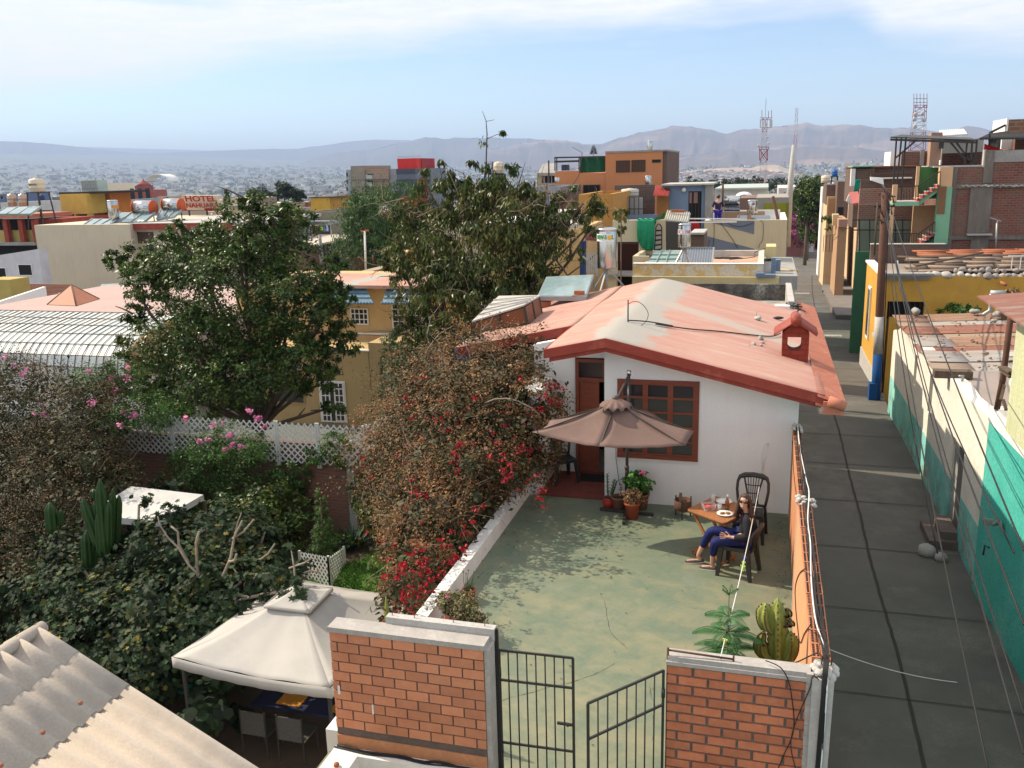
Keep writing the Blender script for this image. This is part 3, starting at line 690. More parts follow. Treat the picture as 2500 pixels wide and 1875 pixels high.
def gate(name,label,P0,P1,z0,z1,rails,n,latch):
 r=T(name,label,'gate',(P0[0],P0[1],0)); a=Vc((P0[0],P0[1],0)); b_=Vc((P1[0],P1[1],0))
 p=MB()
 for q in(a,b_): p.bar(q+Vc((0,0,z0)),q+Vc((0,0,z1)),.022)
 for z in [z1,z0]+rails: p.bar(a+Vc((0,0,z)),b_+Vc((0,0,z)),.016,.02)
 p.build('gate_frame',m_iron,r)
 p=MB()
 for i in range(1,n):
  q=a.lerp(b_,i/n); p.tube([q+Vc((0,0,z0)),q+Vc((.002*sin(i*3),0,(z0+z1)/2)),q+Vc((0,0,z1))],.0072,6)
 p.build('bars',m_iron,r)
 for z in (z0+.3,z1-.22):
  h=MB(); h.cyl((a.x,a.y,z-.04),.017,.08,8); h.build('hinge',m_iron,r)
 if latch:
  h=MB(); q=b_+(a-b_).normalized()*.08; h.box(q.x-.07,q.x+.07,q.y-.018,q.y+.006,.70,.72); h.ball((q.x+.03,q.y-.02,.71),.016); h.build('latch',m_iron,r)
 return r
gate('iron_gate','closed leaf of the black iron bar gate, hinged on the left brick wall',(-2.18,6.95),(-1.50,6.97),.06,1.38,[1.08,.43],8,True)
gate('iron_gate','open leaf of the black iron bar gate, swung out from the rough brick pillar',(-.70,6.95),(-1.24,6.32),.06,1.38,[1.05,.40],8,False)
p=MB(); p.box(-2.2,-2.193,6.90,6.95,0,1.6); p.bar((-2.185,6.93,0),(-2.185,6.93,1.6),.02); p.build('gate_post',m_iron,tag_=('thin black iron hinge post on the end of the left brick wall','gate post'))
r=T('boundary_wall','orange plastered hollow brick wall between the patio and the street','wall',(.6,10.6,-3))
p=MB(); p.box(.535,.655,10.85,14.3,-3.3,1.50); p.build('far_wall',m_orangep,r)
p=MB(); p.box(.512,.672,7.14,10.85,-3.3,1.50); p.build('near_wall',M('orange_plaster_clean',(.70,.33,.17),(.62,.28,.14),sc_=2.5,bump=.25,bsc=20,c3=(.60,.34,.2),sc3=1.3),r)
mh=M('hollow_brick',(.56,.22,.11),(.46,.18,.095),sc_=8,bump=.3,c3=(.40,.30,.24),sc3=2)
p=MB(); y=7.16
while y<14.2:
 L_=.24; w=0 if y<10.8 else .018
 p.k=0; p.box(.515+w,.585,y,y+L_-.012,1.50,1.55+RU(-.004,.004)); p.box(.59,.668-w,y+.002,y+L_-.01,1.50,1.552+RU(-.004,.004))
 p.k=1
 for cx in (.532+w*.6,.566,.610,.648-w*.6):
  for k in range(7): yy=y+.018+k*.03; p.box(cx-.010,cx+.010,yy,yy+.017,1.5575,1.559)
 y+=L_
p.build('hollow_bricks',[mh,m_dark],r)
p=MB(); p.box(.505,.530,10.84,10.875,0,1.56); p.build('white_edge',m_pvc,r)
p=MB()
for i in range(30): p.rock((RU(.50,.70),RU(10.75,10.98),1.56+RU(-.02,.02)),RU(.015,.04))
for i in range(24): p.rock((RU(.53,.67),RU(13.9,14.2),1.56+RU(-.02,.03)),RU(.015,.04))
p.build('mortar_lump',m_concl,r)
def cable(name,label,pts,rad,mat,cat='cable',group=None,sub=6,sag=0):
 P=[Vector(q) for q in pts]; out=[]
 for i in range(len(P)-1):
  a=P[max(i-1,0)];b_=P[i];c=P[i+1];d=P[min(i+2,len(P)-1)]
  for k in range(sub):
   t=k/sub; out.append(.5*((2*b_)+(c-a)*t+(2*a-5*b_+4*c-d)*t*t+(3*b_-a-3*c+d)*t**3)+Vc((0,0,-sag*4*t*(1-t))))
 out.append(P[-1]); mb=MB(); mb.tube(out,rad,6); return mb.build(name,mat,tag_=(label,cat,group))
wt=1.585
cable('cable','white cable winding along the top of the boundary wall and down the corner post',[(.60,14.1,1.62),(.60,13.2,wt),(.61,12.5,wt),(.635,11.6,wt),(.645,11.0,1.62),(.60,10.2,wt),(.60,9.5,wt),(.575,8.8,wt),(.565,8.2,wt),(.575,7.7,wt),(.62,7.2,1.6),(.625,6.90,1.52),(.62,6.885,.9),(.61,6.885,.2)],.0075,m_pvc)
for i in range(5):
 o=.01*i-.02; cable('cable','one of the black cables bundled on top of the boundary wall beside the white one',[(.60+o,14.0,1.6+.004*i)]+[(.605+o*1.3+RU(-.012,.012),13.6-.6*k,wt-.01+RU(0,.012)) for k in range(11)]+[(.62+o,7.1,1.62),(.605+o*.8,6.89,1.5),(.60+o,6.885,.8),(.59+o,6.885,.1)],.0065,m_cable,group='black cables on the boundary wall')
q=lambda x,y:at('C3',x,y,Y=6.9)
cable('cable','thin cable hanging in an arc over the face of the rough brick wall',[(.14,7.0,1.56)]+[at('C3',a,b_,Y=6.905) for a,b_ in ((960,880),(1020,970),(1050,1100),(1070,1300),(1050,1430),(990,1560),(950,1659))],.005,m_cable)
cable('cable','thin black cable slanting from the corner post across the rough brick wall',[(.56,6.9,1.5)]+[at('C3',a,b_,Y=6.905) for a,b_ in ((1215,950),(1190,1050),(1100,1260),(1050,1420),(1050,1530),(1080,1659))],.0045,m_cable)
cable('cable','black loop of cable hanging on the inner orange face of the boundary wall',[at('C3',a,b_,X=.505) for a,b_ in ((1165,115),(1110,160),(1080,260),(1082,420),(1098,580),(1110,680),(1125,685),(1150,620),(1200,550))],.0055,m_cable)
cable('cable','black cable drooping from the brick coping to the boundary wall behind the cactus',[at('C3',a,b_,Y=7.12) for a,b_ in ((860,862),(960,865),(1080,845),(1180,800),(1250,770))],.006,m_cable)
cable('cable','thin cable running along the inner side of the far orange wall',[(.53,14.2,1.3)]+[at('E1',a,b_,X=.53) for a,b_ in ((940,90),(945,300),(960,500),(975,620),(990,720))],.005,m_cable)
r=T('parapet','low white parapet along the garden side of the patio','parapet',(-3.9,10.6,0))
p=MB(); p.box(-4.02,-3.85,6.98,14.49,-.2,.25); p.build('wall',m_whitep,r)
p=MB(); p.box(-3.98,.64,2.9,3.3,-3.5,-.0); p.build('front_storey_edge',m_white,tag_=('white edge of the storey below the patio at its near end','wall'))
#  the white house
H=T('white_house','single storey white house with pink cement gable roof at the back of the patio','house',(-1,18,0))
AP=-2.42; ZA=2.93
def zr(x,y=14): return ZA-(.21*(AP-x) if x<AP else .234*(x-AP))
def wall_gable(mb,y0,y1,x0,x1,hole=[]):
 """gable wall x0..x1 between y0,y1 with window/door holes (xa,xb,za,zb)"""
 xs=sorted(set([x0,x1]+([AP] if x0<AP<x1 else [])+[h[0] for h in hole]+[h[1] for h in hole]))
 for a,b_ in zip(xs,xs[1:]):
  zs=[(-.18,None)]
  hs=[h for h in hole if h[0]<=a+1e-6 and h[1]>=b_-1e-6]
  def seg(za,zb0,zb1): mb.hexa([(a,y0,za),(b_,y0,za),(b_,y1,za),(a,y1,za)],[(a,y0,zb0),(b_,y0,zb1),(b_,y1,zb1),(a,y1,zb0)])
  if hs:
   h=hs[0]
   if h[2]>-.1: seg(-.18,h[2],h[2])
   seg(h[3],zr(a)-.13,zr(b_)-.13)
  else: seg(-.18,zr(a)-.13,zr(b_)-.13)
mb=MB()
wall_gable(mb,14.40,14.58,-2.51,.62,[(-2.29,-.94,.84,2.17)])
mb.box(-2.51,-2.33,14.58,15.7,-.18,zr(-2.5)-.13)         # porch side wall
wall_gable(mb,15.7,15.88,-4.05,-2.33,[(-3.28,-2.51,.0,2.24)])
mb.box(-4.05,-3.68,14.5,15.69,-.18,1.85); mb.box(-4.05,-3.70,15.885,22,-.18,2.3)
mb.box(.45,.62,14.58,22.2,-3.2,2.05); mb.box(-4.05,.62,22.0,22.2,-3.2,2.3)
mb.build('wall',m_white,H)
mb=MB(); mb.box(-3.6,.4,17.6,17.7,-.1,2.0); mb.build('inner_wall',m_dark,H)
mr,nt,b=nmat('pink_cement_roof'); N=nt.nodes;L=nt.links
tc=N.new('ShaderNodeTexCoord'); sx=N.new('ShaderNodeSeparateXYZ'); L.new(tc.outputs['Object'],sx.inputs[0])
def _n(s,d=8,r=.65,v=None,ds=0):
 n=N.new('ShaderNodeTexNoise'); n.inputs['Scale'].default_value=s; n.inputs['Detail'].default_value=d; n.inputs['Roughness'].default_value=r; n.inputs['Distortion'].default_value=ds; L.new(v or tc.outputs['Object'],n.inputs[0]); return n.outputs[0]
def _m(op,a,b_=None,c=None,cl=False):
 n=N.new('ShaderNodeMath'); n.operation=op; n.use_clamp=cl
 for i,v in enumerate((a,b_,c)):
  if v is None: continue
  if isinstance(v,(int,float)): n.inputs[i].default_value=v
  else: L.new(v,n.inputs[i])
 return n.outputs[0]
def _mix(f,A,B_):
 x=N.new('ShaderNodeMix'); x.data_type='RGBA'; L.new(f,x.inputs[0])
 for i,q in((6,A),(7,B_)):
  if hasattr(q,'links'): L.new(q,x.inputs[i])
  else: x.inputs[i].default_value=C4(q)
 return x.outputs[2]
def _r(x,a,c):
 r=N.new('ShaderNodeMapRange'); r.inputs[1].default_value=a; r.inputs[2].default_value=c; L.new(x,r.inputs[0]); return r.outputs[0]
X,Y=sx.outputs[0],sx.outputs[1]   # local: X+(-1)=world
mp=N.new('ShaderNodeMapping'); mp.inputs['Scale'].default_value=(.35,1.6,1); mp.inputs['Rotation'].default_value=(0,0,-.35); L.new(tc.outputs['Object'],mp.inputs[0])
col=_mix(_r(_n(1.3,9,.7,mp.outputs[0]),.35,.68),(.44,.225,.18),(.47,.29,.235))
col=_mix(_r(_n(2.6,9,.75,mp.outputs[0]),.52,.75),col,(.47,.36,.29))
wob=_m('MULTIPLY',_m('SUBTRACT',_n(1.1,6),.5),1.3)
ridgeD=_m('ABSOLUTE',_m('ADD',_m('ADD',X,1.20),wob))     # grey cement band on the crest
col=_mix(_r(ridgeD,.50,.34),col,(.36,.34,.305))
band=_m('ABSOLUTE',_m('ADD',_m('SUBTRACT',_m('ADD',Y,_m('MULTIPLY',X,.42)),.25),_m('MULTIPLY',wob,.22)))
bm_=_m('MULTIPLY',_r(band,.42,.2),_r(X,-1.3,-.9)); col=_mix(bm_,col,(.42,.34,.29))
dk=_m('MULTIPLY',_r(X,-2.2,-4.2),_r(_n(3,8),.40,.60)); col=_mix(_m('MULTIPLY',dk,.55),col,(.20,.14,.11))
L.new(col,b.inputs['Base Color']); b.inputs['Roughness'].default_value=.85; b.inputs['Specular IOR Level'].default_value=.25
bp=N.new('ShaderNodeBump'); bp.inputs['Strength'].default_value=.35; bp.inputs['Distance'].default_value=.03; L.new(_n(9,9,.7),bp.inputs['Height']); L.new(bp.outputs[0],b.inputs['Normal'])
def zs(x): # softened crest
 d=abs(x-AP); z=zr(x)
 return z-(max(0,.35-d)**2)*.12
def roof():
 mb=MB(); th=.12
 xs=[-3.42+(.96+3.42)*i/44 for i in range(45)]
 def sheet(xa,xb,ya,yb,nx,ny):
  mb.grid(lambda u,v:(xa+(xb-xa)*u,ya+(yb-ya)*v,zs(xa+(xb-xa)*u)+.012*sin(u*9+v*5)+.01*sin(v*13)),nx,ny,th)
 sheet(-3.42,.97,13.98,22.15,44,30)
 sheet(-5.75,-3.42,16.3,22.15,16,20)
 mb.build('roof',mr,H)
roof()
mb=MB()
def fas(xa,xb,y,z0o,z1o,d=.05):
 mb.hexa([(xa,y-d,zr(xa)+z0o),(xb,y-d,zr(xb)+z0o),(xb,y,zr(xb)+z0o),(xa,y,zr(xa)+z0o)],[(xa,y-d,zr(xa)+z1o),(xb,y-d,zr(xb)+z1o),(xb,y,zr(xb)+z1o),(xa,y,zr(xa)+z1o)])
fas(-3.42,AP,13.977,-.14,.012,.03); fas(AP,.97,13.977,-.14,.012,.03)
fas(-3.36,AP,14.1,-.22,-.122,.1); fas(AP,.92,14.1,-.22,-.122,.1)
mb.hexa([(-3.445,13.95,zr(-3.42)-.14),(-3.422,13.95,zr(-3.42)-.14),(-3.422,16.3,zr(-3.42)-.14),(-3.445,16.3,zr(-3.42)-.14)],[(-3.445,13.95,zr(-3.42)+.01),(-3.422,13.95,zr(-3.42)+.01),(-3.422,16.3,zr(-3.42)+.01),(-3.445,16.3,zr(-3.42)+.01)])
fas(-5.75,-3.446,16.297,-.16,.012,.03)
mb.build('fascia',m_redp,H)
mb=MB(); y=14.0; zb=1.96
def tile(cx,cy,r_=.075,L_=.42,z=2.13):
 n=6; P=[]
 for k in range(n+1):
  a=pi*k/n
  P.append((cy+r_*cos(a),r_*sin(a)*.75))
 vs=[(cx,p[0],z+p[1]) for p in P]+[(cx+L_,p[0]*1+0,z-.15+p[1]*1.05) for p in P]
 mb.add(vs,[(k,k+1,k+n+2,k+n+1) for k in range(n)],True)
 vs=[(cx+L_,p[0],z-.15+p[1]*1.05) for p in P]+[(cx+L_,p[0],z-.17) for p in P]
 mb.add(vs,[(k,k+1,k+n+2,k+n+1) for k in range(n)])
while y<23.6:
 tile(.86,y); tile(.86,y+.075,.035,.40,2.10); y+=.15
mb.hexa([(.84,13.95,1.98),(1.24,13.95,1.9),(1.24,23.7,1.9),(.84,23.7,1.98)],[(.84,13.95,2.11),(1.24,13.95,1.965),(1.24,23.7,1.965),(.84,23.7,2.11)])
mb.build('eaves_tiles',m_tile,H)
mb=MB(); mb.tube([(1.02,13.86,2.085),(1.26,13.86,2.0)],.08,10); mb.box(.95,1.25,13.88,13.97,1.86,2.06); mb.build('end_tile',m_tile,H)
def casement(x0,x1,z0,z1,y):
 f=MB(); w=.055
 f.box(x0-.02,x1+.02,y-.03,y+.05,z0-.05,z0+.02); f.box(x0-.02,x1+.02,y-.02,y+.05,z1-.03,z1+.03)
 f.box(x0-.02,x0+w*.7,y-.019,y+.05,z0+.02,z1-.03); f.box(x1-w*.7,x1+.02,y-.019,y+.05,z0+.02,z1-.03)
 fr=f.build('window',m_wood,H)
 n=3; xw=(x1-x0-.07)/n
 for i in range(n):
  a=x0+.035+i*xw; l=MB()
  l.box(a,a+.045,y-.012,y+.035,z0+.02,z1-.03); l.box(a+xw-.045,a+xw,y-.012,y+.035,z0+.02,z1-.03)
  for k in range(6):
   z=z0+.02+(z1-z0-.05)*k/5; hh=.018 if 0<k<5 else .03
   l.box(a+.045,a+xw-.045,y-.010,y+.03,max(z-hh,z0+.02),min(z+hh,z1-.03))
  l.build('casement_frame',m_wood,fr)
 gl=MB(); gl.box(x0+.03,x1-.03,y+.012,y+.018,z0+.02,z1-.03); gl.build('panes',m_glass,fr)
casement(-2.27,-.96,.86,2.15,14.40)
mb=MB(); mb.box(-2.32,-.92,14.385,14.40,.77,.81); mb.build('window_sill',m_whitep,H)
f=MB(); y=15.69
f.box(-3.27,-3.21,y-.03,y+.08,0,2.22); f.box(-2.56,-2.51,y-.03,y+.08,0,2.22); f.box(-3.21,-2.56,y-.03,y+.08,2.16,2.22); f.box(-3.21,-2.56,y-.03,y+.08,1.80,1.87); f.box(-2.76,-2.71,y-.028,y+.07,1.87,2.16)
dr=f.build('door',m_wood,H)
f=MB(); f.box(-3.21,-2.56,y+.02,y+.03,1.87,2.16); f.build('transom_pane',m_glass,dr)
f=MB(); f.box(-3.205,-2.84,y+.02,y+.06,.04,1.795);
for z in (.3,.95,1.25): f.box(-3.15,-2.9,y+.005,y+.021,z,z+.03)
f.build('door_leaf',m_wood,dr)
f=MB(); f.ball((-2.87,y-.01,.95),.02); f.build('handle',m_steel,dr)
mb=MB(); mb.box(-3.15,-2.6,15.2,15.6,.031,.042); mb.build('door_mat',M('dark_doormat',(.02,.02,.018),rough=.95,bump=.8,bsc=120),tag_=('flat dark doormat on the red porch tiles','doormat'))
ch=T('chimney_ventilator','red chimney with arched opening and tiled cap near the street corner of the pink roof','chimney',(.57,16.4,2.2))
ch.parent=None
mb=MB(); y0,y1=16.2,16.56; x0,x1=.36,.81
def arch_front(y):
 pass
mb.box(x0,x1,y0,y1,2.10,2.37);
mb.box(x0,.45,y0,y1,2.37,2.62); mb.box(.69,x1,y0,y1,2.37,2.62)
n=8
for i in range(n):
 a0=pi+pi*i/n; a1=pi+pi*(i+1)/n; c=.57; R_=.12
 xa,xb=c+R_*cos(a0),c+R_*cos(a1); za,zb=2.46+.09*sin(a0),2.46+.09*sin(a1)
 mb.hexa([(xa,y0+.001,2.369),(xb,y0+.001,2.369),(xb,y1-.001,2.369),(xa,y1-.001,2.369)],[(xa,y0+.001,za),(xb,y0+.001,zb),(xb,y1-.001,zb),(xa,y1-.001,za)])
mb.hexa([(x0,y0,2.62),(x1,y0,2.62),(x1,y1,2.62),(x0,y1,2.62)],[(x0,y0,2.68),(x1,y0,2.68),(x1,y1,2.68),(x0,y1,2.68)])
mb.prism([(x0,y0,2.68),(x1,y0,2.68),(.64,y0,2.86),(.52,y0,2.86)],(0,y1-y0,0))
m_cp=Brick('red_painted_brick',(.25,.045,.028),(.22,.04,.026),(.18,.03,.02),.25,.1,.015,patch=(.30,.05,.03),pl=.3)
mb.build('chimney_stack',m_cp,ch)
mb=MB()
m_ct=M('red_tile_paint',(.32,.075,.05),(.27,.06,.045),sc_=5,rough=.6)
for s in (-1,1):
 for yy in (y0-.03,y0+.11,y0+.25,y0+.37):
  n=6; c=Vc((.585,yy,2.93)); e=Vc((.585+s*.36,yy,2.68)); P=[]
  for k in range(n+1):
   a=pi*k/n; P.append(Vc((0,.072*cos(a),.055*sin(a))))
  mb.add([c+q for q in P]+[e+q*1.08 for q in P]+[e+q*1.08+Vc((0,0,-.03)) for q in P],[(k,k+1,k+n+2,k+n+1) for k in range(n)]+[(k+n+1,k+n+2,k+2*n+3,k+2*n+2) for k in range(n)],True)
 mb.hexa([(.57,y0-.09,2.90),(.57+s*.36,y0-.09,2.655),(.57+s*.36,y1+.09,2.655),(.57,y1+.09,2.90)] if s>0 else [(.57+s*.36,y0-.09,2.655),(.57,y0-.09,2.90),(.57,y1+.09,2.90),(.57+s*.36,y1+.09,2.655)],
   [(.57,y0-.09,2.935),(.57+s*.36,y0-.09,2.69),(.57+s*.36,y1+.09,2.69),(.57,y1+.09,2.935)] if s>0 else [(.57+s*.36,y0-.09,2.69),(.57,y0-.09,2.935),(.57,y1+.09,2.935),(.57+s*.36,y1+.09,2.69)])
mb.build('cap_tiles',m_ct,ch)
mb=MB(); mb.tube([(.575,y0-.12,2.93),(.575,y1+.1,2.93)],[.095,.085],12); mb.k=1; mb.cyl((.575,0,0),.001,.001,3); mb.tube([(.575,y0-.125,2.925),(.575,y0-.11,2.925)],.07,12); mb.build('ridge_tile',[m_ct,m_redp],ch)
def onroof(c,x,y):
 o=CR[c]; r=RM@np.array([o[0]+x*o[2]-1250,o[1]+y*o[2]-937.5,FOC]); a,b_=8/np.linalg.norm(r),60/np.linalg.norm(r)
 f=lambda t:(lambda p:p[2]-zs(p[0]))(O0+t*r)
 for i in range(50):
  m=(a+b_)/2
  if f(m)>0:a=m
  else:b_=m
 return Vector(O0+a*r)
for i,(x,y,s) in enumerate(((1140,1455,.06),(1060,1510,.05),(1165,1495,.035),(1140,1525,.035),(1015,1525,.025))):
 p=onroof('B4',x,y); mb=MB(); mb.rock((p.x,p.y,p.z+s*.4),s,(1,.8,.6),.5); mb.build('rubble_chip',m_conc,tag_=('small chip of broken cement lying on the pink roof left of the red chimney','rubble','cement chips on the pink roof'))
p=onroof('B4',1110,1245); mb=MB(); mb.rock((p.x,p.y,p.z+.04),.09,(1.2,.8,.6),.3); mb.tube([p+Vc((-.03,0,.05)),p+Vc((-.05,0,.2))],.012,6); mb.build('stone',m_concl,tag_=('pale stone with a peg standing on the far pink roof','stone'))
p=onroof('B4',1330,1235); mb=MB(); mb.ball(p+Vc((0,0,.03)),.09,10,6,(1.3,.7,.35)); mb.build('cloth_scrap',m_cable,tag_=('dark rag lying on the pink roof behind the chimney','rag'))
q=onroof('B3',1597,870); mb=MB(); mb.tube([q,q+Vc((0,0,.40))],.012,8);
r0=at('B3',1600,705,Y=q.y); pts=[at('B3',a,b_,Y=q.y) for a,b_ in ((1600,710),(1640,688),(1690,690),(1740,725),(1775,780),(1775,830),(1745,880),(1700,903),(1650,900),(1600,868))]
P=[]
for i in range(len(pts)-1):
 for k in range(4):
  t=k/4; a,b_,c,d=pts[max(i-1,0)],pts[i],pts[i+1],pts[min(i+2,len(pts)-1)]; P.append(.5*((2*b_)+(c-a)*t+(2*a-5*b_+4*c-d)*t*t+(3*b_-a-3*c+d)*t**3))
mb.tube(P+[pts[-1]],.006,6); mb.build('wire_aerial',m_iron,tag_=('short mast with a bent wire loop standing on the cement ridge of the pink roof','aerial'))
cable('cable','dark cable snaking from the wire aerial across the pink roof to the chimney',[q+Vc((0,0,.03)),onroof('B3',1780,882)+Vc((0,0,.03)),onroof('B3',2000,915)+Vc((0,0,.02)),onroof('B4',0,1298)+Vc((0,0,.02)),onroof('B4',350,1350)+Vc((0,0,.02)),onroof('B4',700,1378)+Vc((0,0,.02)),onroof('B4',1000,1412)+Vc((0,0,.02)),onroof('B4',1250,1430)+Vc((0,0,.02)),onroof('B4',1355,1405)+Vc((0,0,.04))],.012,m_cable)
r=T('solar_collector','flat glass solar water panel propped on bricks at the left rear of the pink roof','solar panel',(-4.7,21.5,2.6))
c=[at('B3',780,640,Y=20.6),at('B3',1220,645,Y=20.6),at('B3',1290,443,Y=22.1),at('B3',862,463,Y=22.1)]
c2=[p+Vc((0,0,-.10)) for p in c]; mb=MB(); mb.hexa(c2,c); mb.build('panel_case',m_galv,r)
cen=sum(c,Vector())/4; ci=[p.lerp(cen,.04)+Vc((0,0,.008)) for p in c]; mb=MB(); mb.add(ci,[(0,1,2,3)]); mb.build('panel_glass',m_sol,r)
for (x,y) in ((830,740),(900,710),(1140,680)):
 p=onroof('B3',x,y); p=Vc((p.x,min(p.y,20.7),0)); p.z=zs(p.x); mb=MB(); mb.rbox(p+Vc((0,0,.07)),.24,.13,.14,.3); mb.rbox(p+Vc((.05,.05,.19)),.22,.13,.1,-.2); mb.build('brick_support',m_terra,r)
mb=MB(); mb.bar(c2[2],(c2[2].x,c2[2].y+.02,zs(c2[2].x)),.03); mb.bar(c2[3],(c2[3].x,c2[3].y+.02,zs(c2[3].x)),.03); mb.build('panel_leg',m_galv,r)
r=T('roof_lantern','slanting lantern with brown panels and pale lid at the left edge of the roof','roof lantern',(-5.4,18.6,2.1))
A=at('B3',225,970,z=2.18); Bp=at('B3',700,890,z=2.42); Cc=at('B3',830,825,z=2.35); A2=Vc((A.x,A.y,0));
At=at('B3',208,880,Y=A.y); Bt=at('B3',672,735,Y=Bp.y); Ct=at('B3',797,648,Y=Cc.y+.1)
Db=Vc((A.x+(Cc.x-Bp.x),A.y+(Cc.y-Bp.y)+.5,2.15)); Dt=Vc((Db.x,Db.y,At.z+.28))
mb=MB(); mb.hexa([A,Bp,Cc,Db],[At,Bt,Ct,Dt]); mb.build('panels',M('brown_panel',(.20,.065,.02),(.16,.05,.018),sc_=3,rough=.5,spec=.4),r)
mb=MB()
for a,b_ in ((A,At),(Bp,Bt),(Cc,Ct),(A.lerp(Bp,.5),At.lerp(Bt,.5)),(Bp.lerp(Cc,.5),Bt.lerp(Ct,.5)),(A,Bp),(Bp,Cc)): mb.bar(a+Vc((-.01,-.02,0)),b_+Vc((-.01,-.02,0)),.05)
mb.build('frame',m_iron,r)
mb=MB(); u=Vc((-.03,-.04,.015)); mb.hexa([At+u,Bt+u,Ct+Vc((.03,.02,.015)),Dt+Vc((0,.03,.015))],[q_+Vc((0,0,.035)) for q_ in (At+u,Bt+u,Ct+Vc((.03,.02,.015)),Dt+Vc((0,.03,.015)))])
for k in range(1,5):
 t=k/5; mb.bar(At.lerp(Dt,t)+Vc((0,0,.07)),Bt.lerp(Ct,t)+Vc((0,0,.07)),.03)
mb.build('lid',m_concl,r)
mb=MB(); A_=A+Vc((-.05,-.05,0)); B_2=Bp+Vc((.1,-.05,0)); mb.hexa([A_+Vc((0,-.02,-.42)),B_2+Vc((0,-.02,-.42)),B_2+Vc((0,.6,-.42)),A_+Vc((0,.6,-.42))],[A_,B_2,B_2+Vc((0,.6,0)),A_+Vc((0,.6,0))]); mb.build('red_kerb',m_redp,r)
r=T('lean_to_roof','low pink lean-to roof with blue painted edge beside the brown lantern','roof',(-6.3,18.8,1.2))
a,b_,c=at('B3',30,1108,z=1.75),at('B3',190,1075,z=1.9),at('B3',190,1015,z=1.95)
mb=MB(); mb.hexa([a+Vc((0,0,-.05)),b_+Vc((0,0,-.05)),b_+Vc((0,2,-.05)),a+Vc((0,2,-.05))],[a,b_,b_+Vc((0,2,.1)),a+Vc((0,2,.1))]); mb.build('slab',mr,r)
mb=MB(); mb.hexa([a+Vc((0,-.06,-.35)),b_+Vc((0,-.06,-.35)),b_+Vc((0,-.01,-.35)),a+Vc((0,-.01,-.35))],[a+Vc((0,-.06,0)),b_+Vc((0,-.06,0)),b_+Vc((0,-.01,0)),a+Vc((0,-.01,0))]); mb.build('blue_edge',plain('blue_edge',(.03,.08,.22)),r)
mb=MB(); mb.box(a.x+.1,-4.06,a.y+.1,22,-3.5,a.z-.4); mb.build('wall',m_cream,r)
p0=at('B3',150,1190,z=1.35); mb=MB(); corr(mb,p0,(1.9,.1,.12),(.25,1.3,.45),12,.02,.008); mb.build('fibre_cement_roof',m_concl,tag_=('small corrugated fibre cement roof half buried in the dry bougainvillea','roof'))
#  things on the patio
def make_chair(name,label,loc,rz):
 r=T(name,label,'chair',(0,0,0),'black plastic garden chairs on the patio')
 s=MB()
 def seat(u,v):
  x=(u-.5)*.42*(1-.08*v); y=(v-.5)*.42; d=max(abs(u-.5),abs(v-.5))*2
  return (x,y,.445-.02*(1-(u-.5)**2*4)*(1-(v-.5)**2*4)-(.03 if d>.98 else 0))
 s.grid(seat,10,10,.018); s.bar((-.2,-.2,.42),(.2,-.2,.42),.02,.05); s.bar((-.2,-.19,.42),(-.18,.2,.42),.02,.05); s.bar((.2,-.19,.42),(.18,.2,.42),.02,.05)
 s.build('seat',m_black,r)
 for sx in(-1,1):
  for sy in(-1,1):
   l=MB(); a=Vc((sx*.185,sy*.18,.43)); b_=Vc((sx*.225,sy*(.215 if sy<0 else .25),0)); w0,w1=.036,.022
   l.hexa([b_+Vc((i*w1,j*w1,0)) for i,j in((-1,-1),(1,-1),(1,1),(-1,1))],[a+Vc((i*w0,j*w0,0)) for i,j in((-1,-1),(1,-1),(1,1),(-1,1))]); l.build('leg',m_black,r)
 b=MB()
 def bp(x,z): return Vc((x,.20+(z-.44)*.22+.03*(x/.2)**2*-1,z))
 def fl(pts,w,t=.018):
  for p,q in zip(pts,pts[1:]): b.bar(p,q,w,t,up=(0,1,0))
 arch=[(-.19,.42),(-.215,.55),(-.235,.70),(-.23,.82),(-.20,.895),(-.14,.925),(0,.935),(.14,.925),(.20,.895),(.23,.82),(.235,.70),(.215,.55),(.19,.42)]
 b.tube([bp(*p) for p in arch],[.022]*4+[.028]*5+[.022]*4,8)
 b.tube([bp(x,.885+.025*(1-(x/.2)**2)) for x in(-.2,-.1,0,.1,.2)],.03,8)
 for sgn in(-1,1): b.tube([bp(sgn*x,z) for x,z in((.135,.87),(.115,.78),(.085,.66),(.075,.55),(.085,.45))],.015,6)
 for k in range(-2,3): b.tube([bp(k*.042,.88),bp(k*.032,.72),bp(k*.025,.58),bp(k*.025,.45)],.0075,6)
 b.tube([bp(x,.77-.012*(1-(x/.1)**2)) for x in(-.1,-.05,0,.05,.1)],.008,6); b.tube([bp(x,.64+.0*x) for x in(-.08,0,.08)],.008,6); b.tube([bp(x,.47) for x in(-.18,0,.18)],.022,6)
 b.build('backrest',m_black,r)
 r.location=Vector(loc); r.rotation_euler=(0,0,rz); return r
ch0=make_chair('plastic_chair','black plastic garden chair standing empty behind the breakfast table',(-.06,13.28,0),radians(-6))
c=copy_tree(ch0,None,'black plastic garden chair on which the woman in sunglasses sits'); c.location=(-.20,12.0,0); c.rotation_euler=(0,0,radians(-106))
for q in bpy.data.objects:
 if q.parent==c and q.name.startswith('backrest'): q.scale=(1,1,.80)
c=copy_tree(ch0,None,'black plastic chair in the shade of the porch beside the door'); c.location=(-3.42,15.15,.03); c.rotation_euler=(0,0,radians(35))
r=T('folding_table','small folding wooden table laid for breakfast beside the seated woman','table',(-.5,12.55,0))
cs=[Vc((-.96,12.43,.72)),Vc((-.40,12.01,.72)),Vc((.0,12.66,.72)),Vc((-.58,13.09,.72))]
cen=sum(cs,Vector())/4; poly=[]
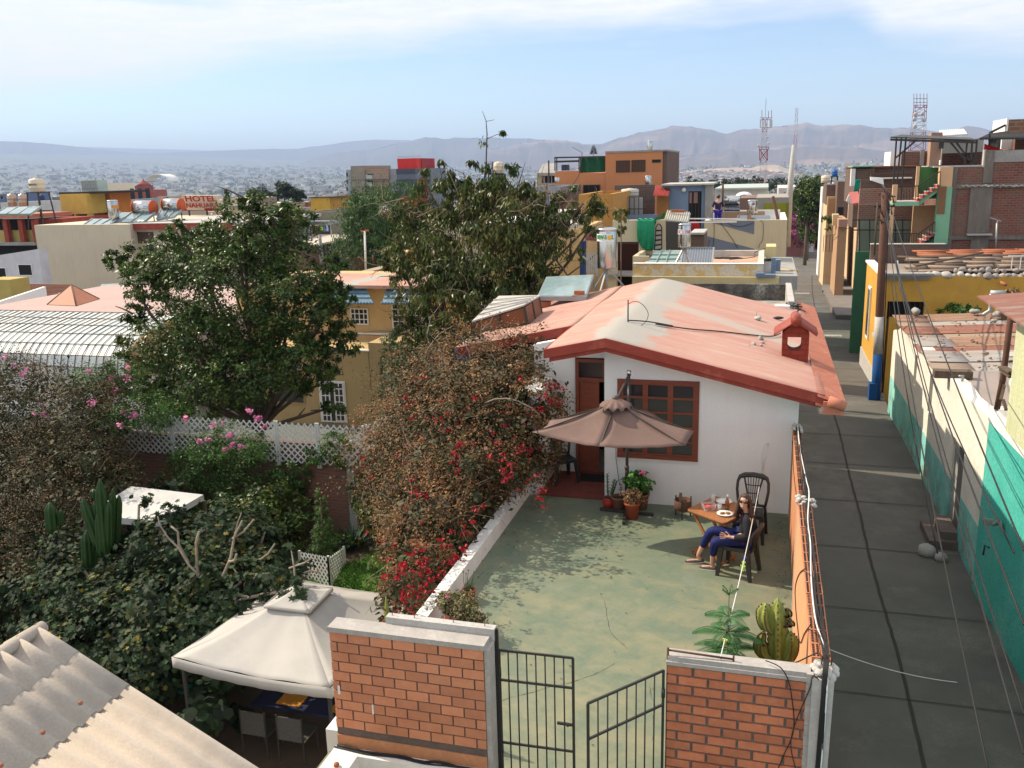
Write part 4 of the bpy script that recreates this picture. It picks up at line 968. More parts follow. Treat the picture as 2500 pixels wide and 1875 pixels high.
for i in range(4):
 a,b_,c_=cs[i-1],cs[i],cs[(i+1)%4]; u=(a-b_).normalized()*.06; v=(c_-b_).normalized()*.06
 for t in(0,.33,.66,1): poly.append(b_+u*(1-t)**2+v*t**2)
mb=MB(); mb.prism([p+Vc((0,0,-.022)) for p in poly],(0,0,.022)); o=mb.build('tabletop',m_tabl,r)
md=o.modifiers.new('b','BEVEL'); md.width=.004; md.segments=2
mb=MB(); u=(cs[1]-cs[0]).normalized(); v=(cs[3]-cs[0]).normalized()
for a,b_ in ((cs[0]+u*.08+v*.05,cs[1]-u*.08+v*.05),(cs[3]+u*.08-v*.05,cs[2]-u*.08-v*.05)): mb.bar(a+Vc((0,0,-.04)),b_+Vc((0,0,-.04)),.02,.035)
mb.build('apron',m_tabl,r)
for s in (.10,.52): # two crossed frames
 for (a0,b0) in ((.10,.90),(.90,.10)):
  k=MB(); P=lambda t,w,z:cs[0].lerp(cs[1],t)+(cs[3]-cs[0])*w+Vc((0,0,z-.72))
  w=s+(.0 if a0<.5 else .04); k.bar(P(a0,w,.68),P(b0,w,.0),.022,.045); k.build('leg',m_tabl,r)
mb=MB(); mb.bar(P(.10,.10,.05),P(.10,.56,.05),.02,.03); mb.bar(P(.90,.10,.05),P(.90,.56,.05),.02,.03); mb.build('stretcher',m_tabl,r)
m_china=M('white_china',(.8,.8,.78),rough=.25,bump=0,fine=0,spec=.5)
m_food=M('browned_food',(.36,.19,.04),(.22,.09,.02),sc_=40,rough=.7,bump=.6,bsc=80)
def plate(p,rad,name,label,food=0,grp=None):
 t=T(name,label,'plate',p); m=MB().lathe(p,[(rad*.6,0),(rad*.62,.004),(rad,.018),(rad,.022),(rad*.62,.009),(0,.008)],28); m.build('dish',m_china,t)
 if food:
  for k in range(food):
   f=T('french_toast','browned slice of breakfast on the near white plate','food',p+Vc((-.035+.07*k,.01*k,.01)),'breakfast slices on the near plate')
   m=MB().rock(p+Vc((-.035+.075*k,.012*k,.022)),.042,(1,.8,.32),.25); m.build('slice',m_food,f)
 return t
tz=.722
P1=at('C2',710,740,z=tz); plate(P1,.115,'dinner_plate','white plate with browned food at the near edge of the folding table',2)
P2=at('C2',700,597,z=tz); plate(P2,.12,'dinner_plate','empty white plate at the far side of the folding table')
p=at('C2',520,680,z=tz)
m_tub=M('clear_plastic',(.85,.75,.75),rough=.15,bump=0,fine=0,alpha=.35)
t=T('plastic_tub','clear plastic tub full of red watermelon pieces on the folding table','tub',p)
mb=MB(); R=Matrix.Rotation(.45,3,'Z')
def rq(w,h,z): return [p+R@Vc((a*w,b_*h,z)) for a,b_ in((-1,-1),(1,-1),(1,1),(-1,1))]
lo,hi=rq(.075,.055,.003),rq(.09,.07,.085); n=4
mb.add(lo+hi,[(0,3,2,1)]+[(i,(i+1)%4,(i+1)%4+4,i+4) for i in range(4)])
lo2=rq(.087,.067,.086); hi2=rq(.096,.076,.086); mb.add(lo2+hi2,[(i,(i+1)%4,(i+1)%4+4,i+4) for i in range(4)]); mb.build('tub',m_tub,t)
mb=MB()
for i in range(16): mb.rock(p+R@Vc((RU(-.05,.05),RU(-.035,.035),.025+.035*(i/16))),.024,(1,1,.8),.3)
mb.build('watermelon',M('watermelon',(.62,.05,.05),(.5,.03,.04),sc_=20,rough=.35,bump=.2),t)
m_gl=M('clear_glass',(.8,.85,.87),rough=.05,bump=0,fine=0,alpha=.3,spec=.7)
for (x,y,lab) in ((648,690,'water glass beside the near white plate'),(573,588,'water glass near the far left corner of the folding table')):
 g_=at('C2',x,y,z=tz); mb=MB(); mb.lathe(g_,[(.026,0),(.028,.004),(.033,.10),(.030,.10),(.026,.01),(0,.008)],16); mb.build('drinking_glass',m_gl,tag_=(lab,'glass'))
g_=at('C2',735,640,z=tz); t=T('syrup_bottle','small bottle with brown syrup standing beside the far white plate','bottle',g_)
mb=MB(); mb.lathe(g_,[(.030,0),(.032,.01),(.032,.06),(.03,.08),(.014,.115),(.013,.135)],14); mb.build('bottle',M('amber_syrup',(.35,.14,.05),rough=.15,spec=.6,bump=0),t)
mb=MB(); mb.lathe(g_,[(.016,.135),(.017,.16),(.010,.175),(0,.176)],12); mb.build('cap',m_china,t)
g_=at('C2',735,690,z=tz); mb=MB(); mb.lathe(g_,[(.028,0),(.03,.01),(.03,.055),(.026,.06),(.026,.012),(0,.01)],14); mb.build('jam_jar',M('dark_jam',(.10,.03,.02),(.3,.2,.08),sc_=30,rough=.2),tag_=('small dark jar between the near plate and the syrup bottle','jar'))
p=Vc((-1.13,13.92,0)); t=T('fire_bucket','rusty metal fire basket on legs holding split logs against the white wall','brazier',p)
mb=MB(); mb.lathe(p,[(.13,.14),(.14,.16),(.14,.30),(.135,.30),(.125,.16),(0,.15)],18); mb.build('bowl',m_rust,t)
for k in range(3):
 a=-pi/2+k*2*pi/3; q=p+Vc((.14*cos(a),.14*sin(a),0)); mb=MB(); mb.bar(q,q+Vc((0,0,.34)),.022); mb.build('leg',m_iron,t)
for k in range(3):
 q=p+Vc((RU(-.06,.06),RU(-.05,.05),.17)); mb=MB(); mb.bar(q,q+Vc((RU(-.06,.06),.02,.16+.05*k)),.045,.035); mb.build('log',M('split_log',(.22,.15,.10),(.13,.08,.05),sc_=9),tag_=('split log standing in the rusty fire basket','log','logs in the fire basket'))
r=T('cantilever_umbrella','brown cantilever parasol standing in front of the wooden window','umbrella',(-2.1,14.15,0))
mb=MB(); q0=Vc((-2.10,14.15,0)); q1=Vc((-2.06,14.15,2.36)); mb.tube([q0,q1],.026,12); mb.build('pole',M('brown_metal',(.075,.055,.045),(.06,.045,.04),rough=.5,spec=.5),r)
m_bm=MT['brown_metal']
mb=MB(); mb.tube([(-2.085,14.15,.55),(-2.083,14.15,.74)],.033,12); mb.ball((-2.085,14.11,.72),.04,10,6); mb.build('collar',m_bm,r)
mb=MB(); mb.tube([(-2.06,14.15,2.30),(-2.06,14.15,2.38)],.036,12); mb.build('pole_cap',m_steel,r)
hub=at('C1',1340,548,Y=13.22)
mb=MB(); mb.bar((-2.07,14.13,2.28),hub+Vc((.02,.1,.0)),.03,.045); mb.build('arm',m_bm,r)
mb=MB(); mb.tube([at('C1',1475,395,Y=14.1),at('C1',1475,585,Y=14.05)],.008,8); mb.build('crank_rod',m_steel,r)
for a,b_ in (((-2.5,13.92),(-1.6,13.84)),((-2.10,14.3),(-2.02,13.37))):
 mb=MB(); mb.bar((a[0],a[1],.03),(b_[0],b_[1],.03),.05,.045); mb.build('foot_bar',m_iron,r)
V=[at('C1',435,905,z=1.62),at('C1',1160,1062,z=1.56),at('C1',2100,1048,z=1.62),at('C1',2190,893,z=1.70),Vc((-1.75,14.02,1.78)),at('C1',640,775,z=1.72)]
m_can,nt,b=nmat('brown_canopy'); m_can=M('brown_canopy',(.185,.118,.098),(.155,.098,.082),sc_=3,rough=.8,bump=.2,bsc=180,fine=.06,c3=(.22,.145,.12),sc3=1.2)
cn=MB(); n=10; hb_=hub+Vc((0,0,-.03))
for i in range(6):
 A_,B_=V[i],V[(i+1)%6]; vs=[];ix={}
 for j in range(n+1):
  for k in range(n+1-j):
   a=j/n; c_=k/n; w=1-a-c_
   if a+c_>1e-6: t=c_/(a+c_)
   else: t=0
   s=a+c_; p=hb_*w+A_*a+B_*c_
   sag=-.05*4*t*(1-t)*s -.0*s; inn=.07*4*t*(1-t)*s*s
   p=p+Vc((0,0,sag-.05*sin(pi*s)))+(hb_-p)*inn*.35+Vc((0,0,.006*sin(22*t+i)*s))
   ix[(j,k)]=len(vs); vs.append(p)
 fs=[]
 for j in range(n):
  for k in range(n-j):
   fs.append((ix[(j,k)],ix[(j+1,k)],ix[(j,k+1)]))
   if k<n-j-1: fs.append((ix[(j+1,k)],ix[(j+1,k+1)],ix[(j,k+1)]))
 cn.add(vs,fs,True)
o=cn.build('canopy',m_can,r); md=o.modifiers.new('s','SOLIDIFY'); md.thickness=.006
mb=MB()
mb.grid(lambda u,v:(lambda a,k:hub+Vc((cos(a)*.25*k*(1+.05*sin(9*a)),sin(a)*.25*k,.015-.085*k-(.05*v**3)*(1+.7*sin(a*11)))))(u*2*pi,v),48,6)
o=mb.build('vent_cap',m_can,r); md=o.modifiers.new('s','SOLIDIFY'); md.thickness=.005
mb=MB(); mb.lathe(hub+Vc((0,0,-.02)),[(.05,0),(.05,.05),(.03,.07),(0,.07)],12); mb.build('hub',m_bm,r)
for i in range(6):
 mb=MB(); mb.bar(hub+Vc((0,0,-.07)),V[i]+(hub-V[i]).normalized()*.06+Vc((0,0,-.025)),.014,.02); mb.build('rib',m_bm,r)
mb=MB()
for (pts) in ([(1260,790),(1210,800),(1130,860),(1060,925),(1040,925)],[(1270,800),(1340,870),(1390,930),(1410,955)]):
 P=[]
 for (x,y) in pts:
  P.append(at('C1',x,y,Y=12.75)+Vc((0,-.12,.0)))
 for a,b_ in zip(P,P[1:]): mb.bar(a,b_,.03,.004)
def pot(name,label,p,r0,h,mat,fill,kind='pot',round_=False):
 t=T(name,label,kind,p); mb=MB(); p=Vector(p)
 if round_: prof=[(r0*.55,0),(r0*.85,h*.2),(r0*1.03,h*.5),(r0*1.02,h*.7),(r0*.88,h*.92),(r0*.92,h),(r0*.84,h),(r0*.8,h*.86),(0,h*.85)]
 else: prof=[(r0*.68,0),(r0*.9,h*.86),(r0*1.0,h*.87),(r0*1.02,h),(r0*.9,h),(r0*.86,h*.86),(0,h*.85)]
 mb.lathe(p,prof,24); o=mb.build('pot',mat,t)
 mb=MB(); mb.lathe(p,[(r0*.85,h*.87),(0,h*.89)],16,cap=False); mb.build('soil',m_soil,t); return t
m_gred=M('glazed_red',(.36,.03,.02),(.28,.02,.015),sc_=5,rough=.3,spec=.5)
m_cl=M('old_clay',(.27,.12,.07),(.22,.10,.065),sc_=7,c3=(.33,.22,.15),sc3=6)
m_sucl=Leaf('succulent_green',[(.06,.12,.05),(.10,.16,.06)],trans=.05)
t=pot('flower_pot','glazed red round pot with two spiky succulent stalks, by the white corner',(-2.38,14.04,0),.105,.2,m_gred,None,round_=True)
mb=MB()
for (dx,top) in ((-.02,.62),(.10,.52),(.14,.50)):
 mb.tube([(-2.38+dx*.2,14.04,.17),(-2.38+dx*.6,14.04,.3),(-2.38+dx,14.03,top)],[.014,.014,.009],6)
 for k in range(30):
  z=.25+(top-.25)*k/30; a=k*2.4; c_=Vc((-2.38+dx*(.2+.8*(z-.17)/(top-.17)),14.04,z)); mb.bar(c_,c_+Vc((cos(a)*.035,sin(a)*.035,.025)),.007)
mb.build('succulent',m_sucl,t)
t=pot('flower_pot','weathered clay pot with one bare climbing stem, beside the parasol pole',(-2.20,13.99,0),.13,.25,m_cl,None)
mb=MB(); mb.tube([(-2.16,14.0,.22),(-2.17,14.05,.45)]+[at('C1',a,b_,Y=14.36) for a,b_ in ((1385,1480),(1365,1350),(1345,1200),(1342,1070))],.006,6); mb.build('stem',m_bark,t)
leafcloud('leaves',m_sucl,t,[((-2.17,14.05,.36),(.03,.03,.12))],26,.03,shell=.1)
t=pot('flower_pot','straight red clay pot with a dried-up brown plant, in front of the parasol foot',(-1.93,13.69,0),.135,.28,M('red_clay',(.40,.09,.04),(.34,.075,.035),sc_=6),None)
m_dry=Leaf('dry_leaves',[(.22,.13,.06),(.32,.20,.10),(.15,.10,.06)],trans=.15)
leafcloud('dry_plant',m_dry,t,[((-1.93,13.69,.38),(.17,.15,.12))],900,.045,shell=.2,nclump=60)
t=pot('flower_pot','clay pot with a bushy geranium bearing one pink bloom, against the white wall',(-1.84,14.14,0),.14,.28,m_cl,None)
m_ger=Leaf('geranium_leaves',[(.04,.14,.02),(.07,.20,.03),(.10,.24,.05)],trans=.2)
leafcloud('foliage',m_ger,t,[((-1.90,14.12,.46),(.20,.18,.17))],800,.06,shape='round',shell=.5,nclump=60,seed=3)
m_pink=Leaf('pink_petals',[(.62,.10,.32),(.75,.22,.48)],trans=.2)
leafcloud('bloom',m_pink,t,[((-1.82,14.05,.66),(.045,.045,.035))],40,.035,shape='round',shell=.2,nclump=6)
t=pot('flower_pot','small red pot of thin green shoots standing in the parapet shadow',(-3.64,10.36,0),.092,.17,m_terra,None)
mb=MB()
for k in range(6):
 a=k*1.1; b0=Vc((-3.64+.05*cos(a),10.36+.05*sin(a),.15)); mb.tube([b0,b0+Vc((.02*cos(a),.02*sin(a),.12)),b0+Vc((.05*cos(a)+.03,.05*sin(a),.2+.02*k))],[.005,.004,.003],5); mb.ball(b0+Vc((.05*cos(a)+.03,.05*sin(a),.205+.02*k)),.012,6,4)
mb.build('shoots',m_sucl,t)
leafcloud('leaves',m_sucl,t,[((-3.64,10.36,.17),(.07,.07,.03))],200,.025,shell=.1)
t=pot('flower_pot','large round pink clay pot with a spreading succulent bush, near the parapet end',(-3.50,9.48,0),.185,.32,M('pink_clay',(.48,.19,.13),(.36,.12,.08),sc_=4,c3=(.55,.33,.25),sc3=3,bump=.25),None,round_=True)
m_suc2=Leaf('small_succulent_leaves',[(.10,.12,.04),(.16,.15,.06),(.20,.14,.07)],trans=.1)
leafcloud('foliage',m_suc2,t,[((-3.50,9.46,.42),(.27,.20,.12)),((-3.26,9.34,.32),(.17,.13,.13)),((-3.62,9.5,.44),(.16,.15,.10)),((-3.42,9.30,.25),(.10,.06,.14))],6500,.022,asp=.5,shell=.45,nclump=420,clump=.2,shape='round',seed=5)
leafcloud('bloom',m_pink,t,[(tuple(at('F2',a,b_,Y=9.35)),(.015,.015,.01)) for a,b_ in((415,655),(445,1010),(1210,945))],36,.02,shape='round',shell=.2,nclump=9)
def pine():
 bx,by=-.19,7.62; t=T('potted_pine','young feathery araucaria in a pot behind the rough brick wall','plant',(bx,by,0))
 mb=MB(); mb.lathe((bx,by,0),[(.13,0),(.17,.3),(.18,.32),(.15,.32),(.14,.28),(0,.27)],20); mb.build('pot',m_terra,t)
 top=at('C3',570,300,Y=by).z; mb=MB(); mb.tube([(bx,by,.28),(bx,by,top-.02)],[.012,.004],6); mb.build('stem',m_bark,t)
 mb=MB(); m=Leaf('araucaria_green',[(.035,.12,.03),(.06,.17,.04),(.05,.14,.05)],trans=.2,var=.35)
 tiers=[(top-.03,.07,5),(top-.24,.21,5),(top-.40,.30,6),(top-.56,.36,6),(top-.72,.38,7),(top-.88,.36,7),(top-1.04,.33,7),(top-1.2,.28,6)]
 for ti,(z,L_,n) in enumerate(tiers):
  for k in range(n):
   a=2*pi*k/n+ti*.5+RU(-.2,.2); d=Vc((cos(a),sin(a),0)); Ln=L_*RU(.85,1.1)
   def pt(t): return Vc((bx,by,z))+d*Ln*t+Vc((0,0,.10*t-.22*t*t*Ln/.38))
   mb.tube([pt(i/6) for i in range(7)],[.005]*3+[.003]*4,4,cap=False)
   s=Vc((-sin(a),cos(a),0)); steps=int(Ln/.0105)
   for i in range(2,steps+1):
    t_=i/steps; q=pt(t_); w=.085*min(1,(Ln/.25))*(sin(pi*min(1,t_*.80+.2)))**.6+.008
    for sg in(-1,1):
     e=q+s*sg*w+d*w*.55+Vc((0,0,-.45*w)); mid=q.lerp(e,.5)+Vc((0,0,.012))
     u=d*.0055
     mb.add([q-u,mid-u*1.4,e,mid+u*1.4],[(0,1,2,3)])
 o=mb.build('fronds',m,t)
pine()
def ribbed(mb,pts,rad,ribs=4,amp=.42,n=None):
 """fluted column along pts; ribs fins"""
 n=ribs*6; P=[Vector(p) for p in pts]; rings=[]
 for i,p in enumerate(P):
  t=i/(len(P)-1); rr=rad*(min(1,(t*6+.45))*(1-max(0,(t-.72)/.28)**2.2*.93))
  for k in range(n):
   a=2*pi*k/n; f=(abs(cos(a*ribs/2)))**1.6; q=rr*(1-amp+amp*1.25*f)*(1+(.05*sin(i*2.6) if f>.8 else 0)); rings.append(p+Vc((cos(a)*q,sin(a)*q,0)))
 fs=[(i*n+k,i*n+(k+1)%n,(i+1)*n+(k+1)%n,(i+1)*n+k) for i in range(len(P)-1) for k in range(n)]
 fs.append(tuple((len(P)-1)*n+k for k in range(n))); mb.add(rings,fs,True)
 return P
m_cac=M('cactus_skin',(.14,.19,.035),(.34,.35,.08),sc_=3.5,rough=.55,bump=.2,bsc=25,c3=(.36,.33,.10),sc3=2.2,stretch=(1,1,.4))
m_caed=M('brown_cactus_edge',(.13,.08,.04),rough=.8)
def col(a,b_,n=14,bend=(0,0,0)):
 a=Vector(a);b_=Vector(b_);bend=Vector(bend); return [a.lerp(b_,i/n)+bend*sin(pi*i/n) for i in range(n+1)]
def thorn(mb,P,rad,ribs=4,off=0):
 for i in range(1,len(P)-1):
  t=i/(len(P)-1); rr=rad*(min(1,(t*6+.45))*(1-max(0,(t-.72)/.28)**2.2*.93))*(.58+.42*1.25)
  for k in range(ribs):
   a=2*pi*k/ribs+off; mb.rbox(P[i]+Vc((cos(a)*rr,sin(a)*rr,0)),.014,.014,.016,a)
def cactus():
 Yc=7.75; t=T('potted_cactus','branching yellow-green cactus in the corner behind the rough brick wall','cactus',(.2,Yc,0))
 mb=MB(); mb.lathe((.2,Yc,0),[(.13,0),(.16,.28),(.17,.3),(.14,.3),(.13,.27),(0,.26)],20); mb.build('pot',m_terra,t)
 g=lambda x,y:at('C3',x,y,Y=Yc); e=MB()
 arms=[(g(945,1000),g(945,352),.082),(g(880,820),g(812,648),.055),(g(900,620),g(852,385),.068),(g(995,840),g(1045,598),.058),(g(985,560),g(1000,480),.03),(g(1005,540),g(1035,510),.026),(g(990,480),g(1015,430),.024),(g(850,700),g(835,605),.032)]
 for i,(a,b_,rd) in enumerate(arms):
  m=MB(); off=Vc((0,-.02*(i%2)+.01,0)); P=ribbed(m,col(a+off,b_+off,16,(0,0,0) if i==0 else (-.03 if b_.x<a.x else .03,0,-.03)),rd,4); m.build('stem' if i==0 else 'branch',m_cac,t); thorn(e,P,rd,4)
 e.build('spines',m_caed,t)
cactus()
t=T('cactus','single flat-topped cactus stem rising behind the left brick wall beside the gazebo','cactus',(-3.9,7.4,-3.5))
m=MB(); a=at('C4',0,0,Y=7.9); c0=at('B7',1640,1560,Y=7.6); c1=at('B7',1630,1318,Y=7.6)
P=ribbed(m,col(Vc((c0.x,7.6,-3.5)),c1,40),.085,4); m.build('stem',m_cac,t); e=MB(); thorn(e,P[20:],.085,4); e.build('spines',m_caed,t)
r=T('clothesline','white rope clothesline with coloured pegs, from the white house wall to the rough brick wall','clothesline',(0,10.7,1.3))
A_=at('E1',615,395,Y=14.37); B_=at('C3',500,812,Y=6.99); pts=[A_.lerp(B_,i/24)+Vc((0,0,-.13*4*(i/24)*(1-i/24))) for i in range(25)]
mb=MB(); mb.tube(pts,.005,6); mb.tube([A_,at('E1',615,215,Y=14.375),at('E1',640,120,Y=14.375),at('E1',680,95,Y=14.375),at('E1',660,200,Y=14.36),A_],.0035,5); mb.tube([A_,at('E1',630,490,Y=14.37),at('E1',640,740,Y=14.37),at('E1',675,830,Y=14.37),at('E1',655,890,Y=14.37)],.003,5); mb.build('rope',m_pvc,r)
def pegs(fr,col_,n,lab,nm):
 pm=plain(nm,col_,rough=.5,streak=0)
 for k in range(n):
  i=fr*24+k*.45; q=pts[int(i)].lerp(pts[min(24,int(i)+1)],i-int(i)); m=MB()
  m.rbox(q+Vc((.008,0,-.02)),.012,.018,.075,0,.2,.25+.3*k); m.rbox(q+Vc((-.006,0,-.02)),.012,.018,.075,0,-.2,-.2-.2*k); m.build('peg',pm,r)
def tof(z_y): return (A_.y-z_y)/(A_.y-B_.y)
pegs(.60,(.45,.75,.08),2,'','lime_peg'); pegs(.575,(.04,.08,.5),1,'','blue_peg'); pegs(.885,(.04,.08,.5),1,'','blue_peg'); pegs(.94,(.7,.75,.1),1,'','yellow_peg'); pegs(.02,(.5,.75,.1),1,'','lime_peg')
#  people
def skin(name,nodes,edges,mat,parent=None,root=None,sub=2,loc=None,seg_smooth=True):
 """nodes {key:(pos,radius or (rx,ry))}; one continuous skin-modifier surface"""
 keys=list(nodes); me=bpy.data.meshes.new(name); me.from_pydata([tuple(nodes[k][0]) for k in keys],[(keys.index(a),keys.index(b)) for a,b in edges],[])
 ob=bpy.data.objects.new(name,me); COL.objects.link(ob)
 sk=ob.modifiers.new('skin','SKIN'); sk.use_smooth_shade=True; sk.branch_smoothing=.6
 sv=me.skin_vertices[0].data
 for i,k in enumerate(keys):
  r=nodes[k][1]; sv[i].radius=(r,r) if not isinstance(r,tuple) else r; sv[i].use_root=(k==(root or keys[0]))
 ss=ob.modifiers.new('sub','SUBSURF'); ss.levels=sub; ss.render_levels=sub
 bpy.context.view_layer.update(); dg=bpy.context.evaluated_depsgraph_get(); m2=bpy.data.meshes.new_from_object(ob.evaluated_get(dg)); bpy.data.objects.remove(ob)
 m2.materials.clear(); m2.materials.append(mat)
 for p in m2.polygons: p.use_smooth=True
 if parent is not None: o0=Vector(parent.get('_w',(0,0,0)))
 else: o0=Vector(loc or (0,0,0))
 m2.transform(Matrix.Translation(-o0)); o=bpy.data.objects.new(name,m2); COL.objects.link(o); o['_w']=tuple(o0)
 if parent is not None: o.parent=parent
 else: o.location=o0
 return o
def chain(*k): return list(zip(k,k[1:]))
m_skin=M('skin',(.56,.33,.24),(.50,.28,.20),sc_=8,rough=.5,bump=.04,fine=.03)
m_hair=M('dark_brown_hair',(.045,.022,.015),(.075,.035,.022),sc_=14,rough=.45,stretch=(6,6,1),spec=.5,bump=.4,bsc=50)
m_jack=M('charcoal_cardigan',(.014,.015,.02),(.022,.023,.03),sc_=20,rough=.85,bump=.3,bsc=90)
m_jean=M('blue_trousers',(.006,.012,.085),(.009,.018,.12),sc_=12,rough=.8,bump=.25,bsc=60)
def woman():
 c=lambda x,y,Y:at('C2',x,y,Y=Y)
 hipA=Vc((-.13,11.93,.52)); hipB=Vc((-.10,12.09,.52)); pel=Vc((-.08,12.01,.54))
 chest=Vc((-.06,11.985,.80)); neck=Vc((-.095,11.96,.955)); nkt=Vc((-.115,11.94,1.00))
 head=Vc((-.135,11.925,1.085))
 kA=Vc((-.52,11.86,.50)); aA=Vc((-.55,11.99,.10)); kB=Vc((-.58,12.08,.575)); aB=Vc((-.765,12.19,.115))
 tA=Vc((-.70,12.03,.025)); tB=Vc((-.92,12.16,.035)); hA=Vc((-.51,12.01,.035)); hB=Vc((-.72,12.20,.045))
 shN=Vc((-.09,11.80,.895)); elN=Vc((-.07,11.74,.65)); wrN=Vc((-.295,11.80,.605))
 shF=Vc((-.06,12.15,.895)); elF=Vc((-.10,12.27,.68)); wrF=Vc((-.33,12.20,.63))
 N={'pel':(pel,(.12,.11)),'waist':(pel.lerp(chest,.5),(.10,.085)),'chest':(chest,(.125,.09)),'neck0':(neck+Vc((0,0,-.03)),.055),'neck':(nkt,.043),
  'jaw':(head+Vc((-.018,-.018,-.055)),(.050,.052)),'face':(head+Vc((-.004,-.004,0)),(.066,.070)),'brow':(head+Vc((.004,.004,.045)),(.068,.074)),'crown':(head+Vc((.010,.010,.085)),(.050,.054)),
  'hipA':(hipA,.085),'kA':(kA,.056),'cA':(kA.lerp(aA,.35),.048),'aA':(aA,.030),'hA':(hA,.030),'bA':(tA.lerp(hA,.35),(.032,.022)),'tA':(tA,(.024,.014)),
  'hipB':(hipB,.085),'kB':(kB,.056),'cB':(kB.lerp(aB,.35),.048),'aB':(aB,.030),'hB':(hB,.030),'bB':(tB.lerp(hB,.35),(.032,.022)),'tB':(tB,(.024,.014)),
  'sN':(shN,.05),'eN':(elN,.036),'wN':(wrN,.024),'sF':(shF,.05),'eF':(elF,.036),'wF':(wrF,.024)}
 E_=chain('pel','waist','chest','neck0','neck','jaw','face','brow','crown')+chain('pel','hipA','kA','cA','aA','hA','bA','tA')+chain('pel','hipB','kB','cB','aB','hB','bB','tB')+chain('chest','sN','eN','wN')+chain('chest','sF','eF','wF')
 for tag_,wr,dirv,side in (('N',wrN,Vc((-.97,-.05,.16)).normalized(),Vc((0,.25,.97))),('F',wrF,Vc((-.97,-.12,.0)).normalized(),Vc((0,-1,.15)))):
  side=(side-dirv*side.dot(dirv)).normalized(); nrm=dirv.cross(side)
  N['p'+tag_]=(wr+dirv*.035,(.026,.016)); N['q'+tag_]=(wr+dirv*.075,(.034,.013)); E_+=chain('w'+tag_,'p'+tag_,'q'+tag_)
  for f,(o,L_) in enumerate(((-.030,.055),(-.010,.068),(.010,.072),(.029,.062))):
   b0=wr+dirv*.088+side*o; b1=b0+dirv*L_*.5+side*o*.25; b2=b0+dirv*L_+side*o*.35-nrm*.010*(1 if tag_=='N' else -1)
   for k,(q,rr) in enumerate(((b0,.0095),(b1,.0085),(b2,.007))): N['f%s%d%d'%(tag_,f,k)]=(q,rr)
   E_+=chain('q'+tag_,'f%s%d0'%(tag_,f),'f%s%d1'%(tag_,f),'f%s%d2'%(tag_,f))
  t0=wr+dirv*.035+side*.030; t1=t0+dirv*.03+side*.024; t2=t1+dirv*.028+side*.006
  for k,(q,rr) in enumerate(((t0,.012),(t1,.010),(t2,.008))): N['t%s%d'%(tag_,k)]=(q,rr)
  E_+=chain('p'+tag_,'t%s0'%tag_,'t%s1'%tag_,'t%s2'%tag_)
 body=skin('person',N,E_,m_skin,None,'pel',1,loc=(-.2,12,0))
 tag(body,'smiling woman in sunglasses, dark cardigan and blue trousers seated with her legs crossed','person')
 J={'a':(pel+Vc((.01,0,.0)),(.175,.155)),'b':(pel.lerp(chest,.5)+Vc((.005,0,0)),(.155,.135)),'c':(chest+Vc((.0,0,.0)),(.175,.135)),'n':(neck+Vc((.005,.005,-.02)),(.075,.065)),
  's1':(shN,.078),'e1':(elN,.062),'w1':(wrN+Vc((.03,0,0)),.044),'s2':(shF,.078),'e2':(elF,.062),'w2':(wrF+Vc((.03,0,0)),.044)}
 skin('cardigan',J,chain('a','b','c','n')+chain('c','s1','e1','w1')+chain('c','s2','e2','w2'),m_jack,body,'a',2)
 mb=MB(); mb.ball(chest+Vc((-.075,-.03,.03)),.062,12,8,(.75,1,1.3)); mb.build('shirt',plain('purple_top',(.10,.02,.11),streak=0),body)
 mb=MB(); mb.ball(hipA+Vc((-.02,-.045,-.01)),.065,12,8,(1,.7,.7)); mb.build('shirt_hem',MT['purple_top'],body)
 TR={'p':(pel+Vc((-.02,0,-.03)),(.14,.12)),'h1':(hipA,.100),'k1':(kA,.072),'m1':(kA.lerp(aA,.4),.062),'c1':(kA.lerp(aA,.66),.052),'h2':(hipB,.100),'k2':(kB,.072),'m2':(kB.lerp(aB,.4),.062),'c2':(kB.lerp(aB,.66),.052)}
 skin('trousers',TR,chain('p','h1','k1','m1','c1')+chain('p','h2','k2','m2','c2'),m_jean,body,'p',2)
 m_sh=plain('taupe_shoe',(.10,.075,.07),streak=0)
 for a,h,t in ((aA,hA,tA),(aB,hB,tB)):
  d=(t-h).normalized(); up=Vc((0,0,1)); s=d.cross(up).normalized(); Lh=(t-h).length+.06; b0=h-d*.045; mb=MB()
  def fn(u,v):
   x=u; w=.040*(sin(pi*(.12+.80*x)))**.55; ang=pi*v; hh=.055*(1-.55*x)*(1 if x<.9 else .8)
   return b0+d*(x*Lh*1.06)+s*(cos(ang)*w)+up*(sin(ang)*hh*(1 if x>.38 else .72+.2*abs(cos(ang))) -.02)
  mb.grid(fn,12,10); mb.add([b0+d*(i/12*Lh*1.06)+s*j*.040*(sin(pi*(.12+.80*i/12)))**.55+up*-.022 for i in range(13) for j in(-1,1)],[(2*i,2*i+1,2*i+3,2*i+2) for i in range(12)])
  o=mb.build('shoe',m_sh,body); md=o.modifiers.new('s','SOLIDIFY'); md.thickness=.004
  mb=MB(); mb.add([b0+d*(i/12*Lh*1.06)+s*j*.043*(sin(pi*(.12+.80*i/12)))**.55+up*zz for zz in(-.032,-.021) for i in range(13) for j in(-1,1)],[(2*i,2*i+1,2*i+3,2*i+2) for i in range(12)]+[(26+2*i,26+2*i+1,26+2*i+3,26+2*i+2) for i in range(12)]+[(2*i,2*i+2,28+2*i,26+2*i) for i in range(12)]+[(2*i+1,2*i+3,29+2*i,27+2*i) for i in range(12)])
  mb.build('sole',m_pvc,body)
 f=(Vc((0,0,CH))-head); f.z*=.62; f=(f.normalized()+Vc((-.28,0,0))).normalized(); rt=f.cross(Vc((0,0,1))).normalized(); up=rt.cross(f)
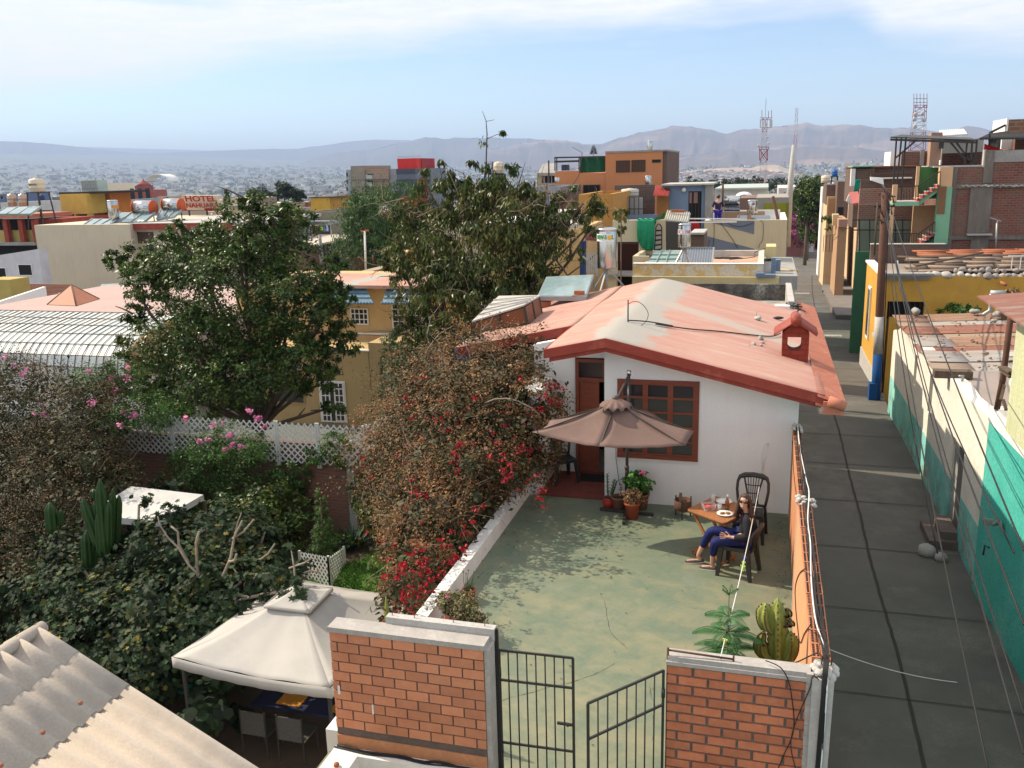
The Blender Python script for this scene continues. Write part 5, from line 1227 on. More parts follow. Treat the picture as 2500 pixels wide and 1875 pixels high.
 F=lambda x,y,z:head+rt*x+up*y+f*z
 mb=MB()
 for s in(-1,1):
  mb.ball(F(s*.031,.012,.066),.024,12,8,(1,1,.82))
 mb.bar(F(-.012,.020,.082),F(.012,.020,.082),.006);
 for s in(-1,1): mb.bar(F(s*.052,.018,.062),F(s*.072,.014,-.01),.005,.008)
 mb.build('sunglasses',M('sunglass_lens',(.008,.006,.006),rough=.1,spec=.7,bump=0,fine=0),body)
 mb=MB(); mb.hexa([F(-.013,-.030,.064),F(.013,-.030,.064),F(.013,-.03,.078),F(-.013,-.03,.078)],[F(-.006,.015,.066),F(.006,.015,.066),F(.003,.012,.076),F(-.003,.012,.076)]); mb.ball(F(0,-.022,.080),.011,10,6); mb.build('nose',m_skin,body)
 mb=MB(); mb.tube([F(-.026,-.040,.060),F(-.014,-.050,.072),F(0,-.053,.076),F(.014,-.050,.072),F(.026,-.040,.060)],[.003,.006,.007,.006,.003],8); mb.build('lips',plain('lips',(.40,.10,.09),streak=0),body)
 mb=MB(); mb.tube([F(-.018,-.043,.069),F(0,-.047,.081),F(.018,-.043,.069)],[.003,.0055,.003],8); mb.build('teeth',m_china,body)
 mb=MB()
 def cap(u,v):
  th=2*pi*u; ph=v*2.0; x=sin(ph)*sin(th); z=-sin(ph)*cos(th); y=cos(ph)
  k=1.0
  if z>.2 and y<.62: k=.84           # leave the face free
  return F(x*.083*k,.025+y*.100,(z*.088*k)-.012)
 mb.grid(cap,24,12)
 rr=random.Random(4)
 for i in range(70):
  th=rr.uniform(.42,2*pi-.42); x=sin(th); z=-cos(th)*-1
  z=cos(th)*1.0
  p0=F(x*.055,.085,z*.05-.0); p1=F(x*.088,.02,(z*.075 if z<0 else z*.045)-.015); p2=F(x*.100,-.07,(z*.075 if z<0 else z*.03)-.02);
  p3=F(x*.112+rr.uniform(-.02,.02),-.17,(z*.08 if z<0 else z*.05)-.03+rr.uniform(-.01,.01)); p4=p3+Vc((rr.uniform(-.02,.03),rr.uniform(-.03,.02),-rr.uniform(.05,.13)))
  if z>.55: continue
  mb.tube([p0,p1,p2,p3,p4],[.012,.016,.017,.014,.004],5)
 mb.build('hair',m_hair,body)
 mb=MB(); mb.tube([wrN+Vc((.012,-.024,0)),wrN+Vc((.012,0,.024)),wrN+Vc((.012,.024,0)),wrN+Vc((.012,0,-.024)),wrN+Vc((.012,-.024,0))],.004,6); mb.build('bracelet',m_steel,body)
woman()
def stander(name,label,base,h,yaw,top,bottom,skinm=None,walk=0,arms=(0,0)):
 """small standing figure: one body, clothes as children"""
 k=h/1.68; b=Vector(base); R=Matrix.Rotation(yaw,3,'Z')
 P=lambda x,y,z:b+R@Vc((x*k,y*k,z*k))
 w=walk
 N={'pel':(P(0,0,.92),(.14*k,.10*k)),'wa':(P(0,0,1.12),.11*k),'ch':(P(0,0,1.32),(.15*k,.10*k)),'nk':(P(0,0,1.44),.05*k),'j':(P(0,-.02,1.52),.065*k),'h':(P(0,-.01,1.60),.085*k),'t':(P(0,0,1.65),.05*k),
 'hl':(P(-.09,0,.88),.085*k),'kl':(P(-.10,-w*.5,.50),.058*k),'al':(P(-.10,-w*.6,.09),.036*k),'fl':(P(-.10,-w*.6-.16,.03),.03*k),
 'hr':(P(.09,0,.88),.085*k),'kr':(P(.10,w*.2,.50),.058*k),'ar':(P(.10,w*.9,.09),.036*k),'fr':(P(.10,w*.9-.16,.03),.03*k),
 'sl':(P(-.19,0,1.38),.05*k),'el':(P(-.27,-.02,1.10),.038*k),'wl':(P(-.26,-.12-arms[0],.90+arms[0]),.028*k),'xl':(P(-.26,-.18-arms[0],.84+arms[0]),.03*k),
 'sr':(P(.19,0,1.38),.05*k),'er':(P(.27,-.02,1.10),.038*k),'wr':(P(.26,-.12-arms[1],.90+arms[1]),.028*k),'xr':(P(.26,-.18-arms[1],.84+arms[1]),.03*k)}
 E_=chain('pel','wa','ch','nk','j','h','t')+chain('pel','hl','kl','al','fl')+chain('pel','hr','kr','ar','fr')+chain('ch','sl','el','wl','xl')+chain('ch','sr','er','wr','xr')
 o=skin('person',N,E_,m_skin,None,'pel',1,loc=base); tag(o,label,'person')
 G={q:(N[q][0],tuple(v*1.35 for v in N[q][1]) if isinstance(N[q][1],tuple) else N[q][1]*1.5) for q in('pel','wa','ch','sl','el','sr','er')}
 skin('shirt',G,chain('pel','wa','ch')+chain('ch','sl','el')+chain('ch','sr','er'),top,o,'pel',1)
 G={q:(N[q][0],tuple(v*1.3 for v in N[q][1]) if isinstance(N[q][1],tuple) else N[q][1]*1.35) for q in('pel','hl','kl','al','hr','kr','ar')}
 skin('trousers',G,chain('pel','hl','kl','al')+chain('pel','hr','kr','ar'),bottom,o,'pel',1)
 mb=MB(); mb.ball(P(0,.01,1.62),.10*k,10,8,(1,1.05,1)); mb.build('hair',m_hair,o); return o
bp_=at('A5',455,1310,Y=45.6)
stander('person','person in purple shirt and bright blue trousers standing on a roof by the blue doorway',(bp_.x,45.6,at('A5',450,1135,Y=45.6).z-1.68),1.68,radians(200),plain('dark_purple_shirt',(.035,.02,.07),streak=0),plain('bright_blue_trousers',(.02,.02,.30),streak=0))
mp_=atg('B4',1557,502)
o=stander('person','person in dark blue clothes carrying a white bag down the far street',tuple(mp_),1.68,radians(10),plain('navy_jacket',(.012,.02,.06),streak=0),plain('pale_jeans',(.06,.09,.18),streak=0),walk=.25)
mb=MB(); mb.ball((mp_.x-.36,mp_.y-.05,mp_.z+.75),.17,8,6,(.7,.6,1.2)); mb.build('bag',m_pvc,tag_=('white bag carried by the person walking down the far street','bag'))
#  garden on the left
GZ=-3.5
mb=MB(); mb.grid(lambda u,v:(-34+30*u,2+18*v,GZ-.02+.04*sin(u*40)*sin(v*30)),30,20); struct(mb.build('garden_soil',m_soil,loc=(0,0,0)))
m_gr=Leaf('lawn_grass',[(.05,.16,.01),(.07,.20,.015),(.10,.22,.03)],trans=.3,var=.3)
mb=MB(); poly=[(-10.6,15.5),(-5.0,14.2),(-5.0,19.5),(-8.6,19.0),(-9.2,18.0)]
mb.add([(x,y,GZ+.03) for x,y in poly],[(0,1,2,3,4)]); struct(mb.build('lawn',plain('lawn_green',(.06,.13,.015),c2=(.09,.16,.03),sc_=6)))
mb=MB()
for i in range(16000):
 x=RU(-10.4,-5.2); y=RU(14.6,19.2)
 if x<-10.6+(y-15.5)*.5 or y<15.6+(x+10.6)*-.23: continue
 a=RU(0,6.28); h=RU(.04,.09); d=Vc((cos(a),sin(a),0))*.014; l=Vc((RU(-.03,.03),RU(-.03,.03),h)); p=Vc((x,y,GZ+.03))
 mb.add([p-d,p+d,p+l],[(0,1,2)])
ob=mb.build('grass',m_gr); ob['kind']='stuff'; tag(ob,'short bright green grass of the small garden lawn','grass')
r=T('garden_wall','high shaded brick wall at the back of the garden, carrying the white lattice','wall',(-12,19.9,GZ))
mb=MB(); mb.box(-20,-10.15,19.8,20.0,GZ-.3,-1.15); mb.build('brickwork',Brick('garden_brick',(.24,.095,.055),(.18,.08,.05),(.16,.13,.11),.25,.09,.014,patch=(.12,.09,.07)),r)
mb=MB(); mb.box(-10.15,-9.95,19.75,20.02,GZ-.3,-1.05); mb.build('column',m_conc,r)
mb=MB(); mb.box(-9.95,-9.3,19.85,19.95,GZ-.3,-1.2); mb.build('rust_panel',plain('rusty_orange_sheet',(.22,.07,.03)),r)
mb=MB(); mb.box(-9.3,-4.2,19.85,20.0,GZ-.3,-1.0); mb.build('side_wall',m_brickd,r)
m_lat=M('white_lattice_paint',(.62,.63,.60),(.50,.51,.48),sc_=5,rough=.6,fine=.05)
def lattice(name,label,P0,P1,h0,h1,zb0,zb1,pitch=.125,w=.035,group=None,scallop=True):
 """diagonal lattice panel between two ground points; zb bottom heights, h heights"""
 r=T(name,label,'lattice fence',(P0[0],P0[1],min(zb0,zb1)),group); a=Vc((P0[0],P0[1],0)); b_=Vc((P1[0],P1[1],0)); L_=(b_-a).length; d=(b_-a)/L_; n=Vc((-d.y,d.x,0))
 mb=MB()
 zb=lambda s:zb0+(zb1-zb0)*s/L_; hh=lambda s:h0+(h1-h0)*s/L_
 s=-max(h0,h1)
 def clip(s0,sg):
  pts=[]
  for k in range(61):
   z=max(h0,h1)*1.05*k/60; x=s0+z*sg
   if 0<=x<=L_ and z<=hh(x): pts.append((x,z))
  return pts
 k=0; s=-2.2
 while s<L_+2.2:
  for sg,o in((1,.006),(-1,-.006)):
   P=clip(s,sg)
   if len(P)>1:
    p=a+d*P[0][0]+Vc((0,0,zb(P[0][0])+P[0][1])); q=a+d*P[-1][0]+Vc((0,0,zb(P[-1][0])+P[-1][1])); mb.bar(p+n*o,q+n*o,w,.010,up=n)
  s+=pitch*1.414
 mb.build('lattice',m_lat,r)
 for s in (0,L_):
  m=MB(); p=a+d*s; m.bar(p+Vc((0,0,zb(s)-.1)),p+Vc((0,0,zb(s)+hh(s)+.03)),.05); m.build('post',m_lat,r)
 return r
def LP(x,y): return at('B6',x,y,Y=19.7)
xs=[at('B6',960,0,Y=19.7).x,at('B6',1545,200,Y=19.7).x,at('B2',270,1620,Y=19.7).x,at('B2',640,1650,Y=19.7).x,at('B2',1060,1620,Y=19.7).x]
top=lambda x:-.56+.0*x
for i,(xa,xb) in enumerate(zip(xs,xs[1:])):
 lattice('lattice_fence','%s bay of the white diagonal lattice standing on the garden wall'%(['leftmost','second','third','rightmost'][i]),(xa+.03,19.7),(xb-.03,19.7),1.08,1.08,-1.66+.0,-1.66,group='white lattice bays on the garden wall')
pA=at('B2',1060,1640,Y=19.7); lattice('lattice_fence','dusty lattice bay climbing away from the wall corner behind the bougainvillea',(pA.x+.05,19.75),(-7.6,22.6),1.1,1.25,-1.66,-.95)
q0=at('B7',600,880,z=-2.35); q1=at('B7',1110,960,z=-2.6); q2=at('B7',1250,880,z=-2.5)
lattice('lattice_fence','low white lattice screen beside the lawn, facing the camera',(q0.x,17.2),(at('B7',1110,960,Y=16.6).x,16.6),.75,.75,at('B7',640,890,Y=17.2).z-.75,at('B7',1110,970,Y=16.6).z-.72,pitch=.11)
lattice('lattice_fence','low white lattice screen beside the lawn, slanting away behind the conifer',(at('B7',1112,970,Y=16.6).x,16.6),(at('B7',1250,880,Y=17.9).x,17.9),.72,.72,at('B7',1110,970,Y=16.6).z-.72,at('B7',1250,880,Y=17.9).z-.70,pitch=.11)
def blk(name,mat,parent,x0,x1,y0,y1,z0,z1): m=MB().box(x0,x1,y0,y1,z0,z1); return m.build(name,mat,parent)
r=T('garden_canopy','flat white canopy roof among the fig leaves and the tall green cactus','canopy',(-13,14.5,GZ))
zc=-1.35; P=[at('B6',1180,690,z=zc),at('B6',1830,765,z=zc),at('B6',1420,1000,z=zc),at('B6',760,950,z=zc)]
mb=MB(); mb.hexa([p+Vc((0,0,-.14)) for p in (P[3],P[2],P[1],P[0])],[P[3],P[2],P[1],P[0]]); mb.build('roof',plain('white_canvas',(.50,.50,.48),streak=.05,fine=.03),r)
for p in P:
 m=MB().bar((p.x,p.y,GZ),(p.x,p.y,zc-.15),.06); m.build('post',m_bark,r)
m_cv=M('dusty_canvas',(.44,.42,.385),(.37,.355,.335),sc_=.9,bump=.12,bsc=60,c3=(.34,.33,.33),sc3=.9,fine=.04)
r=T('gazebo','square pavilion tent with dusty off-white two-tier canvas roof and dark metal posts','gazebo',(-6.9,11.4,GZ))
ze=-1.3; Cn=[Vc((-8.24,10.08,ze)),Vc((-5.57,9.89,ze)),Vc((-5.40,12.68,ze)),Vc((-7.96,12.89,ze))]; pk=Vc((-6.85,11.42,ze+.56)); n=14
mb=MB()
for i in range(4):
 A_,B_=Cn[i],Cn[(i+1)%4]
 def fn(u,v):
  e=A_.lerp(B_,u); p=e.lerp(pk,v*.86)
  return p+Vc((0,0,-.07*sin(pi*v)*(1-.2*abs(2*u-1))-.06*sin(pi*u)*(1-v)+.012*sin(19*u+i)*(1-v)))
 mb.grid(fn,n,n)
 def vl(u,v):
  e=A_.lerp(B_,u); o=(e-Vc((pk.x,pk.y,ze))).normalized(); return e+Vc((o.x*.02,o.y*.02,-.06*sin(pi*u)-.17*v+.006*sin(40*u)*v))
 mb.grid(vl,n*2,2)
o=mb.build('canopy',m_cv,r); md=o.modifiers.new('s','SOLIDIFY'); md.thickness=.006
mb=MB(); t2=[Vc((pk.x+a*.39,pk.y+b_*.39,ze+.47)) for a,b_ in((-1,-1),(1,-1),(1,1),(-1,1))]; p2=pk+Vc((0,0,.10))
for i in range(4):
 A_,B_=t2[i],t2[(i+1)%4]; mb.grid(lambda u,v:A_.lerp(B_,u).lerp(p2,v)+Vc((0,0,-.04*sin(pi*v)+(-.02*sin(pi*u)*(1-v)))),8,8)
 mb.grid(lambda u,v:A_.lerp(B_,u)+Vc((0,0,-.05*v)),8,1)
o=mb.build('vent_canopy',m_cv,r); md=o.modifiers.new('s','SOLIDIFY'); md.thickness=.006
for c_ in Cn:
 d=Vc((pk.x-c_.x,pk.y-c_.y,0)).normalized()*.12; m=MB().bar((c_.x+d.x,c_.y+d.y,GZ),(c_.x+d.x,c_.y+d.y,ze-.03),.045); m.build('post',m_iron,r)
for i in range(4):
 m=MB().bar(Cn[i]+Vc((0,0,-.08)),pk+Vc((0,0,-.10)),.03); m.build('rafter',m_iron,r)
mb=MB(); mb.box(-9.8,-4.05,8.5,13.4,GZ,GZ+.05); struct(mb.build('paving',M('dark_garden_paving',(.085,.06,.04),(.06,.045,.03),sc_=2)))
r=T('garden_table','dark dining table with orange placemats under the gazebo','table',(-6.6,11.6,GZ+.05))
tp=at('C5',1600,1020,z=GZ+.8); mb=MB(); mb.box(-7.75,-5.6,11.15,12.3,GZ+.76,GZ+.80); mb.build('tabletop',M('dark_blue_cloth',(.015,.02,.06),rough=.8),r)
for x in(-7.6,-5.75):
 for y in (11.25,12.2): m=MB().bar((x,y,GZ+.05),(x,y,GZ+.76),.05); m.build('leg',m_iron,r)
mo=plain('orange_placemat',(.60,.26,.03),streak=0)
for i,x in enumerate((-7.35,-6.4)):
 m=MB().box(x,x+.42,11.25,11.62,GZ+.802,GZ+.808); m.build('placemat',mo,tag_=('%s orange placemat on the dark table under the gazebo'%['left','right'][i],'placemat','orange placemats on the garden table'))
mw_=M('woven_grey_mesh',(.11,.105,.095),(.08,.078,.07),sc_=40,rough=.8)
for i,(x,lab) in enumerate(((at('C5',1130,1300,Y=10.93).x,'left of the two grey mesh garden chairs under the front edge of the gazebo'),(at('C5',1430,1330,Y=10.9).x,'right of the two grey mesh garden chairs under the front edge of the gazebo'))):
 t=T('mesh_chair',lab,'chair',(x,10.95,GZ+.05),'mesh chairs at the garden table')
 m=MB().box(x-.23,x+.23,10.86,10.88,GZ+.45,GZ+.86); m.build('backrest',mw_,t); m=MB().box(x-.23,x+.23,10.9,11.34,GZ+.42,GZ+.44); m.build('seat',mw_,t)
 for a in(-.22,.22):
  m=MB().bar((x+a,10.87,GZ+.05),(x+a,10.87,GZ+.88),.025); m.build('leg',m_iron,t); m=MB().bar((x+a,11.32,GZ+.05),(x+a,11.32,GZ+.43),.025); m.build('leg',m_iron,t)
mb=MB(); cq=at('C5',600,950,z=GZ+.1)
for k in range(7): mb.tube([(cq.x+(.32-.02*k)*cos(a/10*2*pi),cq.y+(.32-.02*k)*sin(a/10*2*pi),GZ+.1+.02*k+.02*sin(a*2+k)) for a in range(11)],.012,5)
mb.build('garden_hose',plain('green_hose',(.02,.22,.16),streak=0),tag_=('coil of turquoise garden hose on the soil left of the gazebo','hose'))
def flowers(parent,spots,mat,n,rad,size,seed,name='flowers'):
 return leafcloud(name,mat,parent,[(tuple(p),(rad,rad,rad*.8)) for p in spots],n,size,asp=.8,shell=.1,clump=.5,nclump=len(spots)*4,seed=seed,shape='round')
m_l1=Leaf('glossy_dark_leaves',[(.022,.050,.006),(.042,.086,.010),(.08,.135,.018),(.10,.08,.02)],rough=.4,trans=.22)
m_l2=Leaf('avocado_leaves',[(.034,.056,.011),(.062,.09,.016),(.11,.135,.025),(.13,.08,.028)],rough=.42,trans=.22)
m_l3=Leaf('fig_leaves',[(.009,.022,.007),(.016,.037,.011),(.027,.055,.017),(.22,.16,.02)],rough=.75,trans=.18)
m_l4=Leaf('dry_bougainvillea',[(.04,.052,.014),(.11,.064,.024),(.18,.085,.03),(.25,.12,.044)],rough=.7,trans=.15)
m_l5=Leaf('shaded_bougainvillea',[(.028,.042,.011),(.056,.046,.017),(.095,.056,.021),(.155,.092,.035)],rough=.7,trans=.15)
m_l6=Leaf('fern_green',[(.03,.075,.012),(.05,.12,.018),(.07,.15,.02)],trans=.25)
m_red=Leaf('crimson_bracts',[(.24,.004,.012),(.40,.008,.02)],trans=.25,rough=.6); m_pk2=Leaf('pink_bracts',[(.60,.16,.34),(.72,.32,.48)],trans=.25)
m_twig=M('dry_twig',(.30,.22,.15),(.22,.16,.11),sc_=20,rough=.9)
def twigs(parent,blobs,n,L_,r_,seed,mat=None,name='twigs',up=.4):
 R_=random.Random(seed); mb=MB()
 for i in range(n):
  c,rr=R_.choice(blobs); d=Vc((R_.gauss(0,1),R_.gauss(0,1),R_.gauss(0,1)+.2)).normalized(); p=Vector(c)+Vc((d.x*rr[0],d.y*rr[1],d.z*rr[2]))*R_.uniform(.75,1.03)
  e=(d*.6+Vc((R_.gauss(0,.6),R_.gauss(0,.6),R_.gauss(up,.5)))).normalized(); pts=[p]; l=L_*R_.uniform(.4,1.3)
  for k in range(3): e=(e+Vc((R_.gauss(0,.35),R_.gauss(0,.35),R_.gauss(-.15,.3)))).normalized(); pts.append(pts[-1]+e*l/3)
  mb.tube(pts,[r_,r_*.8,r_*.6,r_*.3],4,cap=False)
 return mb.build(name,mat or m_twig,parent)
t=T('dark_leafy_tree','large rounded tree with dense glossy dark leaves behind the white lattice','tree',(-15.3,23.5,-4))
Y=23.5
bl=[B('D',510,640,Y,1.7,1.8),B('D',450,520,Y,.5,.45),B('D',545,440,Y,.4,.35),B('D',640,470,Y,.45,.35),B('D',250,560,Y,.35,.25),B('D',380,500,Y,.45,.3),B('D',750,640,Y,.4,.35),B('D',745,740,Y,.45,.35),B('D',275,750,Y,.45,.4),B('D',290,680,Y,.35,.35),B('D',720,880,Y-.3,.4,.25),B('D',260,830,Y-.3,.5,.35),B('D',400,560,Y+.4,1.2,1.0),B('D',300,570,Y,.75,.5),B('D',600,520,Y+.5,1.15,1.2),B('D',500,500,Y,.9,.8),B('D',640,640,Y,1.25,1.3),B('D',700,690,Y,.75,1.0),B('D',400,730,Y-.4,1.5,1.2),B('D',530,800,Y-.6,1.6,.85),B('D',650,780,Y-.5,1.0,.8),B('D',340,620,Y,.9,.6),B('D',330,820,Y-.3,1.0,.8),B('D',590,470,Y,.5,.5),B('D',715,590,Y,.45,.55),B('D',690,830,Y-.3,.55,.5),B('D',450,860,Y-.6,1.4,.5)]
leafcloud('crown',m_l1,t,bl,90000,.12,asp=.42,shell=.6,clump=.19,nclump=1100,seed=21,tint=(0,.85),extra=(.03,1.0))
mb=MB(); limbs(mb,(-14.6,23.4,-4.2),[b[0] for b in bl],.16,.03,7,.10,.35); mb.build('trunk',m_bark,t)
Y=24.5; t=T('drooping_leaf_tree','tall open tree with drooping leaves and bare twigs, left of the solar panel','tree',(-9.5,24.5,-4))
bl=[B('D',1040,560,Y,1.5,1.6),B('D',890,450,Y,.6,.5),B('D',1180,430,Y,.55,.3),B('D',1230,530,Y,.5,.4),B('D',860,560,Y,.5,.5),B('D',1120,700,Y-.6,.7,.4),B('D',1270,500,Y,.3,.3),B('D',940,520,Y,1.1,1.2),B('D',960,650,Y-.5,1.2,1.4),B('D',1090,470,Y,1.25,.9),B('D',1000,440,Y,.9,.6),B('D',1150,520,Y,1.0,.9),B('D',1220,470,Y,.75,.45),B('D',900,600,Y,.9,1.0),B('D',1080,640,Y-.6,1.2,.8),B('D',930,740,Y-.8,.75,.8),B('D',1180,610,Y,.7,.5),B('D',1260,440,Y,.45,.3),B('D',1010,730,Y-.8,.7,.6),B('D',880,720,Y-.8,.4,.7)]
leafcloud('crown',m_l2,t,bl,46000,.14,asp=.30,shell=.5,clump=.18,nclump=950,seed=31,droop=.62,tint=(0,.8),extra=(.06,1.0))
sp=[B('D',1045,315,Y,.13,.2),B('D',1020,345,Y,.17,.14),B('D',1050,355,Y,.22,.22),B('D',1060,395,Y,.42,.25),B('D',960,400,Y,.4,.22),B('D',1000,400,Y,.3,.2),B('D',1120,410,Y,.35,.22),B('D',910,405,Y,.3,.2),B('D',1110,365,Y,.18,.14),B('D',1010,385,Y,.12,.14),B('D',950,345,Y,.16,.16),B('D',920,370,Y,.14,.12),B('D',970,380,Y,.22,.14),B('D',1135,400,Y,.18,.22),B('D',1085,285,Y,.10,.06),B('D',1120,350,Y,.1,.1),B('D',905,345,Y,.1,.1),B('D',1290,440,Y,.22,.35),B('D',1240,405,Y,.14,.1),B('D',1320,560,Y,.10,.12)]
leafcloud('sprays',m_l2,t,sp,3600,.15,asp=.30,shell=.1,clump=.5,nclump=130,seed=33,droop=.75,tint=(0,.5))
mb=MB(); b0=Vc((-9.6,24.5,-4)); limbs(mb,b0,[b[0] for b in bl],.17,.03,7,.10,.4)
def PT(pts,r0,r1): P=[at('D',x,y,Y=Y) for x,y in pts]; mb.tube(P,[r0+(r1-r0)*i/(len(P)-1) for i in range(len(P))],5,cap=False)
PT([(1030,520),(1042,440),(1050,350),(1052,290),(1050,262),(1042,240)],.035,.006); PT([(1050,262),(1063,260),(1068,258)],.008,.005); PT([(1052,300),(1075,290),(1098,292)],.012,.005)
PT([(1000,480),(960,420),(948,350)],.03,.006); PT([(1040,440),(1010,400),(1000,370)],.02,.006); PT([(1080,470),(1120,400),(1135,350)],.03,.006); PT([(1120,560),(1180,480),(1230,420),(1240,395)],.035,.008); PT([(1150,560),(1250,470),(1300,430)],.03,.008)
PT([(1180,500),(1210,440),(1250,380),(1258,330),(1236,318)],.02,.005); PT([(960,470),(920,400),(905,350)],.025,.006); PT([(1100,640),(1220,600),(1300,540),(1325,520)],.03,.008); PT([(1200,560),(1260,640),(1290,700)],.025,.006)
mb.build('trunk',m_bark,t)
twigs(t,bl,240,.9,.014,5,m_twig)
Y=44; t=T('weeping_pepper_tree','soft green weeping tree in front of the unfinished tower block','tree',(-19,44,-4.5))
bl=[B('D',820,470,Y,2.2,2.0),B('D',790,540,Y,1.9,1.6),B('D',850,530,Y,1.8,1.8),B('D',880,450,Y,1.4,1.2),B('D',780,450,Y,1.0,.9)]
leafcloud('crown',Leaf('pepper_tree_leaves',[(.03,.07,.02),(.05,.11,.03),(.07,.14,.035)],trans=.25),t,bl,26000,.17,asp=.3,shell=.4,seed=41,droop=.7,nclump=500)
mb=MB(); limbs(mb,(-19,44,-4.5),[b[0] for b in bl],.3,.06,7,.1,.4); mb.build('trunk',m_bark,t)
Y=21.5; t=T('slim_juniper','thin irregular juniper rising in front of the ochre house and bougainvillea','tree',(-9.3,21.5,-3.5))
bl=[B('D',840,740,Y,.28,.35),B('D',850,790,Y,.42,.35),B('D',865,840,Y,.55,.45),B('D',855,900,Y,.6,.4),B('D',835,860,Y,.3,.3),B('D',872,800,Y,.3,.3)]
leafcloud('crown',Leaf('juniper_green',[(.02,.05,.015),(.035,.08,.02),(.045,.10,.02)],trans=.1),t,bl,9000,.07,asp=.25,shell=.3,seed=43,droop=.3)
mb=MB(); mb.tube([(-9.3,21.5,-3.5),bl[3][0],bl[1][0],bl[0][0]],[.08,.06,.04,.02],6); mb.build('trunk',m_bark,t)
t=T('dry_bougainvillea','huge half-dry brown bougainvillea with crimson flowers spilling over the white parapet','bush',(-6.2,12.5,GZ))
bl=[B('F4',1010,190,16.4,1.2,.95),B('F4',820,160,16.2,1.4,1.0),B('F4',650,230,16.6,1.3,1.0),B('F4',480,340,16.4,1.2,1.1),B('F4',1000,420,15.0,1.05,1.0),B('F4',760,460,15.0,1.5,1.3),B('F4',560,560,15.2,1.4,1.4),B('F4',900,640,14.2,1.0,1.0),B('F4',700,760,13.6,1.3,1.4),B('F4',420,700,15.0,1.2,1.6),
 B('F4',780,900,12.3,1.0,.9),B('F4',600,980,12.8,1.0,1.2),B('F4',400,1050,13.6,.65,1.1),B('F4',640,1140,11.6,.8,.9),B('F4',490,1260,11.8,.62,1.0),B('F4',350,1290,12.2,.42,.8),B('F4',520,1370,10.6,.6,.8),B('F4',420,1520,9.9,.42,.8),B('F4',230,650,15.6,.55,.8),B('F4',1140,250,15.6,.45,.5),B('F4',820,960,12.0,.45,.3),B('F4',1085,320,14.25,.36,.32),B('F4',1080,430,14.3,.3,.4),B('F4',1090,600,14.3,.26,.5)]
bl=[(b[0],b[1]) if b[0][0]+b[1][0]<-3.9 or b[0][2]>.6 else ((min(b[0][0],-4.0-b[1][0]*.72),b[0][1],b[0][2]),b[1]) for b in bl]
FB_=lambda P:(P[:,0]<-4.0)|((P[:,2]>.35)&(P[:,1]>12.6)&(P[:,0]<-3.25))
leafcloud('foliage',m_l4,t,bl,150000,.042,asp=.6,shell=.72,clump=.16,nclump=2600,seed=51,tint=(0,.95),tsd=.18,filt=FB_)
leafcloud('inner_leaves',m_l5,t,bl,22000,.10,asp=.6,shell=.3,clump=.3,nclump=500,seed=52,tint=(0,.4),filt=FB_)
bt=[(c,tuple(q*.93 for q in rr)) for c,rr in bl if c[0]<-4.5]; twigs(t,bt,900,.45,.006,53); twigs(t,bt,60,1.1,.012,54,m_barkp,'stems')
mb=MB();
for (a_,b_) in (((-5.4,12.5),4),((-6.4,14.2),7),((-5.2,10.8),15)): mb.tube([(a_[0],a_[1],GZ-.1),(a_[0]+.2,a_[1],-2),Vector(bl[b_][0])],[.09,.07,.04],7)
for L_ in ([(820,325),(870,305),(940,300),(1010,315),(1060,340),(1100,360),(1140,400)],[(420,420),(460,370),(510,352),(580,360),(660,385)],[(510,352),(480,380),(430,470),(415,330),(430,290)]):
 mb.tube([at('F4',x,y,Y=(14.0 if x>800 else 14.2)) for x,y in L_],.014,6)
mb.build('trunk',m_barkp,t)
R_=random.Random(8)
fl=[(1230,220),(1265,250),(1200,270),(1220,300),(1180,330),(1160,355),(1095,205),(1320,155),(1195,370),(1085,590),(1070,560),(1060,620),(970,610),(905,630),(960,690),(940,680),(1030,660),(1060,850),(1080,860),(1040,840),(440,235),(350,290),(375,365),(345,260),(595,495),(630,600),(655,570),(630,705),(860,470),(985,445),(1025,375),(125,725),(325,650),(510,470),(580,380),(685,355),(645,695),(640,1200),(610,1240),(590,1210),(670,1230),(220,1125),(165,1160),(470,1280),(480,1300),(430,1330),(300,1390),(320,1400),(490,1430),(500,1330),(370,1240),(360,1350),(330,1310),(530,1350),(410,1400),(460,1380),(440,1540),(350,1540),(320,1600),(380,1560),(410,1500),(300,1580),(450,1520),(390,860),(410,850),(740,1010),(690,1100),(430,1190),(250,1230),(400,1160)]
sp=[]
for (x,y) in fl:
 best=None
 r_=ray_=RM@np.array([CR['F4'][0]+x*CR['F4'][2]-1250,CR['F4'][1]+y*CR['F4'][2]-937.5,FOC]); r_=r_/np.linalg.norm(r_)
 for c,rr in bl:
  c=np.array(c);rr=np.array(rr)*1.03; o=(O0-c)/rr; d=r_/rr; A=d@d; Bq=2*o@d; Cq=o@o-1; D_=Bq*Bq-4*A*Cq
  if D_>0:
   tt=(-Bq-sqrt(D_))/(2*A)
   if tt>0 and (best is None or tt<best): best=tt
 if best: sp.append(O0+r_*best)
 elif x>1000: sp.append(np.array(at('F4',x,y,Y=14.3)))
flowers(t,[p+np.array([random.gauss(0,.12),random.gauss(0,.12),random.gauss(0,.12)]) for p in sp for _ in range(3)],m_red,1700,.06,.030,55)
t=T('brown_bougainvillea','wide mound of brown-leaved bougainvillea with a few pink flowers at the left edge','bush',(-17,16,GZ))
bl=[B('D',60,900,18.5,2.0,1.5),B('D',170,930,18,1.4,1.3),B('D',40,1050,17,1.9,1.6),B('D',160,1080,16.2,1.4,1.4),B('D',60,1200,15,1.7,1.4),B('D',190,1000,17.5,1.1,1.0),B('D',30,1330,13.5,1.4,1.3),B('D',230,1010,17.8,.6,.8),B('D',-60,1000,17,1.5,2),B('D',100,1330,14,1.2,.9),B('D',20,830,19.5,1.0,.8),B('D',240,870,19,.8,.7)]
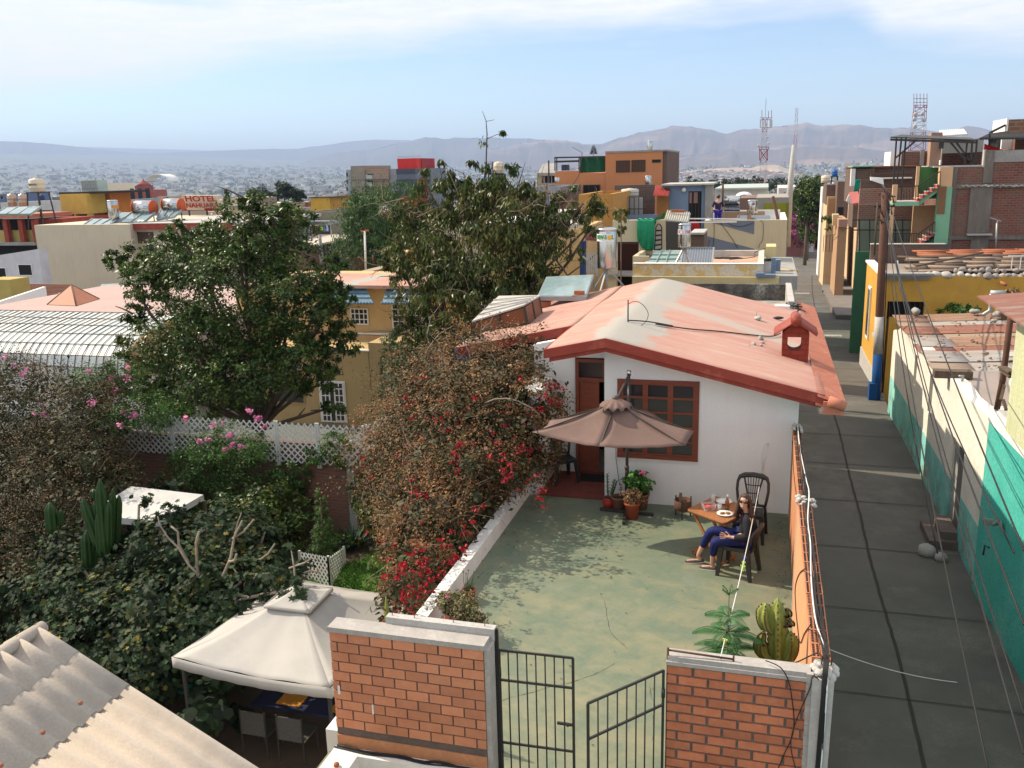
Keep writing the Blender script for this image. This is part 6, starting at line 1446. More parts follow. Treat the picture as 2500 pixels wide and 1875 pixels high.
leafcloud('foliage',m_l5,t,bl,105000,.047,asp=.65,shell=.7,clump=.17,nclump=2000,seed=61,tint=(0,.85),tsd=.15)
leafcloud('inner_leaves',m_l5,t,bl,16000,.12,asp=.6,shell=.3,clump=.3,nclump=300,seed=62,tint=(0,.3))
twigs(t,bl,420,.7,.006,63)
flowers(t,[at('D',x,y,Y=Y_) for x,y,Y_ in ((30,790,18.4),(10,770,18.5),(55,800,18.2),(75,890,17.2),(50,810,18),(95,875,17.5),(245,845,18.2),(270,815,18.4),(262,918,17.3),(195,870,17.4),(95,895,17.2))],m_pk2,260,.10,.04,64)
t=T('green_creeper','leafy green creeper with pink trumpet flowers hanging over the lattice and the brick wall','climbing plant',(-13.5,19.5,GZ))
bl=[B('D',480,960,19.3,1.0,.5),B('D',540,970,19.3,.8,.4),B('D',430,1010,19.3,1.1,.6),B('D',520,1060,19.4,1.1,.7),B('D',400,1080,19.4,.8,.5),B('D',600,1060,19.5,.5,.8),B('D',560,1130,19.3,.7,.5),B('D',720,960,19.5,.4,.35),B('D',680,985,19.6,.3,.2),B('D',300,890,19.2,1.2,.5),B('D',230,820,20,1.0,.5)]
leafcloud('foliage',m_l6,t,bl,30000,.075,asp=.45,shell=.4,clump=.25,nclump=600,seed=71)
flowers(t,[at('B6',x,y,Y=18.6) for x,y in ((1095,20),(1040,165),(1100,550),(1670,75),(1920,160),(1790,285),(1875,280),(2060,235),(2085,325),(2170,320),(2010,355),(1210,50),(2020,120))]+[at('B2',x,y,Y=18.6) for x,y in ((40,1490),(110,1545),(180,1640))]+[at('B1',x,y,Y=19.2) for x,y in ((1150,1100),(800,1130),(1000,1200),(1020,1310),(720,1355))],m_pk2,700,.08,.05,72)
mb=MB(); mb.tube([(-13.5,19.5,GZ),(-13.3,19.4,-2),Vector(bl[1][0])],[.05,.04,.02],6); mb.build('stem',m_bark,t)
for i,(nm,lab,pts,n,sz,seed,mt) in enumerate((
 ('leafy_shrub','dense dark shrub filling the corner between the brick wall and the low lattice',[B('D',610,1150,18.4,.8,.6),B('D',540,1140,17.8,.9,.8),B('D',650,1090,19.3,.4,.5),B('D',580,1100,18.6,.7,.7)],13000,.09,81,m_l1),
 ('ivy','ivy climbing the sunlit end of the brick garden wall',[B('D',640,1030,19.6,.35,.5),B('D',735,1000,19.6,.25,.15),B('D',765,1060,19.6,.2,.4)],2600,.07,82,m_l6),
 ('low_plants','low green plants in the bed along the lawn',[B('D',750,1170,18.9,.5,.2),B('D',700,1185,18.4,.5,.25),B('D',815,1110,19.0,.5,.6)],4500,.09,83,m_l1))):
 t=T(nm,lab,'shrub',pts[0][0][:2]+(GZ,)); leafcloud('foliage',mt,t,pts,n,sz,asp=.5,shell=.4,seed=seed)
t=T('cone_conifer','small narrow cone-shaped conifer beside the low lattice','tree',tuple(at('B7',1060,880,Y=17.9))[:2]+(GZ,)); c_=at('B7',1065,760,Y=17.9)
leafcloud('foliage',Leaf('conifer_green',[(.05,.11,.02),(.08,.15,.03)],trans=.15),t,[((c_.x,17.9,-3.1+.28*k),(.33-.05*k,.33-.05*k,.25)) for k in range(6)],7000,.05,asp=.3,shell=.6,seed=84,up=1)
mb=MB(); mb.tube([(c_.x,17.9,GZ),(c_.x,17.9,-1.9)],[.04,.01],5); mb.build('trunk',m_bark,t)
t=T('spiky_agave','dark spiky agave with long blades between the conifer and the wall column','plant',tuple(at('B7',1330,900,z=GZ))); q=at('B7',1340,880,z=GZ); mb=MB()
for k in range(34):
 a=k*2.4; L_=RU(.5,.95); e=RU(.3,1.3); d=Vc((cos(a)*cos(e),sin(a)*cos(e),sin(e))); s=Vc((-sin(a),cos(a),0))*.035
 mb.add([q-s,q+d*L_*.5-s*.8+Vc((0,0,.05)),q+d*L_,q+d*L_*.5+s*.8+Vc((0,0,.05)),q+s],[(0,1,2,3,4)])
mb.build('blades',Leaf('agave_blade',[(.02,.06,.03),(.04,.09,.04)],trans=.05),t)
t=T('fig_tree','spreading fig tree with big lobed leaves and pale bare branches, left of the gazebo','tree',(-11.0,12.6,GZ))
bl=[B('D',330,1150,13.0,.55,.25),B('D',420,1190,13.2,1.1,.7),B('D',290,1270,12.4,1.0,.5),B('D',500,1160,13.6,.8,.7),B('D',150,1200,13.4,.6,.5),B('D',400,1290,12.2,1.1,.7),B('D',520,1260,12.4,.8,.5),B('D',240,1350,11.8,1.2,.7),B('D',360,1380,11.4,1.0,.5),B('D',150,1290,12.6,.9,.7),B('D',600,1240,12.2,.55,.35),B('D',130,1400,11.6,1.0,.6),B('D',640,1270,11.6,.35,.22),B('D',420,1350,11.8,.9,.5),B('D',560,1180,13.6,.5,.5),B('D',300,1450,11,.9,.4),B('D',370,1110,13.2,.25,.2),B('D',300,1090,13.3,.2,.15)]
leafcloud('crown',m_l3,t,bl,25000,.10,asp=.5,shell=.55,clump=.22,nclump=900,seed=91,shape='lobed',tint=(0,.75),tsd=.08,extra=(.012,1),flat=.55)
mb=MB(); limbs(mb,(-11,12.6,GZ-.1),[b[0] for b in bl],.10,.022,7,.12,.3)
for L_ in ([(590,1580),(530,1480),(530,1320),(1440,1000)],):pass
for pts,Y0 in (([(1790,1490),(1700,1400),(1610,1250),(1510,1150),(1440,1040),(1420,960)],11.9),([(1700,1380),(1610,1220),(1600,1100),(1540,1050)],12.0),([(1780,1500),(1765,1200),(1790,1100)],11.9),([(2010,1500),(2080,1330),(2110,1140),(2180,1000)],12.1),([(2060,1370),(2110,1360),(2130,1300)],12.0)):
 mb.tube([at('B6',x,y,Y=Y0-.25) for x,y in pts],[.024-.003*i for i in range(len(pts))],6)
for pts in ([(160,1130),(230,960),(260,800),(300,640),(330,560)],[(250,790),(350,730),(440,620)],[(380,1240),(430,1180),(470,1110)],[(250,1305),(330,1310),(440,1310)],[(500,980),(570,930),(630,840)],[(850,1120),(960,1080),(1040,1100)],[(760,1060),(900,1010),(960,970)]):
 mb.tube([at('B7',x,y,Y=11.9) for x,y in pts],[.02-.003*i for i in range(len(pts))],6)
mb.build('trunk',m_barkp,t)
t=T('undergrowth','dark low undergrowth beneath the fig tree and the brown bougainvillea','undergrowth',(-11.5,10.5,GZ));
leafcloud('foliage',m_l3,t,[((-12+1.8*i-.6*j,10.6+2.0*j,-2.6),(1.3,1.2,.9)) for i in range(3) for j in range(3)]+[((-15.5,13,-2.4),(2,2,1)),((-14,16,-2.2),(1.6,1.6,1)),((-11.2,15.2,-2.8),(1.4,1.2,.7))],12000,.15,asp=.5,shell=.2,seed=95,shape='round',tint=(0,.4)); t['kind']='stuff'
t=T('column_cactus','clump of tall dark green column cacti in front of the flat white canopy','cactus',(-13.1,12.6,GZ))
mg=M('dark_cactus_skin',(.02,.055,.012),(.03,.075,.018),sc_=4,rough=.5)
for i,(xb,yb,xt,yt,rd) in enumerate(((960,1300,895,620,.10),(900,1250,740,800,.095),(930,1250,845,835,.08),(980,1250,980,820,.075),(1000,1200,1015,712,.07),(1050,1200,1070,765,.07),(915,1320,890,915,.08),(790,1420,770,1100,.095),(830,1420,850,1150,.08),(470,1100,445,835,.10),(540,1050,545,900,.06),(850,800,840,715,.07))):
 a=at('B6',xb,yb,Y=12.7+.1*(i%3)); b_=at('B6',xt,yt,Y=12.7+.1*(i%3)); m=MB(); ribbed(m,col(a,b_,16),rd,6,.3); m.build('stem',mg,t)
m=MB();
for p in ((-13.1,12.7),(-13.6,12.9),(-12.8,12.7),(-14.6,12.8)): m.tube([(p[0],p[1],GZ),(p[0],p[1],-1.9)],.12,8)
m.build('base_stem',mg,t)
r=T('corrugated_roof','pale corrugated fibre cement roof with ridge cap in the lower left corner','roof',(-4.5,4.4,1.5))
m_fc=M('fibre_cement',(.42,.365,.31),(.37,.325,.28),sc_=1.6,bump=.2,bsc=40,c3=(.28,.25,.22),sc3=1.6,fine=.08)
P0=at('C6',300,205,Y=5.0)+Vc((0,0,-.06)); P9=at('C6',2212,1480,Y=5.0); sl=(P9-P0); sl.y=0; sl/=abs(sl.x)
rdg=Vc((0,-1,0)); Wd=4.6; L1=at('C6',1010,745,Y=5.0).x-P0.x
def sheet(s0,s1,lift):
 m=MB(); corr(m,P0+sl*s0+Vc((0,0,lift)),rdg*Wd,sl*(s1-s0),Wd/.177,.030,.003,10,2); return m
for s0,s1,lf in ((.05,L1,.006),(L1-.15,3.2,.0)): sheet(s0,s1,lf).build('roof_sheet',m_fc,r)
mb=MB(); corr(mb,P0+Vc((0,0,.012)),rdg*Wd,sl*.34,Wd/.177,.030,.004,10,2); mb.tube([P0+Vc((0,0,-.01))-rdg*.03,P0+rdg*Wd+Vc((0,0,-.01))],.05,12); corr(mb,P0+Vc((0,0,.02))-rdg*.02,rdg*Wd,Vc((-.34,0,-.2)),Wd/.177,.025,.006,8,2); mb.build('ridge_cap',m_fc,r)
mb=MB()
for k in range(1,9):
 for s in (L1-.09,2.0):
  q=P0+rdg*(.177*(k*2+.25))+sl*s+Vc((0,0,.045)); mb.ball(q,.016,8,5)
mb.build('bolt',m_terra,r)
mb=MB(); a=P0+rdg*.15+Vc((0,0,-.1)); c_=a+sl*2.9; mb.hexa([(a.x,c_.y-4,-3.5),(c_.x,c_.y-4,-3.5),(c_.x,c_.y,-3.5),(a.x,a.y,-3.5)],[(a.x,a.y-4,a.z),(c_.x,c_.y-4,c_.z),tuple(c_),tuple(a)]); mb.build('wall',m_cream,r)
#  buildings left and behind
def FBX(name,mat,parent,c,x0,y0,x1,y1,Y,depth,zb=None,tag_=None,par=0):
 p,q=at(c,x0,y0,Y=Y),at(c,x1,y0,Y=Y); b_=at(c,(x0+x1)/2,y1,Y=Y); zt=(p.z+q.z)/2; z0=zb if zb is not None else b_.z
 m=MB().box(p.x,q.x,Y,Y+depth,z0,zt)
 if par:
  t=.18
  m2=MB(); m=MB().box(p.x,q.x,Y,Y+depth,z0,zt-par)
  m.box(p.x,q.x,Y,Y+t,zt-par+.001,zt); m.box(p.x,q.x,Y+depth-t,Y+depth,zt-par+.001,zt); m.box(p.x,p.x+t,Y+t,Y+depth-t,zt-par+.001,zt); m.box(q.x-t,q.x,Y+t,Y+depth-t,zt-par+.001,zt)
 return m.build(name,mat,parent,tag_=tag_),(p.x,q.x,z0,zt)
def WIN(parent,c,x0,y0,x1,y1,Y,frame=None,bars=(0,0),pane=None,name='window',fw=.05,inset=.01):
 p,q=at(c,x0,y0,Y=Y),at(c,x1,y1,Y=Y); m=MB(); y=Y-inset
 m.box(p.x,q.x,y-.03,y,p.z-fw,p.z); m.box(p.x,q.x,y-.03,y,q.z,q.z+fw); m.box(p.x,p.x+fw,y-.03,y,q.z+fw,p.z-fw); m.box(q.x-fw,q.x,y-.03,y,q.z+fw,p.z-fw)
 for i in range(1,bars[0]+1): x=p.x+(q.x-p.x)*i/(bars[0]+1); m.box(x-fw*.35,x+fw*.35,y-.028,y-.002,q.z+fw,p.z-fw)
 for i in range(1,bars[1]+1): z=q.z+(p.z-q.z)*i/(bars[1]+1); m.box(p.x+fw,q.x-fw,y-.026,y-.004,z-fw*.35,z+fw*.35)
 o=m.build(name,frame or m_whitep,parent); g=MB(); g.box(p.x+fw*.5,q.x-fw*.5,y-.012,y-.001,q.z+fw*.5,p.z-fw*.5); g.build('pane',pane or m_glass,o); return o
def BL(name,label,cat,c,x,y,Y,group=None): p=at(c,x,y,Y=Y); return T(name,label,cat,(p.x,Y,gz(Y)-.5),group)
m_och=M('ochre_house_plaster',(.50,.36,.17),(.43,.31,.15),sc_=.8,streak=.25,bump=.2); m_och2=M('bright_ochre_plaster',(.68,.45,.20),(.60,.40,.18),sc_=.8,streak=.15)
m_bt=M('blue_awning_tiles',(.16,.26,.34),(.12,.20,.28),sc_=5,c3=(.30,.38,.42),sc3=3)
r=BL('ochre_house','ochre plastered house with blue tiled window awnings and white lattice doors, behind the dark tree','house','B2',1000,1500,29.5)
FBX('lower_wall',m_och,r,'B2',100,935,1100,1600,29.5,2.2,zb=-4.2)
FBX('side_wall',m_och,r,'B2',1101,880,1560,1600,29.52,3.5,zb=-4.2)
FBX('terrace_edge',m_whitep,r,'B2',90,925,1105,936,29.47,.12)
FBX('terrace_wall',M('terrace_peach',(.62,.38,.2),streak=.2),r,'B2',600,800,1340,935,31.7,.1,zb=-1.2)
FBX('upper_wall',m_och2,r,'B2',-100,355,1650,800,32,5,zb=-1.2)
FBX('white_coping',m_whitep,r,'B2',980,790,1345,800,31.66,.13)
m=MB(); a,b_=at('B2',-100,345,Y=31.6),at('B2',1650,345,Y=31.6); za=a.z; zb_=at('B2',1300,235,Y=36.8).z
m.hexa([(a.x,31.6,za-.12),(b_.x,31.6,za-.12),(b_.x,37,zb_-.12),(a.x,37,zb_-.12)],[(a.x,31.6,za),(b_.x,31.6,za),(b_.x,37,zb_),(a.x,37,zb_)]); m.build('roof',mr,r)
m=MB().add([at('B2',1310,160,Y=36),at('B2',1310,50,Y=36),at('B2',1450,55,Y=36),at('B2',1450,160,Y=36)],[(0,1,2,3)]);
FBX('chimney',m_och2,r,'B2',1312,55,1440,250,35.5,1)
m=MB().hexa([at('B2',980,262,Y=37),at('B2',1480,150,Y=37),at('B2',1480,150,Y=37.2),at('B2',980,262,Y=37.2)],[at('B2',980,240,Y=37),at('B2',1480,118,Y=37),at('B2',1480,118,Y=37.2),at('B2',980,240,Y=37.2)]); m.build('verge',m_whitep,r)
for xs_ in ((760,1110,),(1250,1640)):
 x0,x1=xs_; a,b_=at('B2',x0,350,Y=32),at('B2',x1-40 if x0<1000 else x1,350,Y=32); e0,e1=at('B2',x0-30,512,Y=31.2),at('B2',x1+35 if x0<1000 else x1,512,Y=31.2)
 if x0>1000: e0=at('B2',1228,512,Y=31.2); a=at('B2',1275,360,Y=32)
 m=MB().hexa([e0+Vc((0,0,-.05)),e1+Vc((0,0,-.05)),b_+Vc((0,-.02,-.2)),a+Vc((0,-.02,-.2))],[e0,e1,b_+Vc((0,-.02,0)),a+Vc((0,-.02,0))])
 for k in range(1,4):
  t=k/4; p,q=e0.lerp(a,t),e1.lerp(b_,t); m.bar(p+Vc((0,-.02,.03)),q+Vc((0,-.02,.03)),.03)
 for k in range(16): p=e0.lerp(e1,k/15); m.ball(p+Vc((0,-.01,-.02)),.06,6,4)
 m.build('awning',m_bt,r)
FBX('blue_band',plain('blue_band',(.14,.24,.40)),r,'B2',1060,348,1290,368,31.97,.03)
WIN(r,'B2',940,560,1110,712,32,m_whitep,(3,2)); WIN(r,'B2',1312,515,1440,790,32,m_whitep,(1,4)); WIN(r,'B2',1460,515,1600,790,32,m_whitep,(1,4))
o=WIN(r,'B2',655,1210,920,1595,29.5,m_whitep,(0,0),name='double_door',fw=.06)
for x0,x1 in ((668,780),(790,905)): WIN(r,'B2',x0,1225,x1,1585,29.47,m_whitep,(1,5),name='door_leaf',fw=.05)
WIN(r,'B2',235,1100,535,1420,29.5,m_och,(0,0),fw=.03)
m=MB().tube([at('B2',1240,1450,Y=29.4),at('B2',1215,1000,Y=29.4),at('B2',1225,992,Y=29.45)],.055,8); m.build('drain_pipe',plain('brown_pipe',(.10,.055,.03)),r)
r=T('barrel_vault_house','low house roofed with a long barrel vault of pale translucent panels and brown ribs','house',(-30,30,-4))
PR=[(1180,27.9),(1085,27.9),(980,28.05),(878,28.45),(785,29.1),(708,29.95),(648,30.8),(590,31.6)]
prof=[(Y_,at('B1',450,y,Y=Y_).z) for y,Y_ in PR]; X0,X1=-34.5,at('B1',1400,700,Y=30).x; nb=34; dx=(X1-X0)/nb
m_pc=M('polycarbonate',(.60,.64,.60),(.50,.56,.56),sc_=.9,rough=.28,spec=.6,bump=.05,bsc=3,c3=(.68,.64,.56),sc3=.6,fine=0)
mb=MB()
for j in range(len(prof)-1):
 for i in range(nb):
  xa,xb=X0+i*dx,X0+(i+1)*dx; (ya,za),(yb,zb_)=prof[j],prof[j+1]; t=RU(-.02,.02)
  mb.add([(xa,ya,za),(xb,ya+t*.3,za),(xb,yb,zb_+t),(xa,yb,zb_)],[(0,1,2,3)])
mb.build('panels',m_pc,r)
mb=MB(); m_rb=plain('brown_rib',(.12,.075,.05),streak=0)
for i in range(nb+1):
 x=X0+i*dx; mb.tube([(x,y_-.02,z_+.02) for y_,z_ in prof],.015,5,cap=False)
for y_,z_ in prof[1:]: mb.tube([(X0,y_-.02,z_+.015),(X1,y_-.02,z_+.015)],.013,5)
mb.build('ribs',m_rb,r)
mb=MB(); mb.prism([(X1,y_,z_) for y_,z_ in prof]+[(X1,31.6,-2)],(.08,0,0)); mb.build('gable',m_och,r)
mb=MB(); mb.box(X0,X1,28.2,41,-5,prof[0][1]-.02); mb.build('wall',m_white,r)
zt=prof[-1][1]-.05; mb=MB(); mb.box(X0,X1+3,31.62,40.8,-2.5,zt); mb.build('terrace',M('pink_terrace',(.48,.34,.31),(.42,.31,.28),sc_=.8),r)
mb=MB(); mb.box(at('B1',430,480,Y=40).x,X1+3,40.8,41.0,zt-.5,at('B1',900,483,Y=40.8).z)
p=at('B1',400,470,Y=40.5); q=at('B1',-200,600,Y=33); mb.hexa([(q.x,q.y,zt-.1),(q.x+.2,q.y,zt-.1),(p.x+.2,p.y,zt-.1),(p.x,p.y,zt-.1)],[(q.x,q.y,q.z),(q.x+.2,q.y,q.z),(p.x+.2,p.y,p.z),(p.x,p.y,p.z)]); mb.build('parapet',m_white,r)
ap=at('B1',640,348,Y=35.2); b0,b1,b2=at('B1',432,578,Y=33.6),at('B1',692,586,Y=33.4),at('B1',905,545,Y=35.6); b3=b0+(b2-b1); b3.z=b0.z
mb=MB(); bb=[b0,b1,b2,b3]
for b in bb: b.z=zt+.02
mb.add([ap]+bb,[(0,1,2),(0,2,3),(0,3,4),(0,4,1)]); mb.build('pyramid_skylight',M('rusty_pyramid',(.42,.16,.08),(.35,.13,.07),sc_=.8,rough=.6),r)
mb=MB();
for b in bb: mb.tube([ap,b],.03,5)
mb.build('pyramid_edges',m_rb,r)
r=T('solar_collector','tilted solar panel standing behind the terrace parapet, right of the brown pyramid','solar panel',tuple(at('B1',950,480,Y=42)))
P=[at('B1',850,478,Y=41.5),at('B1',1000,480,Y=41.5),at('B1',1075,338,Y=43),at('B1',910,345,Y=43)]; mb=MB(); mb.hexa([p+Vc((0,.05,-.12)) for p in P],P); mb.build('panel',m_sol,r); mb=MB(); mb.bar(P[2],(P[2].x,P[2].y,P[2].z-1.5),.05); mb.bar(P[3],(P[3].x,P[3].y,P[3].z-1.5),.05); mb.build('leg',m_iron,r)
r=BL('tiled_shed','low shed with brown clay tile roof in front of the big cream wall','shed','B1',300,500,46); P=[at('B1',80,510,Y=44),at('B1',560,520,Y=44),at('B1',640,345,Y=48),at('B1',75,340,Y=48)]
mb=MB(); mb.hexa([p+Vc((0,0,-.1)) for p in P],P)
for k in range(1,14):
 t=k/14; mb.bar(P[0].lerp(P[3],t)+Vc((0,0,.04)),P[1].lerp(P[2],t)+Vc((0,0,.04)),.05)
mb.build('roof',M('brown_tiles',(.30,.15,.10),(.24,.12,.085),sc_=2),r); mb=MB(); mb.box(P[0].x,P[1].x,44.2,48,-6,P[0].z-.12); mb.build('wall',m_och,r)
FBX('yellow_wall',plain('dull_yellow_wall',(.50,.38,.12)),None,'B1',-150,305,82,560,43,1.5,zb=-6,tag_=('short dull yellow wall at the left edge, before the tile roof','wall'))
r=BL('white_house','plain white two-window house beside the big cream wall at the left edge','house','B1',100,330,52)
p=at('B1',-250,130,Y=52);q=at('B1',345,30,Y=52);e=at('B1',387,335,Y=52)
mb=MB(); zl=at('B1',0,72,Y=52).z-.4; mb.hexa([(p.x,52,-6),(q.x,52,-6),(q.x,52.8,-6),(p.x,52.8,-6)],[(p.x,52,zl),(q.x,52,q.z),(q.x,52.8,q.z),(p.x,52.8,zl)]); mb.build('wall',plain('cool_white_plaster',(.66,.64,.68)),r)
WIN(r,'B1',160,165,300,270,52,m_white,(0,0),m_dark); WIN(r,'B1',-20,195,68,300,52,m_white,(0,0),m_dark)
r=BL('cream_block','big blank cream rendered block with red fascia and one brown window','building','A1',900,1600,60)
_,d=FBX('wall',m_cream,r,'A1',367,1100,1396,2200,60,14,zb=-7)
FBX('rear_wall',m_cream,r,'A1',1397,1150,2300,2200,60.8,12,zb=-7)
FBX('red_fascia',m_redp,r,'A1',1397,1085,2500,1150,60.4,.35)
p=at('A1',1397,1088,Y=60.4); FBX('roof',m_concl,r,'A1',1380,1080,2600,1090,60.45,13,zb=p.z-.25)
FBX('pilaster',m_cream,r,'A1',1255,1100,1398,1330,59.85,.15)
WIN(r,'A1',1410,1180,1670,1300,60.8,m_rust,(1,0),plain('brown_curtain',(.10,.06,.05)),fw=.12); WIN(r,'A1',1950,1120,2150,1230,60.8,m_rust,(1,0),m_dark,fw=.12)
def heater(label,c,rects,Yp,tank=None,grp='solar water heaters on the cream roof'):
 r=T('solar_heater',label,'solar heater',tuple(at(c,*rects[0],Y=Yp)),grp)
 P=[at(c,*rects[0],Y=Yp),at(c,*rects[1],Y=Yp),at(c,*rects[2],Y=Yp+1.8),at(c,*rects[3],Y=Yp+1.8)]; m=MB().hexa([p+Vc((0,.05,-.15)) for p in P],P); m.build('panel',m_sol,r)
 m=MB()
 for k in range(4): m.bar(P[0].lerp(P[1],k/3)+Vc((0,0,.03)),P[3].lerp(P[2],k/3)+Vc((0,0,.03)),.06)
 m.build('panel_frame',m_galv,r)
 if tank:
  a,b_=at(c,*tank[0],Y=Yp+2),at(c,*tank[1],Y=Yp+2); m=MB().tube([a,b_],tank[2],14); m.build('tank',m_steel,r)
  for q,s in ((a,-1),(b_,1)): m=MB(); d=(b_-a).normalized()*s; m.tube([q,q+d*.10],tank[2]*1.03,14); m.build('tank_cap',plain('orange_cap_%d%s'%(s,label[:3]),(.55,.10,.03),streak=0),r)
  m=MB().bar(b_,(b_.x,b_.y,b_.z-1.6),.06); m.bar(a,(a.x,a.y,a.z-1.6),.06); m.build('stand',m_iron,r)
heater('solar heater with orange-ended tank, the left one of the two on the cream roof','A1',[(1130,1080),(1560,1060),(1680,965),(1300,965)],61.5,[(1470,910),(1650,915),.58])
heater('solar heater with orange-ended tank, beside the hotel sign','A1',[(1690,1040),(1880,1010),(1960,938),(1740,930)],63,[(1785,878),(1950,885),.52])
heater('low row of pale solar panels along the edge of the cream roof','A1',[(905,1098),(1180,1100),(1300,1035),(1000,1035)],60.5)
heater('blue-grey solar panels on the far left roof beneath the tank tower','A1',[(-50,980),(330,980),(450,895),(60,915)],62)
def vtank(label,c,x,y0,y1,w,Y,mat=None,legs=0,band=None,cat='water tank',name='water_tank',grp=None):
 a=at(c,x,y1,Y=Y); b_=at(c,x,y0,Y=Y); h=b_.z-a.z; rd=(at(c,x+w/2,y1,Y=Y).x-a.x); r=T(name,label,cat,tuple(a),grp)
 m=MB().lathe(a,[(rd*.96,0),(rd,h*.03),(rd,h*.9),(rd*.97,h*.93),(rd,h*.94),(rd,h*.97),(rd*.7,h),(0,h)] if mat is None else [(rd*.96,0),(rd,h*.05),(rd,h*.30),(rd*1.03,h*.32),(rd,h*.34),(rd,h*.6),(rd*1.03,h*.62),(rd,h*.64),(rd,h*.86),(rd*.8,h*.95),(rd*.3,h*.98),(rd*.3,h*1.03),(0,h*1.03)],18); m.build('tank',mat or m_steel,r)
 if legs:
  m=MB(); L_=rd*1.15
  for sx in(-1,1):
   for sy in(-1,1): m.bar(a+Vc((sx*L_*.8,sy*L_*.8,0)),a+Vc((sx*L_*1.1,sy*L_*1.1,-legs)),.09)
  for z in(0,-legs*.5):
   for p,q in (((-1,-1),(1,-1)),((1,-1),(1,1)),((1,1),(-1,1)),((-1,1),(-1,-1))): m.bar(a+Vc((p[0]*L_*.9,p[1]*L_*.9,z-.05)),a+Vc((q[0]*L_*.9,q[1]*L_*.9,z-.05)),.08)
  m.build('stand',m_iron,r)
 return r,a,rd,h
m_poly=M('cream_polyethylene',(.66,.56,.42),(.58,.49,.37),sc_=2,rough=.5)
r_,a_,rd_,h_=vtank('cream plastic water tank on a tall dark steel stand at the far left','A1',410,598,745,130,66,m_poly,legs=3.2)
m=MB(); put_text(m,'Eternit',a_+Vc((0,0,h_*.55)),.35,curve=rd_+.01); m.build('lettering',m_cable,r_)
vtank('steel cylinder heater with an orange label at the edge of the cream roof','A1',1235,832,1025,95,62)
m=MB(); q=at('A1',1245,905,Y=61.2); m.box(q.x-.35,q.x+.35,61.15,61.2,q.z-.12,q.z+.12); m.build('orange_label',plain('orange_label',(.7,.3,.05),streak=0),r_)
for i,x in enumerate((140,258)): vtank('%s of two brown metal cylinder heaters left of the tank stand'%['left','right'][i],'A1',x,765,900,75,70,M('brown_steel%s'%'ab'[i],(.45,.36,.28),rough=.35,metal=.6))
vtank('dark blue water tank half hidden behind the tank stand','A1',455,775,835,50,90,plain('blue_tank_a',(.02,.05,.16),rough=.5,streak=0))
r=BL('red_yellow_house','dark red house with ochre balcony bands and red columns at the left edge','house','A1',150,1300,66)
FBX('rear_wall',plain('ochre_balcony',(.52,.40,.14)),r,'A1',-300,1160,400,1290,66.5,1,zb=None); FBX('wall',m_redp,r,'A1',310,1035,670,1360,67.2,9,zb=-7); FBX('shade',m_dark,r,'A1',-300,1045,330,1160,67,1); FBX('wall_low',m_dark,r,'A1',-300,1292,400,1360,67,6,zb=-7)
FBX('roof',m_tile,r,'A1',-300,990,330,1035,65.6,5)
FBX('slab',m_conc,r,'A1',-300,1290,370,1325,65.8,1)
for x in (20,185,330): FBX('column',m_redp,r,'A1',x,1045,x+45,1290,65.9,.4)
r=BL('yellow_tower','square yellow stair tower with small openings at its foot and a caged tank on top','tower','A1',800,1000,72)
m_ytw=plain('tower_yellow',(.60,.42,.10)); _,d=FBX('wall',m_ytw,r,'A1',640,768,925,985,72,2.6)
FBX('base',m_ytw,r,'A1',640,1040,965,1250,72.01,2.5,zb=-7)
for x0,x1 in ((640,678),(800,820),(940,965)): FBX('pier',m_ytw,r,'A1',x0,986,x1,1039,72.0,.6)
FBX('inside',m_dark,r,'A1',650,986,960,1039,74.5,.3)
FBX('roof_tar',m_cable,r,'A1',636,745,1120,768,72.5,6.5)
FBX('orange_wing',plain('orange_wing',(.62,.22,.05)),r,'A1',1105,745,1180,880,75,3,zb=-7); FBX('side',m_ytw,r,'A1',926,768,1130,1040,75,2,zb=-7)
r=T('caged_tank','white liquid tank in a metal cage on the yellow tower','tank',tuple(at('A1',960,740,Y=74)))
_,d=FBX('tank',plain('milky_plastic',(.50,.60,.52),rough=.4,streak=0),r,'A1',880,625,1045,735,74,1.4)
m=MB()
for k in range(10): x=d[0]+(d[1]-d[0])*k/9; m.bar((x,73.96,d[2]),(x,73.96,d[3]),.05)
for k in range(4): z=d[2]+(d[3]-d[2])*k/3; m.bar((d[0],73.95,z),(d[1],73.95,z),.05)
m.build('cage',m_galv,r)
r=T('hotel_sign','cream rooftop sign board with dark red HOTEL lettering and a red strip','sign',tuple(at('A2',180,1000,Y=72)))
A_,B_,Cc,D_=at('A1',1945,785,Y=72),at('A2',345,785,Y=73.2),at('A2',365,948,Y=73.2),at('A1',2010,940,Y=72)
u=(B_-A_).normalized(); mb=MB(); mb.hexa([D_+Vc((0,.15,0)),Cc+Vc((0,.15,0)),Cc+Vc((0,1.0,0)),D_+Vc((0,1.0,0))],[A_+Vc((0,.15,0)),B_+Vc((0,.15,0)),B_+Vc((0,1.0,0)),A_+Vc((0,1.0,0))]); mb.build('board',plain('cream_sign',(.66,.56,.42),streak=.1),r)
up=((A_-D_)+(B_-Cc)); up.normalize(); mred=plain('sign_red',(.34,.025,.015),streak=0)
def onb(x,y): q=at('A2',x,y,Y=72.6); t=(q-A_).dot(u); return A_+u*t+up*((q-A_).dot(up))
mb=MB()
wd=lambda x0,x1:(at('A2',x1,850,Y=72.8)-at('A2',x0,850,Y=72.8)).length
k=1.42; c1=at('A2',185,822,Y=72.55); c1=c1+Vc((0,0,0)); put_text(mb,'HOTEL',at('A2',183,822,Y=72.6)+Vc((0,-.1,0)),.70,wd(42,325),u,up,.018,.03); put_text(mb,'YANAHUARA',at('A2',155,893,Y=72.5)+Vc((0,-.1,0)),.58,wd(-32,348),u,up,.014,.03); mb.build('lettering',mred,r)
